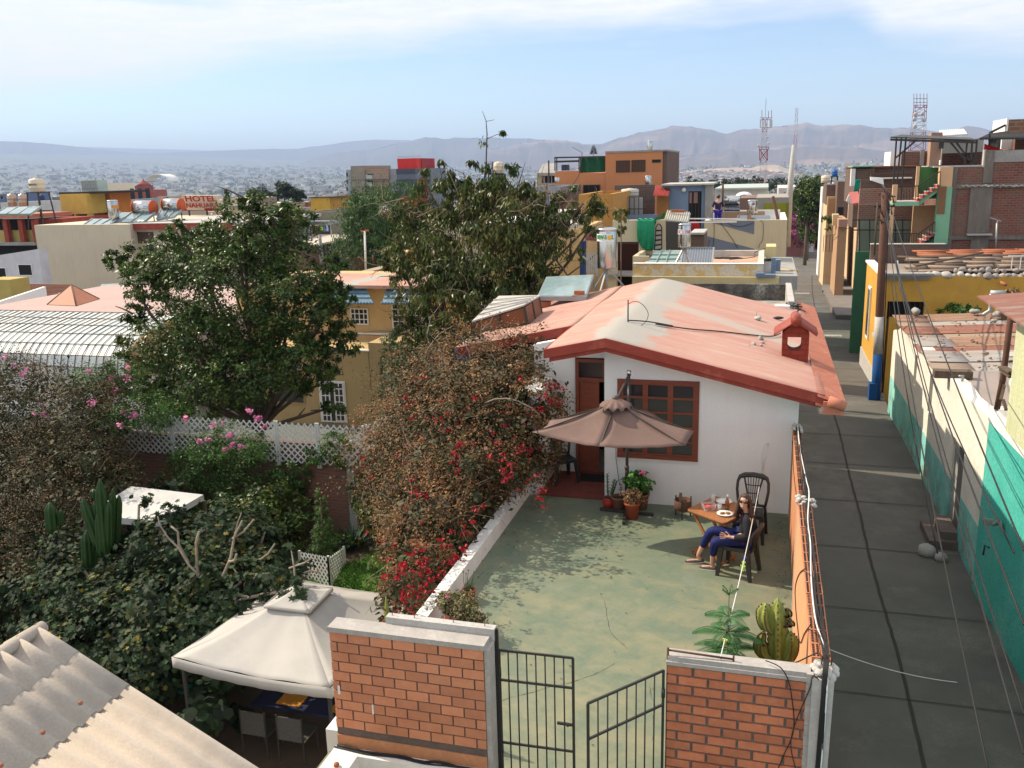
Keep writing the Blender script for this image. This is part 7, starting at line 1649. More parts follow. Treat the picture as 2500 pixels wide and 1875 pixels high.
s0,s1=at('A2',-10,935,Y=72.3),at('A2',362,935,Y=73.15); mb=MB(); mb.hexa([s0+Vc((0,-.02,-.11)),s1+Vc((0,-.02,-.11)),s1+Vc((0,.1,-.11)),s0+Vc((0,.1,-.11))],[s0+Vc((0,-.02,.10)),s1+Vc((0,-.02,.10)),s1+Vc((0,.1,.10)),s0+Vc((0,.1,.10))]); mb.build('red_strip',mred,r)
mb=MB(); put_text(mb,'COCHERA PRIVADA',s0.lerp(s1,.5)+Vc((0,-.05,0)),.15,wd(80,240),u,up,.003,.01); mb.build('small_lettering',m_whitep,r)
mb=MB(); q=at('A1',1985,800,Y=71.8); mb.tube([q+Vc((-.2,0,.05)),q+Vc((.1,0,.1)),q+Vc((.25,0,-.05))],.03,5); mb.tube([q+Vc((-.15,0,-.1)),q+Vc((.05,0,-.08)),q+Vc((-.05,0,-.2))],.03,5); mb.build('emblem',mred,r)
mb=MB();
for q in (A_,B_,A_.lerp(B_,.5)): mb.bar(q+Vc((0,1.1,-.3)),q+Vc((0,1.1,-4.5)),.12)
mb.build('post_frame',m_iron,r)
def HS(label,c,x0,y0,x1,y1,Y,depth,mat,wins=(),extra=None,cat='house',name='flat_roofed_house',par=.35,zb=None,wf=None,wp=None):
 r=BL(name,label,cat,c,(x0+x1)/2,y1,Y); FBX('wall',mat,r,c,x0,y0,x1,y1,Y,depth,zb=(gz(Y)-4 if zb is None else zb),par=par)
 for w in wins: WIN(r,c,*w,Y,wf or m_conc,(0,0) if w[2]-w[0]<50 else (1,0),wp or m_dark,fw=.08)
 return r
pl=lambda n,c,**k:plain(n,c,**k)
m_pale=pl('pale_yellow_wall',(.66,.56,.32))
r=HS('pale yellow two-storey house with a roof terrace, right of the hotel sign','A2',470,895,730,985,105,9,m_pale,[(575,915,598,945),(615,915,640,945),(680,918,712,948)])
FBX('upper_storey',m_pale,r,'A2',497,812,655,893,106,7); FBX('terrace_cage',pl('brown_cage',(.30,.24,.20)),r,'A2',656,812,788,890,107,5); FBX('cornice',m_whitep,r,'A2',465,880,800,896,104.7,.4)
for w in ((512,835,550,865),(565,828,588,850),(628,835,645,868)): WIN(r,'A2',*w,106,m_conc,(0,0),m_dark,fw=.08)
r=HS('grey house with bright blue curtained window under a yellow-orange box','A2',1300,960,1560,1065,75,8,pl('khaki_grey_wall',(.27,.24,.17)),[],par=.2)
WIN(r,'A2',1333,990,1440,1060,75,m_conc,(0,0),pl('sky_blue_curtain',(.18,.28,.48),streak=0)); WIN(r,'A2',1441,990,1468,1060,75,m_conc,(0,0),pl('dark_red_door',(.14,.03,.02),streak=0))
FBX('side',pl('grey_blue_side',(.20,.25,.32)),r,'A2',1561,960,1590,1065,76,4)
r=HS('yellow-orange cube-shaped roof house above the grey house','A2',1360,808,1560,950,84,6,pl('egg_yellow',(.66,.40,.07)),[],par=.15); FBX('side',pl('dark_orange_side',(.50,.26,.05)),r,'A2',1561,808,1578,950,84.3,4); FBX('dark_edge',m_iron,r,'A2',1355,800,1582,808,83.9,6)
m_gr1=pl('mid_grey_wall',(.30,.28,.27)); m_wh1=pl('mid_white_wall',(.62,.60,.57)); m_br1=pl('mid_brown_wall',(.20,.12,.10)); m_gb=pl('mid_blue_grey_wall',(.28,.36,.42))
L_=[('long low grey-blue house behind the green treetops, left of the laundry','A2',1130,985,1300,1060,88,8,m_gb,[(1250,1015,1285,1030)]),
('tan house with dark doorway, left of the yellow-orange cube','A2',1110,865,1215,985,96,9,pl('tan_wall',(.40,.32,.24)),[(1150,895,1200,930)]),
('brick-red upper storey left of the yellow-orange cube','A2',1218,862,1340,920,98,9,pl('brick_red_wall',(.27,.10,.07)),[]),
('beige parapet house below the brick-red storey','A2',1190,920,1345,985,92,7,pl('beige_wall2',(.42,.35,.30)),[]),
('unfinished cream skeleton house right of the yellow-orange cube','A2',1600,850,1720,1000,92,9,m_gr1,[(1610,870,1650,900),(1660,870,1700,900),(1615,960,1650,990),(1665,960,1700,990)]),
('pale yellow gabled house before the unfinished tower','A2',1722,820,1800,1000,100,9,m_pale,[(1735,850,1780,880)]),
('low house with a dark open shed, right of the laundry','A2',1600,1085,1810,1200,84,8,m_gr1,[(1615,1105,1680,1140),(1700,1105,1800,1140)]),
('brown wooden shed roofs below the hotel sign','A2',430,1005,580,1110,86,6,m_br1,[(440,1030,560,1080)]),
('blue-grey block with a dark arched window, left of the caged tank heaters','A1',1290,830,1450,960,92,9,m_gb,[(1310,850,1350,900)]),
('cream block with a dark square window, left of the hotel sign','A1',1700,795,1830,900,92,7,pl('cream_b',(.52,.44,.33)),[(1770,795,1825,835)]),
('white low house with dark windows behind the red house roof','A1',0,860,180,930,100,8,m_wh1,[]),
('blue painted house at the far left edge','A1',-60,770,110,860,140,10,pl('blue_house_a',(.13,.18,.32)),[(0,780,40,830)]),
('long grey hall with white roof in the middle distance on the left','A1',560,800,640,860,150,9,m_gr1,[]),
('white apartment house with dark openings behind the caged tank','A1',1060,655,1150,720,330,18,pl('sunny_white',(.75,.66,.50)),[(1075,670,1090,700),(1100,670,1115,700),(1125,670,1140,700)])]
for a in L_: HS(*a)
r=T('brown_hall','long brown walled hall with pale cement roof and two tall slots, behind the trees','building',tuple(at('A2',1500,1500,Y=62)));
P=[at('A2',1180,1352,Y=60),at('A2',1800,1240,Y=66),at('A2',1830,1205,Y=71),at('A2',1180,1205,Y=73)]
mb=MB(); mb.hexa([p+Vc((0,0,-.15)) for p in P],P); mb.build('roof',M('pale_cement_roof',(.55,.48,.40),(.46,.40,.34),sc_=.6),r)
Q=[p+Vc((0,.1,-.16)) for p in P]; mb=MB(); mb.hexa([Vc((q.x,q.y,-7)) for q in Q],Q); mb.build('wall',m_br1,r)
for x in (1475,1550,1620):
 m=MB(); p=at('A2',x,1310,Y=61.9+(x-1475)*.01); m.box(p.x-.2,p.x+.2,p.y-.12+.3,p.y+.2,p.z-3,p.z); m.build('slot',m_dark,r)
r=T('laundry_line','washing line with coloured clothes on the pale cement roof','laundry',tuple(at('A2',1450,1200,Y=69)))
m=MB(); a,b_=at('A2',1340,1110,Y=69),at('A2',1580,1100,Y=69); m.tube([a,b_],.02,5); m.bar(a,a+Vc((0,0,-3.2)),.08); m.bar(b_,b_+Vc((0,0,-2.5)),.08); m.build('poles',m_galv,r)
for i,(x0,x1,y0,y1,c_) in enumerate(((1350,1378,1125,1195,(.03,.05,.2)),(1380,1405,1115,1200,(.12,.02,.06)),(1408,1420,1118,1225,(.3,.04,.03)),(1412,1440,1120,1160,(.6,.3,.12)),(1464,1500,1120,1160,(.35,.7,.06)),(1503,1528,1118,1175,(.12,.2,.5)),(1530,1556,1100,1170,(.4,.5,.7)))):
 p,q=at('A2',x0,y0,Y=68.95),at('A2',x1,y1,Y=68.95); m=MB().grid(lambda u,v:(p.x+(q.x-p.x)*u,68.95+.04*sin(7*u+3*v),q.z+(p.z-q.z)*v),5,4,.01); m.build('garment',pl('garment%s'%'abcdefg'[i],c_,streak=0),r)
FBX('canopy',m_galv,r,'A2',1300,1065,1560,1100,73,2)
r=T('wooden_pole','short wooden utility pole with crossarm behind the brown hall roof','pole',tuple(at('A2',1480,1530,Y=58))); m=MB().tube([at('A2',1490,1530,Y=58),at('A2',1462,1220,Y=58)],[.16,.12],8); m.build('shaft',m_conc,r); m=MB().bar(at('A2',1435,1240,Y=58),at('A2',1475,1220,Y=58),.1); m.build('crossarm',m_rust,r); m=MB().rbox(at('A2',1463,1372,Y=57.8),.3,.2,.5); m.build('meter_box',m_galv,r)
r=T('white_roof_post','white post with an orange crossbar and railing on the ochre house roof','post',tuple(at('A2',1955,1580,Y=38))); m=MB().tube([at('A2',1960,1590,Y=38),at('A2',1948,1170,Y=38)],.05,8); m.build('post',m_whitep,r); m=MB().bar(at('A2',1905,1172,Y=38),at('A2',1992,1160,Y=38),.05,.08); m.build('crossbar',m_terra,r)
m=MB().tube([at('A2',2040,1560,Y=38.2),at('A2',2040,1430,Y=38.2)],.05,8);
for k in range(10): x=1840+k*13; m.bar(at('A2',x,1580,Y=38.2),at('A2',x,1460,Y=38.2),.025)
m.bar(at('A2',1835,1462,Y=38.2),at('A2',2040,1455,Y=38.2),.03); m.build('railing',m_rust,r)
m_dk=Leaf('dark_evergreen',[(.012,.030,.012),(.020,.045,.018),(.03,.055,.022)],trans=.08)
def farTree(name,label,c,pts,Y,n,size,seed,grp=None,droop=.2,cat='tree',mat=None):
 k_=.5 if Y>90 else 1; bl=[B(c,x,y,Y+(i%3)*.6,rx*k_,rz*k_) for i,(x,y,rx,rz) in enumerate(pts)]; size*=.6 if Y>90 else 1; q=bl[0][0]; t=T(name,label,cat,(q[0],q[1],gz(Y)-3),grp); leafcloud('crown',mat or m_dk,t,bl,n,size,asp=.5,shell=.3,seed=seed,droop=droop,nclump=max(20,n//40)); m=MB().tube([(q[0],q[1],gz(Y)-3),q],[.3,.12] if Y>40 else [.03,.02],6); m.build('trunk',m_bark,t); return t
farTree('eucalyptus_tree','tallest dark eucalyptus of the clump behind the big tree','A2',[(1070,700,2.4,2.6),(1110,740,2.6,2.4),(1030,690,1.3,2.0),(1170,760,2.2,2.0)],150,5200,.7,101)
farTree('eucalyptus_tree','dark feathery tree at the right end of the distant evergreen clump','A2',[(1250,790,1.6,2.6),(1220,830,1.6,1.6)],150,1500,.7,102)
farTree('broad_tree','dark broad tree in front of the distant araucaria','A2',[(890,800,2.8,2.0),(830,830,2.4,1.6),(960,790,2.0,1.8),(860,850,2.5,1.4)],130,4200,.6,103)
farTree('round_tree','green round tree between the yellow house and the araucaria','A2',[(735,750,1.9,1.5),(760,770,1.5,1.3)],130,1800,.5,104,mat=m_l1)
farTree('broad_tree','dark green tree beside the hotel sign, left of the pale yellow house','A2',[(455,860,1.9,1.6),(430,880,1.5,1.2),(460,790,.5,2.2)],112,2200,.5,105,mat=m_l1)
def arauc(label,c,x,y0,y1,Y,w,cat='tree',ti=8):
 a=at(c,x,y1,Y=Y); b_=at(c,x,y0,Y=Y); h=b_.z-a.z; t=T('araucaria_tree',label,cat,tuple(a)); m=MB().tube([a,b_],[h*.02,h*.006],6); m.build('trunk',m_bark,t); m=MB(); R_=random.Random(5)
 for k in range(ti):
  f=k/ti; z=a.z+h*(.25+.72*f); L_=w*(1-f)**.7+.1
  for j in range(7):
   an=j*2*pi/7+k*.7; d=Vc((cos(an),sin(an),0)); p=Vc((a.x,a.y,z)); q=p+d*L_+Vc((0,0,L_*.12)); s=Vc((-sin(an),cos(an),0))
   m.add([p,p.lerp(q,.6)+s*L_*.14+Vc((0,0,.03)),q,p.lerp(q,.6)-s*L_*.14+Vc((0,0,.03))],[(0,1,2,3)]); m.add([p+Vc((0,0,.2)),p.lerp(q,.6)+Vc((0,0,L_*.10)),q,p.lerp(q,.6)-Vc((0,0,L_*.08))],[(0,1,2,3)])
 m.build('crown',m_dk,t)
arauc('tall tiered araucaria standing among the distant dark evergreens','A2',845,645,830,148,1.7)
arauc('small araucaria top rising behind the green netting of the orange house','A4',1103,240,370,75,.30,ti=8)
r=T('tower_block','unfinished grey tower block with white stairwell bays and a red lift tower','building',tuple(at('A3',600,1000,Y=150)))
FBX('grey_blue_wing',pl('pale_blue_render',(.36,.40,.44)),r,'A3',196,728,246,1030,150,10); _,d=FBX('concrete_front',pl('raw_concrete_front',(.30,.26,.21)),r,'A3',247,685,390,1060,149.5,12); FBX('roof_hut',pl('dark_hut',(.10,.12,.15)),r,'A3',391,685,424,722,152,6)
FBX('brick_front',Brick('tower_brick',(.33,.19,.13),(.30,.20,.15),(.34,.30,.26),1.2,.5,.05,patch=(.34,.28,.22)),r,'A3',391,722,655,1060,150,10)
FBX('pale_bay',pl('blue_grey_bay',(.34,.37,.40)),r,'A3',656,718,750,1060,150.5,9)
for i in range(4):
 y=770+78*i; WIN(r,'A3',400,y,488,y+62,150,m_conc,(0,0),pl('white_bay',(.62,.62,.62),streak=0) if i==0 else MT['white_bay'],name='stairwell_bay',fw=.15); FBX('slot',m_dark,r,'A3',430,y+2,486,y+13,149.9,.15)
 FBX('slot',m_dark,r,'A3',200,y-10,212,y+30,149.9,.15)
for i in range(4): FBX('floor_band',pl('slab_grey%d'%i,(.22,.20,.18)),r,'A3',247,828+78*i,655,834+78*i,149.4,.6)
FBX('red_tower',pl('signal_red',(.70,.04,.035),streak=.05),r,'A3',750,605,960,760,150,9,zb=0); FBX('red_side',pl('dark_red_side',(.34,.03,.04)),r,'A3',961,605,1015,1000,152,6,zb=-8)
FBX('railing',m_galv,r,'A3',752,580,1005,584,150,.1); FBX('railing',m_galv,r,'A3',752,592,1005,595,150,.1)
for i in range(5): FBX('dark_glazing',pl('slate_glazing%d'%i,(.05,.065,.10) if i%2==0 else (.12,.14,.19),rough=.3,streak=0),r,'A3',745 if i%2 else 738,718+58*i,948,775+58*i,149-.2*(i%2),7)
FBX('grey_wing',pl('far_grey_wing',(.17,.2,.24)),r,'A3',1016,710,1110,1000,154,8,zb=-8)
r=T('church_spire','small red brick church spire in the hazy town left of the hotel sign','church',tuple(at('A1',1565,790,Y=260))); q=at('A1',1560,788,Y=260); s=at('A1',1548,600,Y=260); h=s.z-q.z; mr2=pl('red_church_brick',(.34,.10,.08))
m=MB().box(q.x-4.5,q.x+4.5,258,266,q.z-12,q.z+h*.33); m.build('tower',mr2,r); m=MB().box(q.x-2.6,q.x+1.6,259,263,q.z+h*.33,q.z+h*.6); m.lathe((q.x-.5,261,q.z+h*.6),[(2.4,0),(1.5,h*.15),(.3,h*.3),(.1,h*.42)],8); m.build('spire',mr2,r)
for i in (-3,0,3): m=MB().box(q.x+i-.8,q.x+i+.8,257.9,258,q.z-2,q.z+2.5); m.build('belfry_opening',m_dark,r)
r=T('arched_hall','white arched roof of a far sports hall in the haze','hall',tuple(at('A1',1690,620,Y=900))); q=at('A1',1690,622,Y=900); m=MB().grid(lambda u,v:(q.x+16*cos(pi*u),900+20*v,q.z-1+8*sin(pi*u)),14,1,.6); m.build('roof',m_whitep,r)
r_,a_,rd_,h_=vtank('cream ribbed water tank on a steel stand behind the tall open tree','A3',1850,640,770,105,48,m_poly,legs=1.9)
m=MB(); p=at('A3',1780,640,Y=47.5); m.bar(p,p+Vc((0,0,-3)),.04); m.bar(at('A3',1710,765,Y=47.5),at('A3',1900,770,Y=47.5),.05); m.build('rail',m_iron,r_)
#  behind the white house
def QUAD(name,mat,parent,pts,th=.03,tag_=None):
 pts=[Vector(p) for p in pts]; n=(pts[1]-pts[0]).cross(pts[2]-pts[0]).normalized(); m=MB().prism(pts,n*-th if n.y<0 else n*th); return m.build(name,mat,parent,tag_=tag_)
m_stain=M('rain_stained_cement',(.055,.05,.045),(.20,.19,.17),sc_=2.2,bump=.4,bsc=15,c3=(.42,.40,.36),sc3=1.1,lo=.40,hi=.62)
m_stainw=M('flaking_white_wall',(.50,.48,.44),(.20,.185,.165),sc_=2.6,bump=.4,c3=(.07,.06,.055),sc3=1.6)
r=T('sunken_roof_house','small house with a rain-stained sunken roof behind the pink roof','house',(-1.5,24.5,-3))
m=MB().box(-3.6,.72,22.6,26.2,-3.4,1.85); m.build('roof',m_stainw,r)
m=MB().box(-3.6,.60,26.05,26.2,1.851,2.30); m.build('rear_parapet',m_stain,r)
m=MB().box(.601,.74,22.6,26.2,1.851,2.30); m.build('street_parapet',m_stainw,r); m=MB().box(.598,.745,22.58,26.22,2.301,2.33); m.build('coping',m_concl,r)
m=MB().bar((.15,22.6,2.1),(.55,24.0,2.0),.12,.05); m.build('gutter_board',m_rb,r)
m=MB()
for i in range(26): q=Vc((RU(.55,.8),RU(20.2,23.6),2.1+RU(0,.12))); m.tube([q,q+Vc((RU(-.2,.2),RU(-.5,.5),RU(0,.12))),q+Vc((RU(-.3,.3),RU(-.6,.6),0))],.011,4)
m.build('cable_tangle',m_cable,tag_=('tangle of loose black cables beside the eaves tiles','cables'))
m_peel=M('peeling_yellow_paint',(.66,.46,.20),(.62,.42,.16),sc_=3,bump=.3,c3=(.66,.64,.60),sc3=1.5);
for n_ in m_peel.node_tree.nodes:
 if n_.type=='MAP_RANGE' and abs(n_.inputs[1].default_value-.52)<1e-4: n_.inputs[1].default_value=.47; n_.inputs[2].default_value=.50
m_py=M('soft_yellow_plaster',(.68,.55,.28),(.62,.50,.26),sc_=1.2,streak=.15)
r=T('peeling_parapet_house','flat-roofed yellow house with a long flaking parapet behind the pink roof','house',(-2.5,28,-3))
_,d=FBX('parapet',m_peel,r,'B4',-244,640,1170,778,27.3,.2); FBX('wall',m_py,r,'B4',-250,779,1338,850,27.1,5.5,zb=-3.2)
zt=d[3]; FBX('parapet_top',m_whitep,r,'B4',-244,634,1172,640,27.28,.24)
x0,x1=d[0],d[1]; zl=at('B4',500,779,Y=27.1).z
m=MB().box(x0,x1,27.51,32.3,zl-.1,zl+.12); m.build('terrace',M('salmon_terrace',(.52,.33,.24),(.46,.29,.21),sc_=1),r)
m=MB().box(x0,x1,32.3,32.5,zl,zt-.05); m.box(x1-.18,x1,27.52,32.29,zl+.121,zt-.02); m.build('rear_parapet',M('flaking_white_paint',(.62,.58,.52),(.50,.44,.36),sc_=3,c3=(.58,.40,.24),sc3=2),r)
m=MB().box(x1+.01,.95,27.3,33,zl-.4,zl+.02); m.build('ledge',m_conc,r)
m_blt=M('blue_painted_trim',(.13,.19,.28),(.22,.28,.36),sc_=4)
for a,b_ in (((1090,740),(1172,785)),((1172,755),(1300,782)),((1255,575),(1300,755)),((1300,595),(1355,740))):
 FBX('blue_trim',m_blt,r,'B4',a[0],a[1],b_[0],b_[1],27.0+.9*(a[0]>1180)+.6*(a[0]>1280),.3)
FBX('yellow_block',m_py,r,'B4',1197,452,1305,578,31.5,1.2)
m=MB().tube([at('B4',1350,700,Y=29),at('B4',1540,716,Y=28.6)],.035,6); m.build('bamboo_pole',plain('pale_bamboo',(.62,.42,.2)),tag_=('pale bamboo pole sticking out over the street from the blue trimmed balcony','pole'))
m=MB(); q=at('B4',800,590,Y=30);
for i in range(14): m.tube([q+Vc((RU(-.5,.5),RU(-.3,.3),.05)) for _ in range(4)],.012,4)
m.tube([q,at('B4',1000,575,Y=30.5),at('B4',1080,560,Y=31),at('B4',1070,520,Y=31.9),at('B4',1120,490,Y=32),at('B4',1190,470,Y=32)],.012,5); m.build('cable_heap',m_cable,tag_=('heap of black cable lying on the salmon terrace','cable'))
r=T('solar_collector','dark ribbed solar collector tilted on the salmon terrace','solar panel',tuple(at('B4',450,640,Y=28.3)))
P=[at('B4',275,634,Y=28.2),at('B4',612,636,Y=28.2),at('B4',630,468,Y=29.9),at('B4',300,468,Y=29.9)]; m=MB().hexa([p+Vc((0,.06,-.1)) for p in P],P); m.build('panel',m_soldk,r); m=MB()
for i in (0,1,2,3): m.bar(P[i]+Vc((0,-.01,.01)),P[(i+1)%4]+Vc((0,-.01,.01)),.05)
for k in range(1,12): m.bar(P[0].lerp(P[1],k/12)+Vc((0,-.01,.0)),P[3].lerp(P[2],k/12)+Vc((0,-.01,.0)),.012)
m.build('frame',m_galv,r)
r=T('sheet_lid','pale green ribbed sheet lid on the salmon terrace beside the dark solar collector','roof',tuple(at('B4',50,640,Y=28.5)))
P=[at('B4',-90,640,Y=28.4),at('B4',275,636,Y=28.4),at('B4',285,493,Y=31),at('B4',0,492,Y=31)]; m=MB().hexa([p+Vc((0,.05,-.1)) for p in P],P)
for k in (.3,.62): m.bar(P[0].lerp(P[3],k)+Vc((0,0,.02)),P[1].lerp(P[2],k)+Vc((0,0,.02)),.04)
for k in (.25,.55): m.bar(P[0].lerp(P[1],k)+Vc((0,0,.02)),P[3].lerp(P[2],k)+Vc((0,0,.02)),.03)
m.build('sheet',M('pale_green_sheet',(.26,.36,.33),(.22,.32,.30),sc_=2,rough=.4),r)
r_,a_,rd_,h_=vtank('steel cylinder heater with small red lettering, beside the dark solar collector','B4',312,200,455,140,28)
m=MB(); q=a_+Vc((0,0,0)); f=at('B4',185,632,Y=27.8)
for e in (f,f+Vc((.35,.3,0)),f+Vc((.5,-.1,0))): m.bar(q,(e.x+.1,e.y,e.z),.05)
m.build('stand',m_galv,r_)
m=MB().grid(lambda u,v:a_+Vc((sin(-1.2+1.0*u)*(rd_+.01),-cos(-1.2+1.0*u)*(rd_+.01),h_*(.55+.2*v))),8,1); m.grid(lambda u,v:a_+Vc((sin(.1+1.1*u)*(rd_+.01),-cos(.1+1.1*u)*(rd_+.01),h_*(.55+.2*v))),8,1); m.build('label',m_whitep,r_)
m=MB(); put_text(m,'FAR',a_+Vc((0,0,h_*.65)),.16,.17,curve=rd_+.016); V0=len(m.v);
ang=.62; m.v=[((x-a_.x)*cos(ang)-(y-a_.y)*sin(ang)+a_.x,(x-a_.x)*sin(ang)+(y-a_.y)*cos(ang)+a_.y,z) for x,y,z in m.v]
m2=MB(); put_text(m2,'SC',a_+Vc((0,0,h_*.65)),.14,.11,curve=rd_+.016); ang=-.75; m2.v=[((x-a_.x)*cos(ang)-(y-a_.y)*sin(ang)+a_.x,(x-a_.x)*sin(ang)+(y-a_.y)*cos(ang)+a_.y,z) for x,y,z in m2.v]; m.add(m2.v,m2.f)
m.build('lettering',plain('magenta_letters',(.5,.03,.12),streak=0),r_)
r_,a_,rd_,h_=vtank('large mirror-bright steel cylinder heater with a NEW-SOL label, behind the flat solar panel','B3',1409,20,385,176,22.6)
m=MB();
for k in range(3): e=Vc((a_.x+.55*cos(k*2.1+.3),a_.y+.45*sin(k*2.1+.3),zs(a_.x)-.1)); m.bar(a_+Vc((0,0,.02)),e,.035)
m.bar(a_,a_+Vc((0,0,-.55)),.05); m.build('tripod',m_galv,r_)
m=MB(); za,zb_=h_*.675,h_*.855;
m.grid(lambda u,v:a_+Vc((sin(-1.25+2.1*u)*(rd_+.008),-cos(-1.25+2.1*u)*(rd_+.008),za+(zb_-za)*v)),16,1); m.build('label',m_whitep,r_)
lg=plain('label_green',(.03,.30,.08),streak=0)
def rotm(m,ang): m.v=[((x-a_.x)*cos(ang)-(y-a_.y)*sin(ang)+a_.x,(x-a_.x)*sin(ang)+(y-a_.y)*cos(ang)+a_.y,z) for x,y,z in m.v]
m=MB(); put_text(m,'NEW-S',a_+Vc((0,0,(za+zb_)/2+.01)),.145,.30,curve=rd_+.014,bold=.004); rotm(m,-.45); m.build('lettering',lg,r_)
m=MB(); put_text(m,'L',a_+Vc((0,0,(za+zb_)/2+.01)),.145,.05,curve=rd_+.014,bold=.004); rotm(m,.74); m.build('lettering',lg,r_)
m=MB(); q=a_+Vc((0,-(rd_+.02),(za+zb_)/2+.01)); m.ball(q,.045,12,6,(1,.15,1))
for k in range(8): m.bar(q+Vc((.045*cos(k*pi/4),0,.045*sin(k*pi/4))),q+Vc((.07*cos(k*pi/4),0,.07*sin(k*pi/4))),.012)
rotm(m,.42); m.build('sun_emblem',plain('label_yellow',(.8,.5,.02),streak=0),r_)
m=MB().bar(at('A4',985,1440,Y=24),at('A4',1130,1560,Y=24),.04)
for k in range(5): m.bar(at('A4',1030+25*k,1620,Y=24),at('A4',1030+25*k,1420,Y=24),.03)
m.bar(at('A4',1020,1415,Y=24),at('A4',1135,1418,Y=24),.03); m.bar(at('A4',1135,1650,Y=24),at('A4',1130,1415,Y=24),.05); m.build('stair_railing',m_galv,tag_=('pale metal stair railing left of the mirror-bright heater','railing'))
m_ch=M('cream_house_wall',(.66,.58,.40),(.60,.53,.37),sc_=1.2,streak=.1)
r=T('tarpaulin_house','cream walled house with a dark open room and a green tarpaulin over its wall','house',(-4.5,34,-3.5))
FBX('wall_top',m_ch,r,'A4',1308,1050,1875,1285,33,.3); FBX('wall_side',m_ch,r,'A4',1590,1286,1875,1420,33.01,.28); FBX('wall_left',m_ch,r,'A4',1240,1286,1350,1700,33.01,.3,zb=0)
FBX('room_back',m_dark,r,'A4',1350,1250,1700,1700,36,.3,zb=0); FBX('floor_slab',m_conc,r,'A4',1200,1640,1900,1660,32.8,5)
FBX('shutter',plain('dark_maroon_door',(.05,.015,.012)),r,'A4',1352,1300,1590,1655,34.2,.1)
a=at('A4',1525,1440,Y=30.6); b_=at('A4',1700,1440,Y=30.6); c_=at('A4',1640,1350,Y=32.9)
m=MB().box(a.x,b_.x,30.6,30.75,-1,a.z); m.hexa([(a.x,30.76,-1),(a.x+.15,30.76,-1),(a.x+.15+.0,33,-1),(a.x,33,-1)],[(a.x,30.76,a.z),(a.x+.15,30.76,a.z),(a.x+.15,33,a.z),(a.x,33,a.z)]); m.build('low_wall',m_ch,r)
FBX('grey_room',plain('grey_shutter',(.09,.09,.085)),r,'A4',1876,1062,2050,1380,34,.2)
m=MB(); tx0,tx1=at('A4',1572,1050,Y=32.9),at('A4',1765,1050,Y=32.9); Lz=[1290,1330,1385,1395,1385,1370]
def tarp(u,v):
 zb2=at('A4',1600,lerp_tab([(0,1280),(.2,1340),(.5,1380),(1,1390)],u),Y=32.9).z; x=tx0.x+(tx1.x-tx0.x)*u*(1-.06*v)+.03*v
 return (x,32.88-.05*sin(u*17+v*3)*v-.07*sin(pi*v),tx0.z+.03+(zb2-tx0.z)*v)
m.grid(tarp,26,14,.01)
m.grid(lambda u,v:Vector(tx1)+Vc((-.02,-.02,.02))+(at('A4',1880,980,Y=33.6)-tx1)*u+Vc((0,.0,(-.22+.08*u)*v+.04*sin(9*u))),12,5,.01)
m.grid(lambda u,v:(tx0.x+(tx1.x-tx0.x)*u,32.88+.35*v,tx0.z+.035+.02*sin(u*20)),12,3,.01)
m.build('tarpaulin',M('green_tarpaulin',(.01,.30,.14),(.005,.22,.10),sc_=5,rough=.35,bump=.3,bsc=10),tag_=('bright green tarpaulin hanging over the cream house wall','tarpaulin'))
r=T('metal_awning','corrugated pale metal awning weighed down with two bricks, right of the green tarpaulin','awning',tuple(at('A4',2000,1050,Y=32)))
p0=at('A4',1865,1050,Y=31.8); p1=at('A4',2130,1075,Y=31.8); p2=at('A4',1900,945,Y=33.6); m=MB(); corr(m,p0,p1-p0,p2-p0,11,.03,.01); m.build('sheet',M('old_white_sheet',(.58,.56,.48),(.50,.50,.46),sc_=3,c3=(.60,.50,.30),sc3=2),r)
for x,y in ((1975,968),(2050,968)): m=MB().rbox(at('A4',x,y,Y=33)+Vc((0,0,.05)),.24,.14,.1,.2); m.build('brick',m_terra,r)
m=MB().bar(p1,p1+Vc((1.6,.4,-.02)),.04); m.bar(p1+Vc((0,.5,.1)),p1+Vc((1.7,.9,.05)),.04); m.build('pole',m_pvc,r)
r=T('step_ladder','dark blue folding step ladder leaning on the cream wall','ladder',tuple(at('A4',1800,1400,Y=32.4)))
m=MB(); L0,L1,T0=at('A4',1757,1410,Y=32.3),at('A4',1838,1395,Y=32.3),at('A4',1775,1130,Y=32.85); T1=at('A4',1838,1130,Y=32.85)
m.tube([L0,T0]+[T0.lerp(T1,k/6)+Vc((0,0,.13*sin(pi*k/6))) for k in range(1,6)]+[T1,L1],.02,6); m.build('frame',plain('ladder_blue',(.02,.025,.07),streak=0),r)
for k in range(5): m=MB(); t=.12+.19*k; m.bar(L0.lerp(T0,t),L1.lerp(T1,t),.025,.06); m.build('rung',MT['ladder_blue'],r)
r=T('striped_house','cream house wall painted with blue-grey diagonal stripes above the street','house',(-1,46,-4))
_,d=FBX('wall',M('cream_street_wall',(.66,.55,.36),(.60,.50,.33),sc_=1,streak=.15),r,'B4',530,166,1425,590,45,.25,zb=-4.5)
zc=d[3]; Yf=44.985
QUAD('stripe',M('grey_blue_stripe',(.20,.22,.27),(.17,.19,.24),sc_=2),r,[at('B4',532,171,Y=Yf),at('B4',1070,171,Y=Yf),at('B4',1065,318,Y=Yf)])
QUAD('stripe',MT['grey_blue_stripe'],r,[at('B4',531,330,Y=Yf),at('B4',1060,474,Y=Yf),at('B4',1120,520,Y=Yf),at('B4',531,520,Y=Yf)])
m=MB().box(d[1]-.25,d[1],45.26,52,-4.5,zc); m.box(d[0],d[0]+.2,45.26,52,-4.5,zc); m.box(d[0]+.2,d[1]-.25,51.8,52,-4.5,zc+.15); m.build('side_wall',m_white,r)
m=MB().box(d[0]+.2,d[1]-.25,45.26,51.79,zc-1.2,zc-.9); m.build('terrace',m_conc,r)
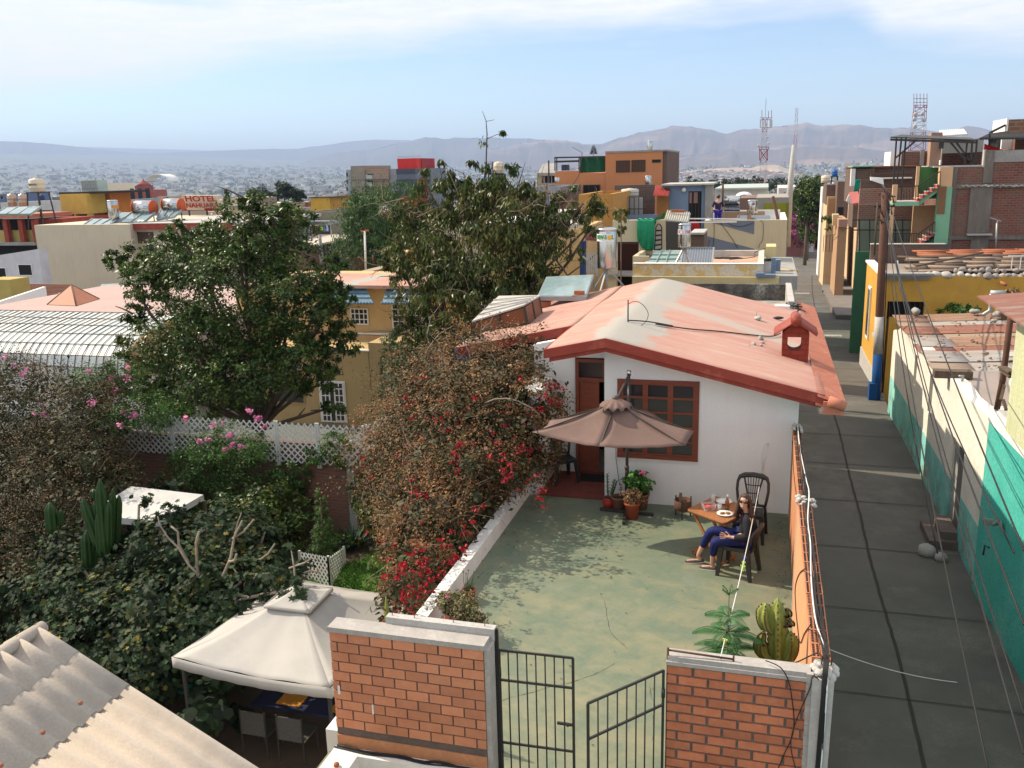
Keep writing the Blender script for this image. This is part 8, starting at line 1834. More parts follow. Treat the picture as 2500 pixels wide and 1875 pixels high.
FBX('parapet_back',M('peach_parapet',(.48,.30,.19),streak=.1),r,'A5',405,1312,960,1345,51.7,.09,zb=zc-1)
for i,(pp) in enumerate(([(525,150),(630,185),(620,455),(575,460),(585,380)],[(690,175),(760,270),(850,400),(890,470)],[(740,170),(830,220),(940,230),(1070,190)],[(1130,168),(1165,200),(1160,370),(1130,420),(1115,470)])):
 cable('cable','one of the thin cables looping over the striped cream wall',[at('B4',x,y,Y=44.95) for x,y in pp],.012,m_cable,group='cables on the striped wall')
def hheater(label,c,x0,x1,y,Y,px,mat=None):
 r=T('solar_heater',label,'solar heater',tuple(at(c,(x0+x1)/2,y+60,Y=Y))); a,b_=at(c,x0,y,Y=Y),at(c,x1,y,Y=Y); m=MB(); rr=.25; m.tube([a,b_],rr,14); m.build('tank',m_steel,r)
 P=[at(c,x0,y+100,Y=Y-1),at(c,x1,y+100,Y=Y-1),at(c,x1,y+38,Y=Y),at(c,x0,y+38,Y=Y)]; m=MB().hexa([p+Vc((0,.05,-.08)) for p in P],P); m.build('panel',m_soldk,r); m=MB().bar(a,(a.x,a.y,a.z-1.2),.04); m.bar(b_,(b_.x,b_.y,b_.z-1.2),.04); m.build('stand',m_galv,r)
hheater('solar heater with a horizontal steel tank next to the person on the roof','A5',525,690,1192,47.5,1)
r_,a_,rd_,h_=vtank('upright steel heater with a small orange mark on the striped house roof','A5',822,1185,1340,115,46.6)
m=MB().ball(a_+Vc((.05,-rd_,h_*.72)),.06,8,5,(1.5,.3,1)); m.build('orange_mark',m_terra,r_)
for i,(x0,x1) in enumerate(((665,770),(815,1020))):
 P=[at('A5',x0,1402,Y=46),at('A5',x1,1402,Y=46),at('A5',x1,1352,Y=47),at('A5',x0,1352,Y=47)]; m=MB().hexa([p+Vc((0,.05,-.06)) for p in P],P); m.build('solar_collector',m_soldk,tag_=('%s dark solar panel lying behind the striped parapet'%['narrow left','wide right'][i],'solar panel'))
m=MB().bar(at('A5',1050,1155,Y=47),at('A5',1105,1400,Y=46),.12); m.build('rusty_beam',m_rust,tag_=('rusty beam leaning on the roof of the striped house','beam'))
m=MB().tube([at('A5',505,1300,Y=47),at('A5',508,1005,Y=47)],.06,6); m.build('brown_post',m_rb,tag_=('brown timber post behind the person on the roof','post'))
m_bh=M('powder_blue_wall',(.20,.28,.40),(.18,.25,.36),sc_=1.2,streak=.1)
r=T('blue_house','powder blue rooftop house with a tall dark metal door','house',(-3.8,49,-4));
FBX('wall',m_bh,r,'A5',-150,1030,139,1700,47.5,4,zb=-4); FBX('wall',m_bh,r,'A5',281,1030,318,1700,47.5,4,zb=-4); FBX('lintel',m_bh,r,'A5',140,1030,280,1091,47.5,4); FBX('inner_dark',m_dark,r,'A5',130,1080,290,1600,48.5,.2,zb=-4)
FBX('pilaster',m_conc,r,'A5',319,1020,402,1600,47.3,.8,zb=-4); FBX('roof_slab',m_concl,r,'A5',-160,1012,403,1030,47.2,4.6)
o=WIN(r,'A5',140,1092,281,1545,47.6,m_iron,(3,0),m_dark,name='door',fw=.05); m=MB(); p,q=at('A5',150,1105,Y=47.62),at('A5',225,1220,Y=47.62); m.box(p.x,q.x-.25,47.55,47.57,q.z,p.z); m.box(q.x-.15,q.x+.05,47.55,47.57,q.z,p.z); m.build('door_glass',plain('pinkish_glass',(.30,.18,.16),rough=.3),o)
m=MB().ball(at('A5',88,1078,Y=47.4),.12,10,6); m.build('lamp',m_pvc,r)
m=MB(); q=at('A5',190,1490,Y=46.8); m.ball(q,.35,10,8,(1,.7,1.1)); m.build('red_sack',plain('red_cloth',(.3,.01,.015),streak=0),tag_=('dark red sack in front of the dark doorway of the blue house','sack'))
FBX('brick_steps',m_brickd,None,'B4',378,320,527,470,37,2,zb=0,tag_=('stack of dark grey blocks between the blue house and the striped wall','block wall'))
FBX('coping',m_concl,None,'B4',378,300,527,322,36.8,2.2,tag_=('pale coping slab on the stack of dark blocks','slab'))
r=T('brick_yard_house','brick-walled roof yard with a barred cage, left of the powder blue house','house',(-7,50,-4))
FBX('rear_brick',m_brickd,r,'A4',1330,670,1760,990,49,.3,zb=0); FBX('blue_curb',m_bh,r,'A4',1350,992,1790,1050,46.5,.3,zb=1); FBX('ochre_wall',M('orange_ochre_wall',(.40,.19,.06),streak=.1),r,'A4',1786,785,1912,985,47.2,.3,zb=1)
FBX('white_tarp',plain('grey_white_tarp',(.46,.46,.45),streak=.05),r,'A4',1345,808,1640,990,46.9,.12)
m=MB();
for k in range(7): x=1345+k*49; m.bar(at('A4',x,990,Y=46.7),at('A4',x,800,Y=46.7),.035)
for y in (800,930): m.bar(at('A4',1340,y,Y=46.7),at('A4',1670,y,Y=46.7),.045)
m.build('cage_bars',m_iron,r)
p0=at('A4',1745,785,Y=46.5); p1=at('A4',1912,792,Y=46.5); p2=at('A4',1775,680,Y=47.8); m=MB(); corr(m,p0,p1-p0,p2-p0,11,.03,.01); m.build('red_sheet_roof',plain('pinkish_red_sheet',(.55,.10,.08),streak=0),r)
vtank('squat white plastic tank with a conical top above the barred cage','A4',1495,708,805,190,48,plain('off_white_tank',(.58,.56,.50),streak=0))
vtank('bright steel cylinder heater on the brick yard wall before the orange building','A4',1692,570,672,68,50)
vtank('small white cylinder tank at the left foot of the orange building','A4',710,590,650,54,46)
farTree('small_leafy_spray','drooping leafy spray growing in front of the barred cage','A4',[(1400,960,.3,.3),(1390,1120,.22,.18),(1350,1000,.15,.2)],31,260,.15,120,mat=m_l2,droop=.7)
m_or=M('salmon_orange_render',(.58,.23,.10),(.53,.21,.09),sc_=.8,streak=.06,fine=.04)
r=T('orange_building','salmon orange three-storey house with green netting, brown pergola and two big windows','house',(-9.5,58,-4))
FBX('tower',m_or,r,'A4',1230,315,1848,665,57,8,zb=-4); FBX('tower_side',m_brickd,r,'A4',1849,296,1897,662,57.1,8,zb=-4); FBX('cap',m_conc,r,'A4',1228,297,1899,316,56.95,8)
FBX('lower',m_or,r,'A4',685,520,945,790,57.05,8,zb=-4); FBX('lower',m_or,r,'A4',946,540,1229,790,57.05,8,zb=-4)
for w in ((1345,408,1495,532),(1513,402,1662,526)): WIN(r,'A4',*w,57,m_iron,(3,0),plain('brown_curtain_%d'%w[0],(.13,.06,.035)),fw=.06)
WIN(r,'A4',1735,396,1830,427,57,m_iron,(0,0),m_dark); WIN(r,'A4',745,675,855,780,57,m_iron,(2,0),m_dark); WIN(r,'A4',990,670,1175,780,57,m_iron,(2,0),m_dark)
m=MB(); p,q=at('A4',958,368,Y=57.4),at('A4',1226,530,Y=57.4); m.grid(lambda u,v:(p.x+(q.x-p.x)*u,57.4+.08*sin(14*u)+.03*sin(5*v),p.z+(q.z-p.z)*v+.0),24,6,.01); m.build('green_netting',M('green_netting',(.015,.10,.05),(.012,.08,.04),sc_=6,rough=.9),r)
m=MB()
for x in (685,705,945,960,1226): m.bar(at('A4',x,520,Y=57.2),at('A4',x,372,Y=57.2),.06)
m.bar(at('A4',680,376,Y=57.2),at('A4',1228,364,Y=57.2),.09); m.bar(at('A4',680,420,Y=57.2),at('A4',950,412,Y=57.2),.12);
for x in range(700,950,35): m.bar(at('A4',x,376,Y=57.2),at('A4',x+5,372,Y=60),.05)
m.build('pergola',m_iron,r)
m=MB().box(*[v for v in (at('A4',755,455,Y=59).x,at('A4',808,455,Y=59).x)],59,60,at('A4',780,515,Y=59).z,at('A4',780,452,Y=59).z); m.build('blue_tank_box',plain('slate_blue',(.04,.07,.12)),r)
vtank('tall steel heater on the roof of the orange building','A4',1709,190,298,62,60)
r=HS('pale yellow house with sloping concrete roof and wide dark window beside the orange building','A4',492,545,700,655,62,8,pl('straw_wall',(.42,.38,.24)),[],par=0)
WIN(r,'A4',535,550,690,655,62,m_galv,(3,0),m_dark); P=[at('A4',495,540,Y=61.8),at('A4',690,540,Y=61.8),at('A4',690,435,Y=65),at('A4',560,440,Y=65)]; m=MB().hexa([p+Vc((0,0,-.2)) for p in P],P); m.build('sloping_roof',m_conc,r)
m=MB().bar(at('A4',620,650,Y=60),at('A4',618,405,Y=60),.08); m.build('pole',m_iron,r)
for a in (('grey metal-roofed shed below the pale yellow house','A4',380,690,740,800,50,6,m_galv,[]),('dark brick house with a blue-grey sheet screen behind the avocado twigs','A4',370,760,735,930,46,5,m_brickd,[(410,770,440,880)]),('weathered brown brick house right behind the tall open tree','A4',-100,730,368,930,48,6,m_brickd,[]),
 ('long ochre house wall with a small dark window behind the tree branches','A4',940,770,1310,1150,42,6,M('deep_ochre_wall',(.52,.27,.07),streak=.2),[(1030,960,1085,1020)])): HS(*a)
p0=at('A4',440,925,Y=45.8); m=MB(); corr(m,p0,at('A4',720,925,Y=45.8)-p0,at('A4',440,775,Y=45.9)-p0,14,.03,.02); m.build('sheet_screen',plain('blue_grey_sheet',(.20,.23,.29)),tag_=('blue-grey corrugated sheet screen seen through the branches','metal sheet'))
r=T('ochre_blue_house','tall pale ochre house with blue roof trim, half hidden by the open tree','house',(-8,32,-4))
FBX('wall',m_och2,r,'A4',-100,1150,945,1700,33,5,zb=-4); FBX('blue_band',m_bh,r,'A4',-100,1085,760,1149,32.8,5.2); FBX('coping',m_whitep,r,'A4',-100,1075,760,1085,32.7,5.4)
FBX('blue_pillar',plain('deep_blue_pillar',(.03,.06,.2)),r,'A4',950,1280,1000,1600,31.5,.4,zb=0)
P=[at('A4',520,1090,Y=33.2),at('A4',950,1090,Y=33.2),at('A4',930,930,Y=37),at('A4',560,930,Y=37)]; m=MB().hexa([p+Vc((0,0,-.2)) for p in P],P); m.build('white_roof',M('white_sheet_roof',(.55,.54,.50),streak=.1),r)
WIN(r,'A4',280,1210,380,1560,33,m_terra,(1,2),m_dark)
p0=at('A4',1010,1265,Y=31); m=MB(); corr(m,p0,at('A4',1145,1275,Y=31)-p0,at('A4',1030,1160,Y=32.5)-p0,9,.03,.01); m.build('red_sheet_awning',plain('dull_red_sheet',(.22,.06,.06)),tag_=('dull red corrugated awning left of the mirror-bright heater','awning'))
r=HS('house with an olive green band and a grey parapet beyond the striped house','A5',870,1160,1225,1700,57,7,pl('grey_parapet',(.36,.33,.29)),[],par=0); FBX('olive_band',pl('olive_green',(.33,.31,.03)),r,'A5',955,1222,1218,1340,56.95,.05)
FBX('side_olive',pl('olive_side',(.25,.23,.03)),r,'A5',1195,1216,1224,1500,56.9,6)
r=HS('long white industrial hall with pale blue roof beyond the olive band house','A5',420,1070,1000,1150,150,30,m_wh1,[],par=0); FBX('roof_edge',pl('pale_aqua_roof',(.46,.52,.48)),r,'A5',420,1055,1000,1072,149,30)
HS('white gabled hall to the right of the red and white lattice mast','A5',1110,1055,1320,1150,140,20,m_wh1,[],par=0)
HS('brown brick house with a tilted white sheet beyond the striped house','A5',690,1165,900,1310,58,5,pl('brown_wall_c',(.24,.15,.11)),[],par=0)
r=T('white_fuel_tank','round white tank lettered in blue beyond the rooftops','tank',tuple(at('A5',735,1150,Y=130))); m=MB(); q=at('A5',735,1158,Y=130); m.ball(q,1.1,14,8,(1.1,1,.7)); m.build('tank',m_whitep,r); m=MB().ball(q+Vc((0,-.9,0)),.45,10,6,(1.5,.5,.9)); m.build('emblem',pl('navy_mark',(.03,.05,.2)),r)
farTree('street_tree','tall dark bushy tree at the bend of the street','A5',[(1430,1120,4.5,4.2),(1470,1030,3.2,2.6),(1400,1250,4.2,3.6),(1500,1250,3.6,5),(1480,1400,3.4,4),(1390,1180,3.0,2.6),(1360,1120,2.2,2.0)],112,12000,.55,121,mat=m_l1)
farTree('street_shrub','bright green shrub hanging over the white wall at the street bend','A5',[(1430,1570,1.9,1.5),(1400,1540,1.5,1.2),(1470,1600,1.2,1.0)],122,1700,.4,122,mat=m_l6)
r=HS('pink house covered in purple bougainvillea at the end of the street','A5',1210,1180,1400,1700,132,10,pl('dusty_pink_wall',(.42,.17,.15)),[(1310,1290,1370,1380)],par=0)
leafcloud('bougainvillea',Leaf('purple_bracts',[(.10,.05,.05),(.22,.03,.12),(.35,.05,.22)],trans=.2),r,[B('A5',1290,1490,130,5.5,2.4),B('A5',1240,1430,130,3,2.2),B('A5',1300,1215,131,2.5,1.2)],5000,.4,shell=.3,seed=123)
r=T('street_end_wall','white and stone wall with a wide dark red gate at the end of the street','wall',tuple(atg('E4',450,1395)))
Ye=atg('E4',450,1398).y; FBX('gate',pl('dark_red_gate',(.13,.025,.012)),r,'E4',335,1125,580,1395,Ye+.4,.2); FBX('gate_frame',m_concl,r,'E4',322,1112,590,1126,Ye+.3,.5); FBX('stone_pier',m_concl,r,'E4',270,1130,334,1400,Ye+.3,.8); FBX('white_wall',m_white,r,'E4',581,1240,720,1420,Ye-6,.5,zb=-8.5); FBX('steps',m_conc,r,'E4',320,1393,590,1410,Ye-.6,1)
r=T('wooden_porch','orange-framed wooden porch gate beside the peach building','gate',tuple(atg('E4',780,1420))); Yp=128
FBX('lintel',pl('orange_wood',(.45,.20,.07)),r,'E4',720,1115,835,1140,Yp,.5); FBX('post',pl('orange_wood_b',(.42,.2,.08)),r,'E4',720,1140,738,1400,Yp,.5); FBX('post',MT['orange_wood_b'],r,'E4',818,1140,835,1400,Yp,.5); FBX('dark_gate',m_dark,r,'E4',738,1150,818,1390,Yp+.8,.2)
def mast(name,label,c,top,base,Y,w0,w1,sections,ant=[],plat=[]):
 a,b_=at(c,*base,Y=Y),at(c,*top,Y=Y); a=Vc((b_.x,Y,a.z)); r=T(name,label,'radio mast',tuple(a)); h=b_.z-a.z; mr_=bpy.data.materials.get('mast_red') or pl('mast_red',(.34,.05,.06)); mw=bpy.data.materials.get('mast_white') or pl('mast_white',(.55,.52,.52))
 n=len(sections); zz=0
 for si,(fr,colr) in enumerate(sections):
  m=MB(); z0,z1=h*zz,h*(zz+fr); k=max(2,int((z1-z0)/(w0*1.3)))
  W_=lambda z:w0+(w1-w0)*z/h
  for sx,sy in ((-1,-1),(1,-1),(1,1),(-1,1)): m.bar((a.x+sx*W_(z0)/2,Y+sy*W_(z0)/2,a.z+z0),(a.x+sx*W_(z1)/2,Y+sy*W_(z1)/2,a.z+z1),.08)
  for i in range(k):
   za,zb=z0+(z1-z0)*i/k,z0+(z1-z0)*(i+1)/k; A,B2=W_(za)/2,W_(zb)/2
   for sgn in(-1,1):
    m.bar((a.x-A,Y+sgn*A,a.z+za),(a.x+B2,Y+sgn*B2,a.z+zb),.05); m.bar((a.x+A,Y+sgn*A,a.z+za),(a.x-B2,Y+sgn*B2,a.z+zb),.05); m.bar((a.x-A,Y+sgn*A,a.z+za),(a.x+A,Y+sgn*A,a.z+za),.05)
  m.build('lattice_section',mr_ if colr else mw,r); zz+=fr
 return r,a,b_,h,mr_,mw
r,a,b_,h,mr_,mw=mast('lattice_mast','red and white lattice mast crowned with upright antennas, left of the street','A5',(965,300),(940,1080),190,1.3,.8,[(.17,1),(.22,0),(.22,1),(.20,0),(.19,1)])
m=MB().bar(b_,at('A5',975,90,Y=190),.06); m.build('whip',m_iron,r)
for x,y0,y1 in ((930,215,300),(1000,225,310),(1035,215,310),(935,310,330),(1020,310,330)): m=MB().bar(at('A5',x,y0,Y=189.5),at('A5',x,y1,Y=189.5),.10); m.build('antenna',mr_,r)
for x in (915,940,968,1020,1035): m=MB(); q=at('A5',x,365,Y=189); m.box(q.x-.13,q.x+.13,189,189.2,q.z-.75,q.z+.75); m.build('panel_antenna',mw,r)
m=MB();
for y in (300,320,405): m.bar(at('A5',908,y,Y=189.5),at('A5',1035,y,Y=189.5),.1)
for y in (615,640): m.bar(at('A5',897,y,Y=189.5),at('A5',1005,y,Y=189.5),.1)
for x in (900,1002): m.bar(at('A5',x,610,Y=189.5),at('A5',x,645,Y=189.5),.1)
m.build('platform',mr_,r)
m=MB();
for s in ((905,760),(990,760)): m.bar(at('A5',s[0],s[1],Y=190),at('A5',905 if s[0]>950 else 990,640,Y=190),.14); m.bar(at('A5',s[0],s[1],Y=190),at('A5',s[0],640,Y=190),.14)
m.build('outer_braces',mr_,r)
for x,y in ((1003,575),(985,510),(890,600)): m=MB().lathe(at('A5',x,y,Y=189),[(.22,0),(.2,.1),(0,.15)],10,ax=(.3,-1,0)); m.build('dish',mw,r)
m=MB().rbox(at('A5',845,938,Y=188),.6,.3,.6,.3); m.build('dish_box',m_iron,r)
mast('slender_mast','thin hazy guyed mast beyond the pale concrete pole','A5',(1308,190),(1275,900),420,1.6,.9,[(.2,1),(.2,0),(.2,1),(.2,0),(.2,1)])
r,a,b_,h,mr_,mw=mast('lattice_mast','broad red and white lattice tower rising behind the brick building','A6',(1092,30),(1055,520),160,2.2,1.6,[(.4,1),(.3,0),(.3,1)])
m=MB();
for y in (-40,0,30,55): m.bar(at('A6',1020,y,Y=158),at('A6',1168,y,Y=158),.07)
for x in (1022,1055,1090,1130,1165): m.bar(at('A6',x,-95,Y=158),at('A6',x,60,Y=158),.07)
m.build('platform',mr_,r)
for x,y in ((1030,180),(1130,190),(1035,260),(1120,120),(1040,130)): m=MB().lathe(at('A6',x,y,Y=157),[(.38,0),(.3,.15),(0,.2)],10,ax=(.4,-1,0)); m.build('dish',mw,r)
m=MB(); a,b_=at('A5',1225,1115,Y=90),at('A5',1273,592,Y=90); m.tube([Vc((b_.x-.2,90,a.z-5)),Vc((b_.x-.17,90,a.z)),b_],[.36,.30,.17],10); m.build('concrete_pole',m_concl,tag_=('tall tapering pale concrete pole rising left of the street tree','pole'))
for i,x in enumerate((560,640,700,800,860,1020,1100,1190,420,130,220)):
 farTree('distant_tree','dark treetop in the row at the foot of the bare hill','A5',[(x,1003,4.4,3.2),(x+25,1012,3.6,3.0)],230+12*(i%4),520,.9,130+i,grp='dark treetops below the bare hill')
#  right-hand side of the street
m_wt,nt,b=nmat('white_over_teal_wall'); N=nt.nodes;L=nt.links
tc=N.new('ShaderNodeTexCoord'); sx=N.new('ShaderNodeSeparateXYZ'); L.new(tc.outputs['Object'],sx.inputs[0])
wav=_m if False else None
def mm(op,a,b_=None,c=None,cl=False):
 n=N.new('ShaderNodeMath'); n.operation=op; n.use_clamp=cl
 for i,v in enumerate((a,b_,c)):
  if v is None: continue
  if isinstance(v,(int,float)): n.inputs[i].default_value=v
  else: L.new(v,n.inputs[i])
 return n.outputs[0]
def nn(s,d=8,r=.65,v=None):
 n=N.new('ShaderNodeTexNoise'); n.inputs['Scale'].default_value=s; n.inputs['Detail'].default_value=d; n.inputs['Roughness'].default_value=r; L.new(v or tc.outputs['Object'],n.inputs[0]); return n.outputs[0]
def mx_(f,A,B_):
 x=N.new('ShaderNodeMix'); x.data_type='RGBA'; L.new(f,x.inputs[0])
 for i,q in((6,A),(7,B_)):
  if hasattr(q,'links'): L.new(q,x.inputs[i])
  else: x.inputs[i].default_value=C4(q)
 return x.outputs[2]
def rr_(x,a,c):
 r=N.new('ShaderNodeMapRange'); r.inputs[1].default_value=a; r.inputs[2].default_value=c; L.new(x,r.inputs[0]); return r.outputs[0]
Zw=sx.outputs[2]
w=mx_(rr_(nn(1.3),.4,.7),(.74,.70,.62),(.62,.58,.52)); w=mx_(rr_(nn(7),.62,.72),w,(.45,.40,.35))
t_=mx_(rr_(nn(.9),.38,.66),(.12,.44,.40),(.30,.60,.55)); t_=mx_(mm('MULTIPLY',rr_(Zw,1.15,.0),rr_(nn(2.2,9,.75),.47,.6)),t_,(.20,.17,.13))
L.new(mx_(mm('GREATER_THAN',Zw,1.22),t_,w),b.inputs['Base Color']); b.inputs['Roughness'].default_value=.9; b.inputs['Specular IOR Level'].default_value=.2
bp=N.new('ShaderNodeBump'); bp.inputs['Strength'].default_value=.7; bp.inputs['Distance'].default_value=.04; L.new(nn(6,9,.7),bp.inputs['Height']); L.new(bp.outputs[0],b.inputs['Normal'])
r=T('white_teal_house','long low street house, white plaster over a worn turquoise base, with a rusty sheet roof','house',(6.5,26,-3))
XW=4.45
def wallX(mb,x0,x1,segs,holes):
 """segs [(y,ztop)], holes [(ya,yb,za,zb)] sorted"""
 ys=sorted(set([y for y,_ in segs]+[h[0] for h in holes]+[h[1] for h in holes]))
 for a,b_ in zip(ys,ys[1:]):
  za,zb=lerp_tab(segs,a),lerp_tab(segs,b_); hs=[h for h in holes if h[0]<=a+1e-6 and h[1]>=b_-1e-6]
  def sg(lo,t0,t1): mb.hexa([(x0,a,lo),(x1,a,lo),(x1,b_,lo),(x0,b_,lo)],[(x0,a,t0),(x1,a,t0),(x1,b_,t1),(x0,b_,t1)])
  if hs:
   h=hs[0]
   if h[2]>-3.2: sg(-3.3,h[2],h[2])
   sg(h[3],za,zb)
  else: sg(-3.3,za,zb)
mb=MB(); segs=[(18.75,.53),(20,.50),(21.3,.42),(22.3,.50),(23.3,.42),(24.6,.22),(26,.24),(27.2,.36),(28.6,.30),(30,.24),(31.2,.34),(32,.05),(32.9,-.1),(33.2,-.2)]
wallX(mb,XW,XW+.32,segs,[(20.85,22.05,-3.3,-.73),(25.15,25.65,-1.08,-.05),(27.85,28.32,-.95,-.01)])
mb.build('street_wall',m_wt,r)
m=MB().box(XW+.2,XW+.28,25.15,25.65,-1.1,0); m.build('slit_window',M('grey_slit',(.28,.25,.22)),r); m=MB().box(XW+.2,XW+.28,27.85,28.32,-.96,0); m.build('slit_window',MT['grey_slit'],r)
m=MB().box(XW+.24,XW+.30,20.85,22.05,-3.1,-.73); m.build('door',M('dark_plank_door',(.045,.03,.022),(.03,.02,.015),sc_=4,stretch=(1,6,1)),r)
m=MB().box(XW+.05,XW+.23,21.6,22.04,-3.0,-.73); m.build('door_reveal',m_conc,r)
m=MB().box(XW+.01,XW+.31,32.2,33.25,-3.4,-.18); m.build('lean_pier',m_wt,r)
m=MB().box(XW-.6,XW,20.6,21.9,-3.05,-2.8); m.box(XW-.35,XW,20.75,21.8,-2.8,-2.62); m.build('door_steps',M('broken_steps',(.17,.13,.11),(.11,.09,.08),sc_=4,bump=.8,bsc=12),r)
m=MB().rock((3.75,20.2,-2.9),.2,(1,1.3,.7)); m.rock((4.0,20.0,-2.95),.16); m.build('stone_block',m_conc,tag_=('two rough stones beside the broken steps of the turquoise wall doorway','stones'))
m=MB().box(XW+.33,14,18.75,32.9,-3.3,-.35); m.build('body',m_conc,r)
m_rs=[M('rusty_sheet_%s'%n_,c1,c2,sc_=1.5,rough=.75,bump=.4,bsc=22,c3=c3,sc3=1.3,stretch=(.5,2.2,1)) for n_,c1,c2,c3 in (('brown',(.27,.16,.11),(.19,.12,.09),(.36,.22,.15)),('grey',(.34,.33,.32),(.26,.24,.23),(.30,.20,.15)),('tan',(.34,.26,.20),(.27,.20,.16),(.22,.13,.1)),('red',(.26,.11,.075),(.20,.09,.07),(.33,.26,.22)))]
ys=[24.3,25.5,26.6,27.5,28.6,29.4,30.5,31.5]; order=[1,1,3,0,2,3,1,0,3,2,0,2]
for i,y0 in enumerate(ys):
 L_=1.35; z0=.30+.02*(i%2)+.012*(y0-24); m=MB(); x0=XW-.12+RU(-.1,.1)+ (1.15 if False else 0)
 corr(m,(x0,y0,z0),(0,L_,0),(1.3,0,.01),L_/.12,.018,.004,6); m.build('verge_sheet',m_rs[(order[i]+(1 if i%3==0 else 0))%4],r)
 m=MB(); corr(m,(x0+1.0,y0,z0+.03),(0,L_,.0),(7.5,.25*0,.35),L_/.12,.018,.004,6); m.build('roof_sheet',m_rs[order[i]],r)
def RK(label,pts,grp,mat,sc1=1):
 for (x,y,z,s) in pts:
  m=MB().rock((x,y,z+s*.3),s*.65,(1.3,.9,.7),.4); m.build('roof_stone',mat,tag_=(label,'stone',grp))
RK('loose stone or brick chunk holding down the rusty roof sheets',[(5.0,32.5,.5,.28),(6.8,32.4,.6,.2),(7.3,31.6,.65,.2),(7.5,32.2,.7,.24),(7.7,31.0,.65,.17),(8.6,32.3,.75,.25),(8.5,31.2,.7,.16),(7.0,30.6,.6,.14)],'stones on the rusty roof',m_conc)
m=MB()
for i in range(150): q=(RU(4.6,9),RU(24.5,32.6),0); m.rock((q[0],q[1],.40+.012*(q[1]-24)+.045*max(0,q[0]-5.4)),RU(.015,.045),(1.3,1,.6),.5)
ob=m.build('roof_debris',m_rs[0]); ob['kind']='stuff'; tag(ob,'scattered crumbs of debris on the rusty sheet roof','debris')
r2=T('concrete_beam_stub','old ribbed timber block lying on the rusty roof','timber',(7.6,31.2,.7)); m=MB().rbox((7.75,31.4,.95),.5,1.1,.35,-.5,.35); m.build('block',m_bark,r2)
r2=T('broken_tiles','heap of curled broken fibre sheets at the near edge of the rusty roof','roof sheet',(6.4,25,.5))
for i,(x,y,a) in enumerate(((6.1,25.1,.3),(6.5,24.7,-.2),(6.8,24.9,.5))): m=MB(); corr(m,(x,y,.62),(0,.5,.08*i),(1.1,a*.5,-.05),4,.035,.012); m.build('sheet',m_concl,r2)
m=MB().box(XW-.35,XW+.5,23.1,23.4,.42,.60); m.build('timber_beam',m_bark,tag_=('dark square timber beam end poking out above the white street wall','beam'))
r2=T('flat_roof','bare cement roof between the rusty sheets and the yellow-green house','roof',(7,21,.0)); m=MB().box(XW+.33,7.6,18.75,24.2,-.349,.40); m.build('slab',M('earth_cement_roof',(.34,.28,.25),(.28,.235,.21),sc_=.8),r2); m=MB().box(6.2,7.9,24.25,26.2,-.3,.38); m.build('teal_inner_wall',plain('inner_teal',(.03,.20,.20)),r2)
m=MB().rock((5.75,22.3,.52),.20,(1,1,1.1)); m.build('white_lump',m_white,tag_=('white lump of plaster at the end of the block on the cement roof','rubble')); m=MB().rbox((6.15,22.25,.52),.62,.42,.3,.1); m.build('cement_block',m_conc,tag_=('rough cement block lying on the cement roof behind the white street wall','block'))
m=MB().lathe((6.2,23.4,.4),[(.1,0),(.1,.22),(.08,.22),(.08,.02),(0,.02)],12); m.build('rusty_can',m_rust,tag_=('rusty can standing on the cement roof','can'))
m=MB().tube([(4.62,22.6,.46),(4.62,22.55,.62),(4.52,22.5,.62)],.03,8); m.build('insulator',m_galv,tag_=('metal pipe elbow on top of the white street wall','pipe'))
m_teal=M('turquoise_plaster',(.05,.40,.34),(.10,.50,.43),sc_=.8,bump=.3,bsc=15,c3=(.16,.50,.44),sc3=.7,streak=.1)
r=T('turquoise_house','bright turquoise street house with a white band along the top, at the right edge','house',(8,14,-3))
m=MB().hexa([(4.72,3,-3.3),(9,3,-3.3),(9,18.74,-3.3),(4.38,18.74,-3.3)],[(4.72,3,.58),(9,3,.58),(9,18.74,.58),(4.38,18.74,.58)]); m.build('wall',m_teal,r)
m=MB().hexa([(4.70,3,.581),(9,3,.581),(9,18.74,.581),(4.36,18.74,.581)],[(4.70,3,.88),(9,3,.88),(9,18.74,.88),(4.36,18.74,.88)]); m.build('white_band',m_whitep,r)
m=MB();
for (x,y) in ((1390,1410),(1440,1420),(1470,1440)): q=at('C7',x,y,X=4.36); m.rock(q,.09,(.3,1.4,.6),.5)
m.build('chipped_hole',m_conc,r); m=MB(); q=at('C7',1380,1620,X=4.36); m.tube([q,q+Vc((-.08,.03,.04)),q+Vc((-.1,0,-.15))],.02,5); m.build('hook',m_iron,r)
m=MB().hexa([(4.6,13,.881),(9,13,.881),(9,18.3,.881),(4.42,18.3,.881)],[(4.6,13,.93),(9,13,.93),(9,18.3,.93),(4.42,18.3,.93)]); m.build('rubble_top',m_concl,r)
m_yg=M('pale_green_yellow_wall',(.56,.60,.36),(.50,.52,.33),sc_=1.2,bump=.4,bsc=14,c3=(.62,.58,.46),sc3=1.6,streak=.25)
r=T('pale_green_house','peeling pale yellow-green upper wall at the right edge with a rusty tin eave','house',(6,16,.9))
q0=at('B5',2160,790,Y=16.8); m=MB(); xa=at('C7',1520,560,Y=16.8).x
m.box(xa,9.5,14.0,16.8,.932,q0.z); m.build('wall',m_yg,r)
m=MB().hexa([(xa-.55,13.8,q0.z-.06),(8,13.8,q0.z+.35),(8,17.3,q0.z+.35),(xa-.55,17.3,q0.z-.06)],[(xa-.55,13.8,q0.z-.03),(8,13.8,q0.z+.38),(8,17.3,q0.z+.38),(xa-.55,17.3,q0.z-.03)]); m.build('tin_eave',m_rs[3],r)
a,b_=at('B5',1985,1659,Y=18.4),at('B5',2095,770,Y=18.4); m=MB().tube([Vc((a.x-.05,18.4,.9)),a,b_],.055,10); m.build('rusty_post',m_rust,r)
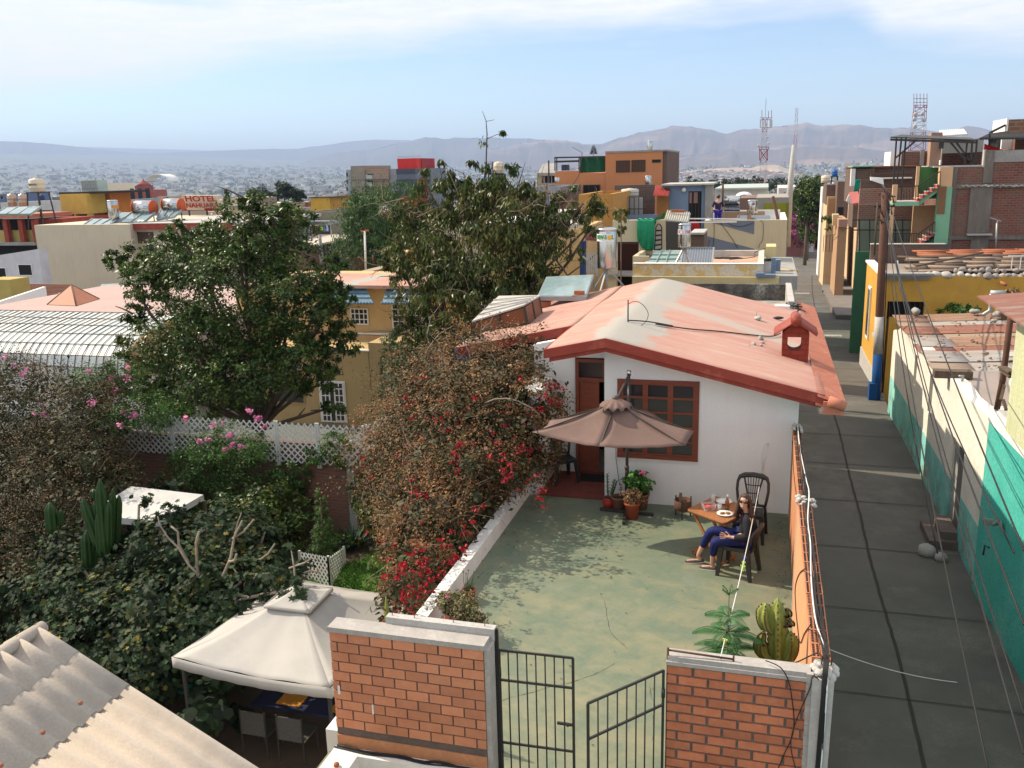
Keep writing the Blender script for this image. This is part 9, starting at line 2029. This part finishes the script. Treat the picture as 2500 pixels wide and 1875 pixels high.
m=MB().tube([at('B5',1850,735,Y=18.3),at('B5',2010,740,Y=18.3)],.06,10); m.tube([at('B5',1860,740,Y=18.3),at('B5',1850,870,Y=18.3),at('B5',1840,925,Y=18.3),at('B5',1770,968,Y=18.2)],.035,8); m.build('drain_pipe',m_galv,r)
m=MB()
for p,q in (((1975,1530),(2090,1590)),((1985,1560),(2090,1640))): m.bar(at('B5',*p,Y=18.2),at('B5',*q,Y=17.6),.14,.04)
for p,q in (((1500,300),(1470,420)),((1490,420),(1515,500))): m.bar(at('C7',*p,Y=18),at('C7',*q,Y=17.8),.05)
m.build('plank',m_bark,r)
leafcloud('dry_creeper',m_dry,r,[B('B5',2060,760,18.6,.35,.22),B('B5',2090,830,18.6,.2,.25)],500,.07,shell=.2,seed=140)
r=T('yellow_house','deep yellow house with stone cornice and dark window, old tiles heaped on its roof','house',(7,40,-3.5))
YF=36.6; X0=4.47
m=MB(); zt=1.20; wz0,wz1=-.45,.36
m.box(X0,4.62,YF,43.2,-4.2,zt-.02); m.build('wall',m_yell,r)
FBX('front_wall',m_yell,r,'B5',708,555,760,1700,YF-.01,.3,zb=-4); FBX('front_wall',m_yell,r,'B5',1162,555,2900,1300,YF-.01,.3,zb=-4); FBX('front_wall',m_yell,r,'B5',760,555,1162,824,YF-.01,.3); FBX('front_low',m_yell,r,'B5',755,1000,1165,1100,YF-.01,.3,zb=-4)
FBX('window_dark',m_dark,r,'B5',735,815,1170,1010,YF+.2,.1)
m=MB()
for k in range(8): m.bar(at('B5',760+55*k,825,Y=YF+.1),at('B5',760+55*k,1000,Y=YF+.1),.02)
m.build('window_bars',m_iron,r)
FBX('cornice',M('carved_grey_stone',(.34,.32,.30),(.26,.25,.24),sc_=6,bump=.5),r,'B5',690,545,1215,565,YF-.22,.5); FBX('cornice',MT['carved_grey_stone'],r,'B5',700,566,1190,588,YF-.12,.4); FBX('cornice',MT['carved_grey_stone'],r,'B5',690,522,1240,544,YF-.3,.6)
m=MB().box(X0-.06,X0+.3,YF,43.3,zt-.02,zt+.07); m.build('white_edge',m_whitep,r)
m=MB().box(X0-.07,X0-.002,40.6,41.4,-1.9,.35); m.build('window',m_whitep,r); m=MB().box(X0-.09,X0-.071,40.7,41.3,-1.75,.25); m.build('window_pane',m_glass,r)
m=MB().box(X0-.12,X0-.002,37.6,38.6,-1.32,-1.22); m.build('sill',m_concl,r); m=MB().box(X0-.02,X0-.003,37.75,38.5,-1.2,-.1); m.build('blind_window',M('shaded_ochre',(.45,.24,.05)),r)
m=MB().box(X0-.05,X0-.002,YF-.05,43.2,-4.2,-2.7); m.build('plinth',m_concl,r)
m=MB().box(4.63,13,YF+.3,43.2,-4,1.12); m.build('roof',M('earth_roof',(.33,.28,.24),(.26,.22,.19),sc_=1.2,bump=.5),r)
R_=random.Random(5)
for i in range(11):
 y=39.2+.32*i; m=MB(); x=6.0+R_.uniform(-.6,.4);
 for s in range(R_.randint(3,6)):
  L_=R_.uniform(.8,1.6); corr(m,(x,y,1.22+.05*i+.02*s),(0,.4,.03),(L_,R_.uniform(-.12,.12),R_.uniform(-.04,.04)),1,.05,.015,8); x+=L_*.92
 m.build('old_tile_row',(m_terra if i in (8,9,10) else m_bark if i%2 else m_rs[2]),r)
m_st=M('river_stone',(.28,.26,.25),(.38,.34,.31),sc_=5,bump=.4); m_st2=M('pale_stone',(.52,.48,.42),(.44,.40,.36),sc_=5,bump=.4)
x=5.95; k=0
while x<11.5:
 s=R_.uniform(.10,.16) if k>2 else .17; m=MB().rock((x,YF+.1+R_.uniform(-.05,.05),1.27+s*.6),s,(1.1,.9,.85),.3); m.build('eave_stone',m_st2 if k<3 or R_.random()<.2 else m_st,tag_=('rounded stone in the row laid along the yellow wall top' if k>2 else 'large pale squared stone at the left of the row on the yellow wall','stone','stones along the yellow wall' if k>2 else 'large pale stones on the yellow wall'))
 if k>2 and R_.random()<.6: m=MB().rock((x+.08,YF+.28,1.40+s),s*.9,(1,1,.8),.3); m.build('eave_stone',m_st,tag_=('rounded stone in the row laid along the yellow wall top','stone','stones along the yellow wall'))
 x+=s*1.85; k+=1
m=MB().bar((5.8,38.5,1.5),(8.5,40.0,1.9),.07); m.build('loose_pole',m_bark,tag_=('long loose pole lying across the old tiles of the yellow house','pole'))
m=MB(); q=Vc((9.4,38.6,1.9));
for dx in (-.15,.15): m.bar(q+Vc((dx,0,-.5)),q+Vc((dx,0,.0)),.03)
m.bar(q+Vc((-.3,0,0)),q+Vc((.3,0,0)),.04); m.build('bracket',m_pvc,tag_=('small white bracket frame on the yellow house roof','bracket'))
leafcloud('roof_weeds',m_l6,None,[B('B5',1450,910,35.9,.6,.16),B('B5',1600,900,35.9,.5,.15),B('B5',1380,925,35.9,.3,.12)],1200,.12,shell=.2,seed=150)[0]; tag(bpy.data.objects['roof_weeds'],'bright green weeds growing at the foot of the yellow wall','weeds')
m=MB(); q=at('B5',1960,615,Y=YF-.1); m.tube([q,q+Vc((.12,-.3,-.06))],.06,8); m.build('spout',m_terra,tag_=('clay rain spout sticking out of the yellow wall','spout'))
m_mint=M('mint_green_paint',(.22,.46,.30),(.19,.40,.27),sc_=1.2,streak=.1); m_dg=M('leaf_green_paint',(.08,.22,.07),(.07,.19,.06),sc_=1.2); m_pc2=M('peach_paint',(.66,.42,.24),(.60,.38,.22),sc_=1.2,streak=.1); m_redst=M('red_step_paint',(.45,.07,.05),sc_=3)
r=T('stair_house','mint and peach painted house with two outdoor stair flights and black railings','house',(6.2,45,-4))
YS=44.5
FBX('green_wall',m_dg,r,'A6',1086,695,1312,1040,YS+1.3,.2); FBX('green_wall_edge',m_pc2,r,'A6',1062,690,1090,1040,YS+1.0,.3)
FBX('peach_pier',m_pc2,r,'A6',1308,700,1450,912,YS,.4); FBX('mint_pier',m_mint,r,'A6',1290,913,1440,1530,YS,.4); FBX('recess',plain('brown_recess',(.22,.12,.06)),r,'A6',1292,908,1378,1205,YS-.03,.05)
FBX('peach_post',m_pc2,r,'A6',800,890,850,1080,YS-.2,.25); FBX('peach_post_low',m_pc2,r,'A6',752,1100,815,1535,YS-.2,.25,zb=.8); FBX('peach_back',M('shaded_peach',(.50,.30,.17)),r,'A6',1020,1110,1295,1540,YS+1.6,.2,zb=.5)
FBX('landing',m_mint,r,'A6',800,1078,1080,1118,YS-.2,1.6); FBX('landing_top',m_concl,r,'A6',800,1070,1080,1078,YS-.2,1.6)
QUAD('stair_underside',m_mint,r,[at('A6',1075,1118,Y=YS+.1),at('A6',1290,960,Y=YS+.1),at('A6',1290,915,Y=YS+.1),at('A6',1075,1060,Y=YS+.1)],1.0)
for k in range(5):
 x=1058+55*k; y=1070-37*k; FBX('step',m_redst,r,'A6',x,y-28,x+34,y,YS-.02,1.1); FBX('tread',m_concl,r,'A6',x,y-36,x+60,y-29,YS-.04,1.2)
for k in range(3):
 x=1110+48*k; y=1530-40*k; FBX('step',m_redst,r,'A6',x,y-32,x+32,y,YS-.02,1.1); FBX('tread',m_concl,r,'A6',x,y-42,x+52,y-33,YS-.04,1.2)
QUAD('lower_stair',M('deep_green_paint',(.03,.13,.07)),r,[at('A6',1155,1528,Y=YS+.1),at('A6',1245,1528,Y=YS+.1),at('A6',1245,1450,Y=YS+.1)],.8)
m=MB()
def rail(pts,drop,n,Y_):
 P=[at('A6',x,y,Y=Y_) for x,y in pts]
 for p,q in zip(P,P[1:]): m.bar(p,q,.045)
 for (x0,y0),(x1,y1) in zip(pts,pts[1:]):
  kk=max(2,int(abs(x1-x0)/n))
  for i in range(kk+1): x,y=x0+(x1-x0)*i/kk,y0+(y1-y0)*i/kk; m.bar(at('A6',x,y,Y=Y_),at('A6',x,y+drop,Y=Y_),.022)
rail([(850,905),(1070,903),(1308,745)],150,28,YS-.1); rail([(780,1415),(1075,1418),(1250,1290)],112,26,YS-.1)
m.build('railing',m_iron,r)
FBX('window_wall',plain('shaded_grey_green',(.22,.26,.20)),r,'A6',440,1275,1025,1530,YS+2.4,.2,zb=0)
m=MB()
for x in (435,545,665,820,900,1010): m.bar(at('A6',x,1270,Y=YS+1.9),at('A6',x,1620,Y=YS+1.9),.06)
for y in (1270,1378): m.bar(at('A6',360,y,Y=YS+1.9),at('A6',1020,y,Y=YS+1.9),.06)
m.build('window_frame',m_iron,r)
FBX('brick_back',m_brickw,r,'A6',430,1100,1030,1268,YS+2.5,.3); FBX('brick_back2',Brick('orange_brick_back',(.36,.13,.07),(.30,.11,.065),(.30,.26,.22),.26,.1,.02,patch=(.27,.22,.18),pl=.4),r,'A6',440,930,1062,1099,YS+4,.3,zb=1); FBX('terrace_brick',m_brickd,r,'A6',450,830,1060,930,YS+8,.3,zb=2); FBX('white_line',m_whitep,r,'A6',560,812,1005,826,YS+7.8,.4)
FBX('low_brick_wall',m_brickd,r,'A6',560,1535,1372,1700,YS-1.2,.3,zb=-4); FBX('low_coping',m_concl,r,'A6',560,1528,1372,1537,YS-1.25,.4)
FBX('green_base',M('base_green',(.05,.17,.09)),r,'A6',395,1612,760,1680,YS+1.8,.3,zb=-4)
FBX('rear_mass',m_brickd,r,'A6',380,700,1085,830,YS+11,6,zb=3.2); FBX('rear_cap',pl('rust_cap',(.24,.10,.06)),r,'A6',370,688,1090,702,YS+10.9,6); FBX('brown_lintel',m_rb,r,'A6',560,765,1005,810,YS+9,.3)
r2=T('steel_canopy','thin dark steel canopy on tall black posts over the stair house roof','canopy',tuple(at('A6',900,690,Y=46))); m=MB()
P=[at('A6',770,372,Y=45.5),at('A6',1700,402,Y=45.5),at('A6',1640,380,Y=50),at('A6',890,346,Y=50)]
m.hexa([p+Vc((0,0,-.05)) for p in P],P); m.build('sheet',m_iron,r2); m=MB()
m.bar(P[0]+Vc((0,0,-.12)),P[1]+Vc((0,0,-.12)),.1); m.bar(P[3]+Vc((0,0,-.12)),P[2]+Vc((0,0,-.12)),.1)
for (x0,y0,x1,y1) in ((835,385,785,1120),(890,375,840,880),(938,372,880,1060),(1600,405,1570,690),(1655,405,1633,690),(1705,400,1680,690),(1062,398,825,600),(1395,402,1570,615),(1460,402,1635,640)): m.bar(at('A6',x0,y0,Y=45.7),at('A6',x1,y1,Y=45.7),.07)
m.build('posts',m_iron,r2)
r=T('brick_building','large unfinished red brick building with grey concrete columns filling the right edge','building',(11,47,-4))
m_bigb=Brick('red_raw_brick',(.22,.07,.045),(.145,.055,.04),(.17,.125,.105),.28,.11,.018,patch=(.19,.145,.12),pl=.7); m_rawc=M('raw_concrete',(.20,.175,.15),(.14,.125,.11),sc_=1.5,bump=.5,bsc=12,stretch=(3,3,.5),c3=(.27,.24,.21),sc3=1.2)
YB=44.9
FBX('wall',m_bigb,r,'A6',1450,700,1800,1700,YB,8,zb=-4); FBX('wall',m_bigb,r,'A6',1800,512,3200,1700,YB+.01,8,zb=-4)
for x0,x1,y0,y1 in ((1378,1500,705,1660),(1800,1900,515,870),(1640,1880,915,1410),(1640,1830,1480,1660)): FBX('column',m_rawc,r,'A6',x0,y0,x1,y1,YB-.06-.01*(x0%3),.1)
for y0,y1,x0 in ((870,915,1450),(1438,1480,1385)): FBX('beam',m_rawc,r,'A6',x0,y0,3200,y1,YB-.09,.12)
FBX('sill',m_concl,r,'A6',1600,1420,1872,1438,YB-.35,.4); FBX('top_render',m_conc,r,'A6',1900,512,2400,640,YB-.02,.1); FBX('white_edge',m_concl,r,'A6',1785,510,1812,700,YB-.05,.3)
m=MB()
for i in range(40): q=at('A6',1540+18*i,902+6*sin(i*1.7),Y=YB-.12); m.rock(q,.05,(1.6,.6,.6),.5)
m.build('mortar_drips',m_concl,r)
FBX('parapet_brick',m_bigb,r,'A6',1340,545,1795,698,YB+3.5,.3,zb=3); FBX('roof_slab',m_concl,r,'A6',1240,682,1800,698,YB,3.5)
m=MB().tube([at('A6',1900,1650,Y=44),at('A6',1922,1280,Y=44)],.04,6)
for k in range(5): m.bar(at('A6',1850+25*k,1245+9*k,Y=44),at('A6',1870+25*k,1235+9*k,Y=44.6),.03)
m.bar(at('A6',1850,1248,Y=44),at('A6',1965,1285,Y=44),.035); m.build('tv_aerial',m_galv,tag_=('old television aerial on a thin rod before the brick building','aerial'))
r=T('brick_roof_room','rough brick room with a grey concrete column and a pale shed, on the roofs behind the canopy','house',tuple(at('A6',1200,690,Y=58)))
FBX('brick',m_brickw,r,'A6',895,528,1215,690,58,5,zb=3); FBX('column',m_conc,r,'A6',1095,520,1140,690,57.9,.3); FBX('tall_brick',pl('brown_pier',(.40,.25,.18)),r,'A6',1215,325,1335,690,57,1,zb=3); FBX('cream_wall',m_whitep,r,'A6',775,530,892,690,57.5,3,zb=3)
FBX('shed_wall',pl('grey_beige_shed',(.38,.36,.32)),r,'A6',1336,395,1780,545,60,4,zb=3); FBX('shed_window',m_glass,r,'A6',1300,410,1350,500,56.8,.1); p0=at('A6',1330,362,Y=59.5); m=MB(); corr(m,p0,at('A6',1610,345,Y=59.5)-p0,at('A6',1295,308,Y=61)-p0,13,.07,.02); m.build('white_sheet_roof',m_whitep,r)
FBX('bags',m_whitep,r,'A6',1310,622,1402,675,56.5,1)
r=T('brick_stair_tower','brown brick stair tower and dark tin canopy at the top right corner','house',tuple(at('A6',2100,500,Y=52)))
FBX('brick_room',Brick('brown_block',(.24,.12,.07),(.18,.09,.055),(.24,.19,.15),.5,.22,.03),r,'A6',2045,175,2600,318,52,3,zb=5.5); FBX('white_edge',m_whitep,r,'A6',2030,172,2050,310,51.9,3); FBX('room_low',m_bigb,r,'A6',2120,395,2600,520,50,3,zb=4)
P=[at('A6',1720,395,Y=47),at('A6',2600,385,Y=47),at('A6',2600,318,Y=50),at('A6',1840,335,Y=50)]; m=MB(); corr(m,P[0],P[1]-P[0],P[3]-P[0],30,.04,.02); m.build('tin_canopy',m_iron,r)
FBX('grey_door',m_glass,r,'A6',1840,395,1970,510,51,.2); FBX('white_door',m_whitep,r,'A6',1975,395,2118,505,50.5,.2); m=MB().bar(at('A6',1840,340,Y=47.5),at('A6',1838,505,Y=47.5),.08); m.bar(at('A6',1840,330,Y=52),at('A6',2010,245,Y=52),.25,.1); m.build('post',m_iron,r)
m=MB(); p=at('A6',1785,445,Y=47); m.grid(lambda u,v:p+Vc((.9*u,.1*sin(8*u),-.5*v*(1-.6*u)-.35*u)),8,5,.02); m.build('red_cloth',plain('crimson_cloth',(.5,.01,.01),streak=0),tag_=('bright red cloth hanging on a line beneath the tin canopy','cloth'))
r=T('mint_street_facade','narrow mint and white street facade with tall windows and a pink gable roof','house',(5,52,-4))
m=MB().hexa([(4.85,48.3,-4.5),(5.4,48.3,-4.5),(6.3,60,-4.5),(5.75,60,-4.5)],[(4.72,48.3,3.3),(5.4,48.3,3.3),(6.3,60,3.3),(5.5,60,3.3)]); m.build('wall',M('whitish_mint',(.50,.58,.47),(.44,.52,.42),sc_=1.2,streak=.1),r)
m=MB().hexa([(4.83,48.3,-4.5),(4.9,48.25,-4.5),(5.8,60,-4.5),(5.72,60,-4.5)],[(4.78,48.3,.1),(4.85,48.25,.1),(5.75,60,-.3),(5.68,60,-.3)]); m.build('green_base',m_mint,r)
for k in range(4):
 y=49.3+2.3*k; x=4.79+(y-48.3)*.073; m=MB().hexa([(x-.05,y,.6),(x,y,.6),(x+.07,y+1,.6),(x+.02,y+1,.6)],[(x-.06,y,2.3),(x,y,2.3),(x+.07,y+1,2.3),(x+.01,y+1,2.3)]); m.build('window',m_glass,r)
P=[at('E4',1335,645,Y=51),at('E4',1470,620,Y=51),at('E4',1425,445,Y=52.5),at('E4',1280,460,Y=52.5)]; m=MB().hexa([p+Vc((0,0,-.1)) for p in P],P); m.build('pink_roof',pl('rose_roof',(.46,.14,.13)),r)
P=[at('E4',1235,600,Y=53),at('E4',1290,470,Y=53),at('E4',1320,640,Y=53)]; QUAD('gable',m_whitep,r,P,.2)
p0=at('E4',1350,435,Y=50.5); m=MB(); corr(m,p0,at('E4',1435,440,Y=50.5)-p0,at('E4',1385,250,Y=50.6)-p0,7,.03,.02); m.build('teal_sheet',plain('emerald_sheet',(.01,.36,.25),rough=.5,streak=0),tag_=('upright emerald green corrugated sheet on the roof behind the pink gable','metal sheet'))
FBX('upper_brick',m_brickd,r,'E4',1385,80,1700,400,54,3,zb=2); FBX('white_corner',m_whitep,r,'E4',1320,80,1388,360,53.9,.5); FBX('green_gutter',m_mint,r,'E4',1340,30,1700,50,53.8,3)
r=T('peach_building','tall peach and cream building with balconies and drainpipes on the street bend','building',(8,75,-5))
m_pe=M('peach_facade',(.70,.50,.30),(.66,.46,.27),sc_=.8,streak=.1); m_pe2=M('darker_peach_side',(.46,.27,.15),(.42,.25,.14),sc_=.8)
m=MB().hexa([(7.15,74,-6.5),(10,74,-6.5),(11,96,-6.5),(7.75,96,-6.5)],[(7.0,74,1.5),(10,74,1.5),(11,96,1.5),(7.55,96,1.5)]); m.build('street_wall',m_pe,r)
FBX('side_wall',m_pe2,r,'E4',1110,895,1255,1440,73.5,5,zb=-6); FBX('front_block',m_pe,r,'E4',930,530,1250,900,84,6,zb=-6); FBX('front_orange',pl('peach_orange_wall',(.56,.31,.15)),r,'E4',945,560,1210,835,83.8,.1); FBX('rough_brick',m_brickd,r,'E4',920,340,1250,560,84.5,5,zb=2)
FBX('cream_edge',m_whitep,r,'E4',850,380,935,960,96,3,zb=-6); FBX('balcony',m_pe,r,'E4',1020,820,1120,1000,75,1.2); FBX('balcony_pink',pl('pinkish_balcony',(.48,.27,.21)),r,'E4',1118,900,1258,1025,73.2,.8); FBX('dark_room',m_dark,r,'E4',1100,700,1195,880,79,.1)
for x in (870,915,968,1018,1068): FBX('drainpipe',m_rb,r,'E4',x,1150,x+9,1430,78,.1)
leafcloud('balcony_plant',m_l1,r,[B('E4',965,880,76,.55,.4),B('E4',985,990,76,.25,.7)],260,.25,shell=.2,seed=160)
vtank('cream conical water tank above the peach building','E4',898,185,305,150,86,m_poly)
vtank('bright blue water tank on a small stand above the peach building','E4',1048,95,195,98,88,plain('bright_blue_tank',(.02,.12,.42),rough=.4,streak=0),legs=1.6)
HS('cluttered brick rooftop room with white sheets between the blue tank and the brick house','E4',1100,285,1290,350,82,4,m_brickd,[],par=0)
vtank('small white cylinder tank with a red stand right of the blue tank','E4',1298,75,150,65,75,m_whitep)
r=T('utility_pole','rusty street pole painted white and blue at the foot, with a lamp arm','pole',(4.25,35.2,-3.2))
pb=Vc((4.27,35.2,-3.3)); pt=at('A6',715,970,Y=35.2); dz=pt-pb
m=MB().tube([pb,pb+dz*.02,pb+dz*.5,pt],[.16,.155,.145,.13],14); m.build('shaft',m_rust,r)
z=lambda t,s=.006:[(pb+dz*q) for q in t]
m=MB().tube(z((.0,.24)),[.172,.166],14); m.build('blue_paint',pl('street_blue',(.01,.08,.26)),r); m=MB().tube(z((.2401,.42)),[.165,.162],14); m.build('white_paint',M('chipped_white_paint',(.55,.54,.52),(.40,.36,.32),sc_=4),r)
m=MB().box(4.0,4.3,35.0,35.4,-3.2,-2.55); m.build('blue_foot',MT['street_blue'],r)
m=MB().tube([pt+Vc((0,0,-.1)),at('A6',700,920,Y=35),at('A6',672,880,Y=34.7)],.03,8); m.build('lamp_arm',m_galv,r)
q=at('A6',620,840,Y=34.6); m=MB().hexa([q+Vc((-.2,-.1,.0)),q+Vc((.24,-.1,-.16)),q+Vc((.24,.15,-.16)),q+Vc((-.2,.15,.0))],[q+Vc((-.22,-.06,.12)),q+Vc((.2,-.06,.08)),q+Vc((.2,.12,.08)),q+Vc((-.22,.12,.12))]); m.build('lamp_head',m_whitep,r)
m=MB();
for k in range(30): q=pt+Vc((RU(-.25,.25),RU(-.15,.15),-RU(.1,1.1))); m.tube([q,q+Vc((RU(-.2,.2),0,RU(-.3,.1)))],.02,4)
m.bar(pt+Vc((-.35,0,-.5)),pt+Vc((.35,0,-.5)),.07); m.build('cable_clutter',m_cable,r)
for t in (.05,.25): m=MB().tube([pt+Vc((.13,-.1,-t)),pb+dz*.5+Vc((.17,-.1,0)),pb+dz*.1+Vc((.18,-.1,0))],.018,5); m.build('riser_cable',m_cable,r)
m=MB().tube([at('A6',597,1650,Y=33.6),at('A6',632,1075,Y=33.6)],.035,6); m.build('thin_pipe',m_rb,tag_=('thin brown pipe standing beside the utility pole','pipe'))
m=MB(); q=at('B5',845,380,Y=34.6); m.tube([q,at('B5',878,715,Y=34.3)],.03,6); m.build('hanging_tube',m_concl,tag_=('pale tube hanging from the cables right of the utility pole','tube'))
def wire(label,A,B_,sag,rad=.011,mat=None,grp='cables over the street'):
 A=Vector(A);B_=Vector(B_); m=MB().tube([A.lerp(B_,i/20)+Vc((0,0,-sag*4*(i/20)*(1-i/20))) for i in range(21)],rad,5); m.build('overhead_cable',mat or m_cable,tag_=(label,'cable',grp))
LB='thin overhead cable running from the utility pole over the street towards the camera'
for (x0,y0,x1,y1,Yn,sg) in ((700,390,2500,1600,0,0),):pass
for i,(d_,e,sg) in enumerate((((0,.0,-.3),at('C8',1731,1560,Y=7),.5),((.05,0,-.5),at('C8',1475,1659,Y=7.2),.6),((.1,0,-.6),at('C8',1731,1280,Y=8.5),.55),((.1,0,-.2),at('C7',1659,1640,Y=9),.2),((.05,0,-.8),at('C7',1580,1659,Y=10),.7),((.0,0,-.7),at('C8',1731,650,Y=8),.4))):
 wire(LB,pt+Vector(d_),e,sg)
wire('wavy dark cable sagging low along the turquoise wall base',(4.4,34.6,1.6),at('C7',960,1659,Y=16.5),.4,.016,grp=None)
wire('thin pale cable crossing low over the street from the boundary wall',(.68,7.6,1.4),at('C8',1260,1055,Y=9),.05,.004,m_concl,grp=None)
for i,(a,b_) in enumerate((((1580,690),(1850,760)),((1580,830),(1850,830)),((900,1180),(1340,1000)),((1290,960),(1000,1260)))):
 wire('thin cable strung between facades far down the street',at('E4',*a,Y=80),at('E4',*b_,Y=60) if i<2 else at('E4',*b_,Y=70),.1,.02,grp='cables far down the street')
for _o in bpy.data.objects:
 for k in ('_w','_cl'):
  if k in _o: del _o[k]
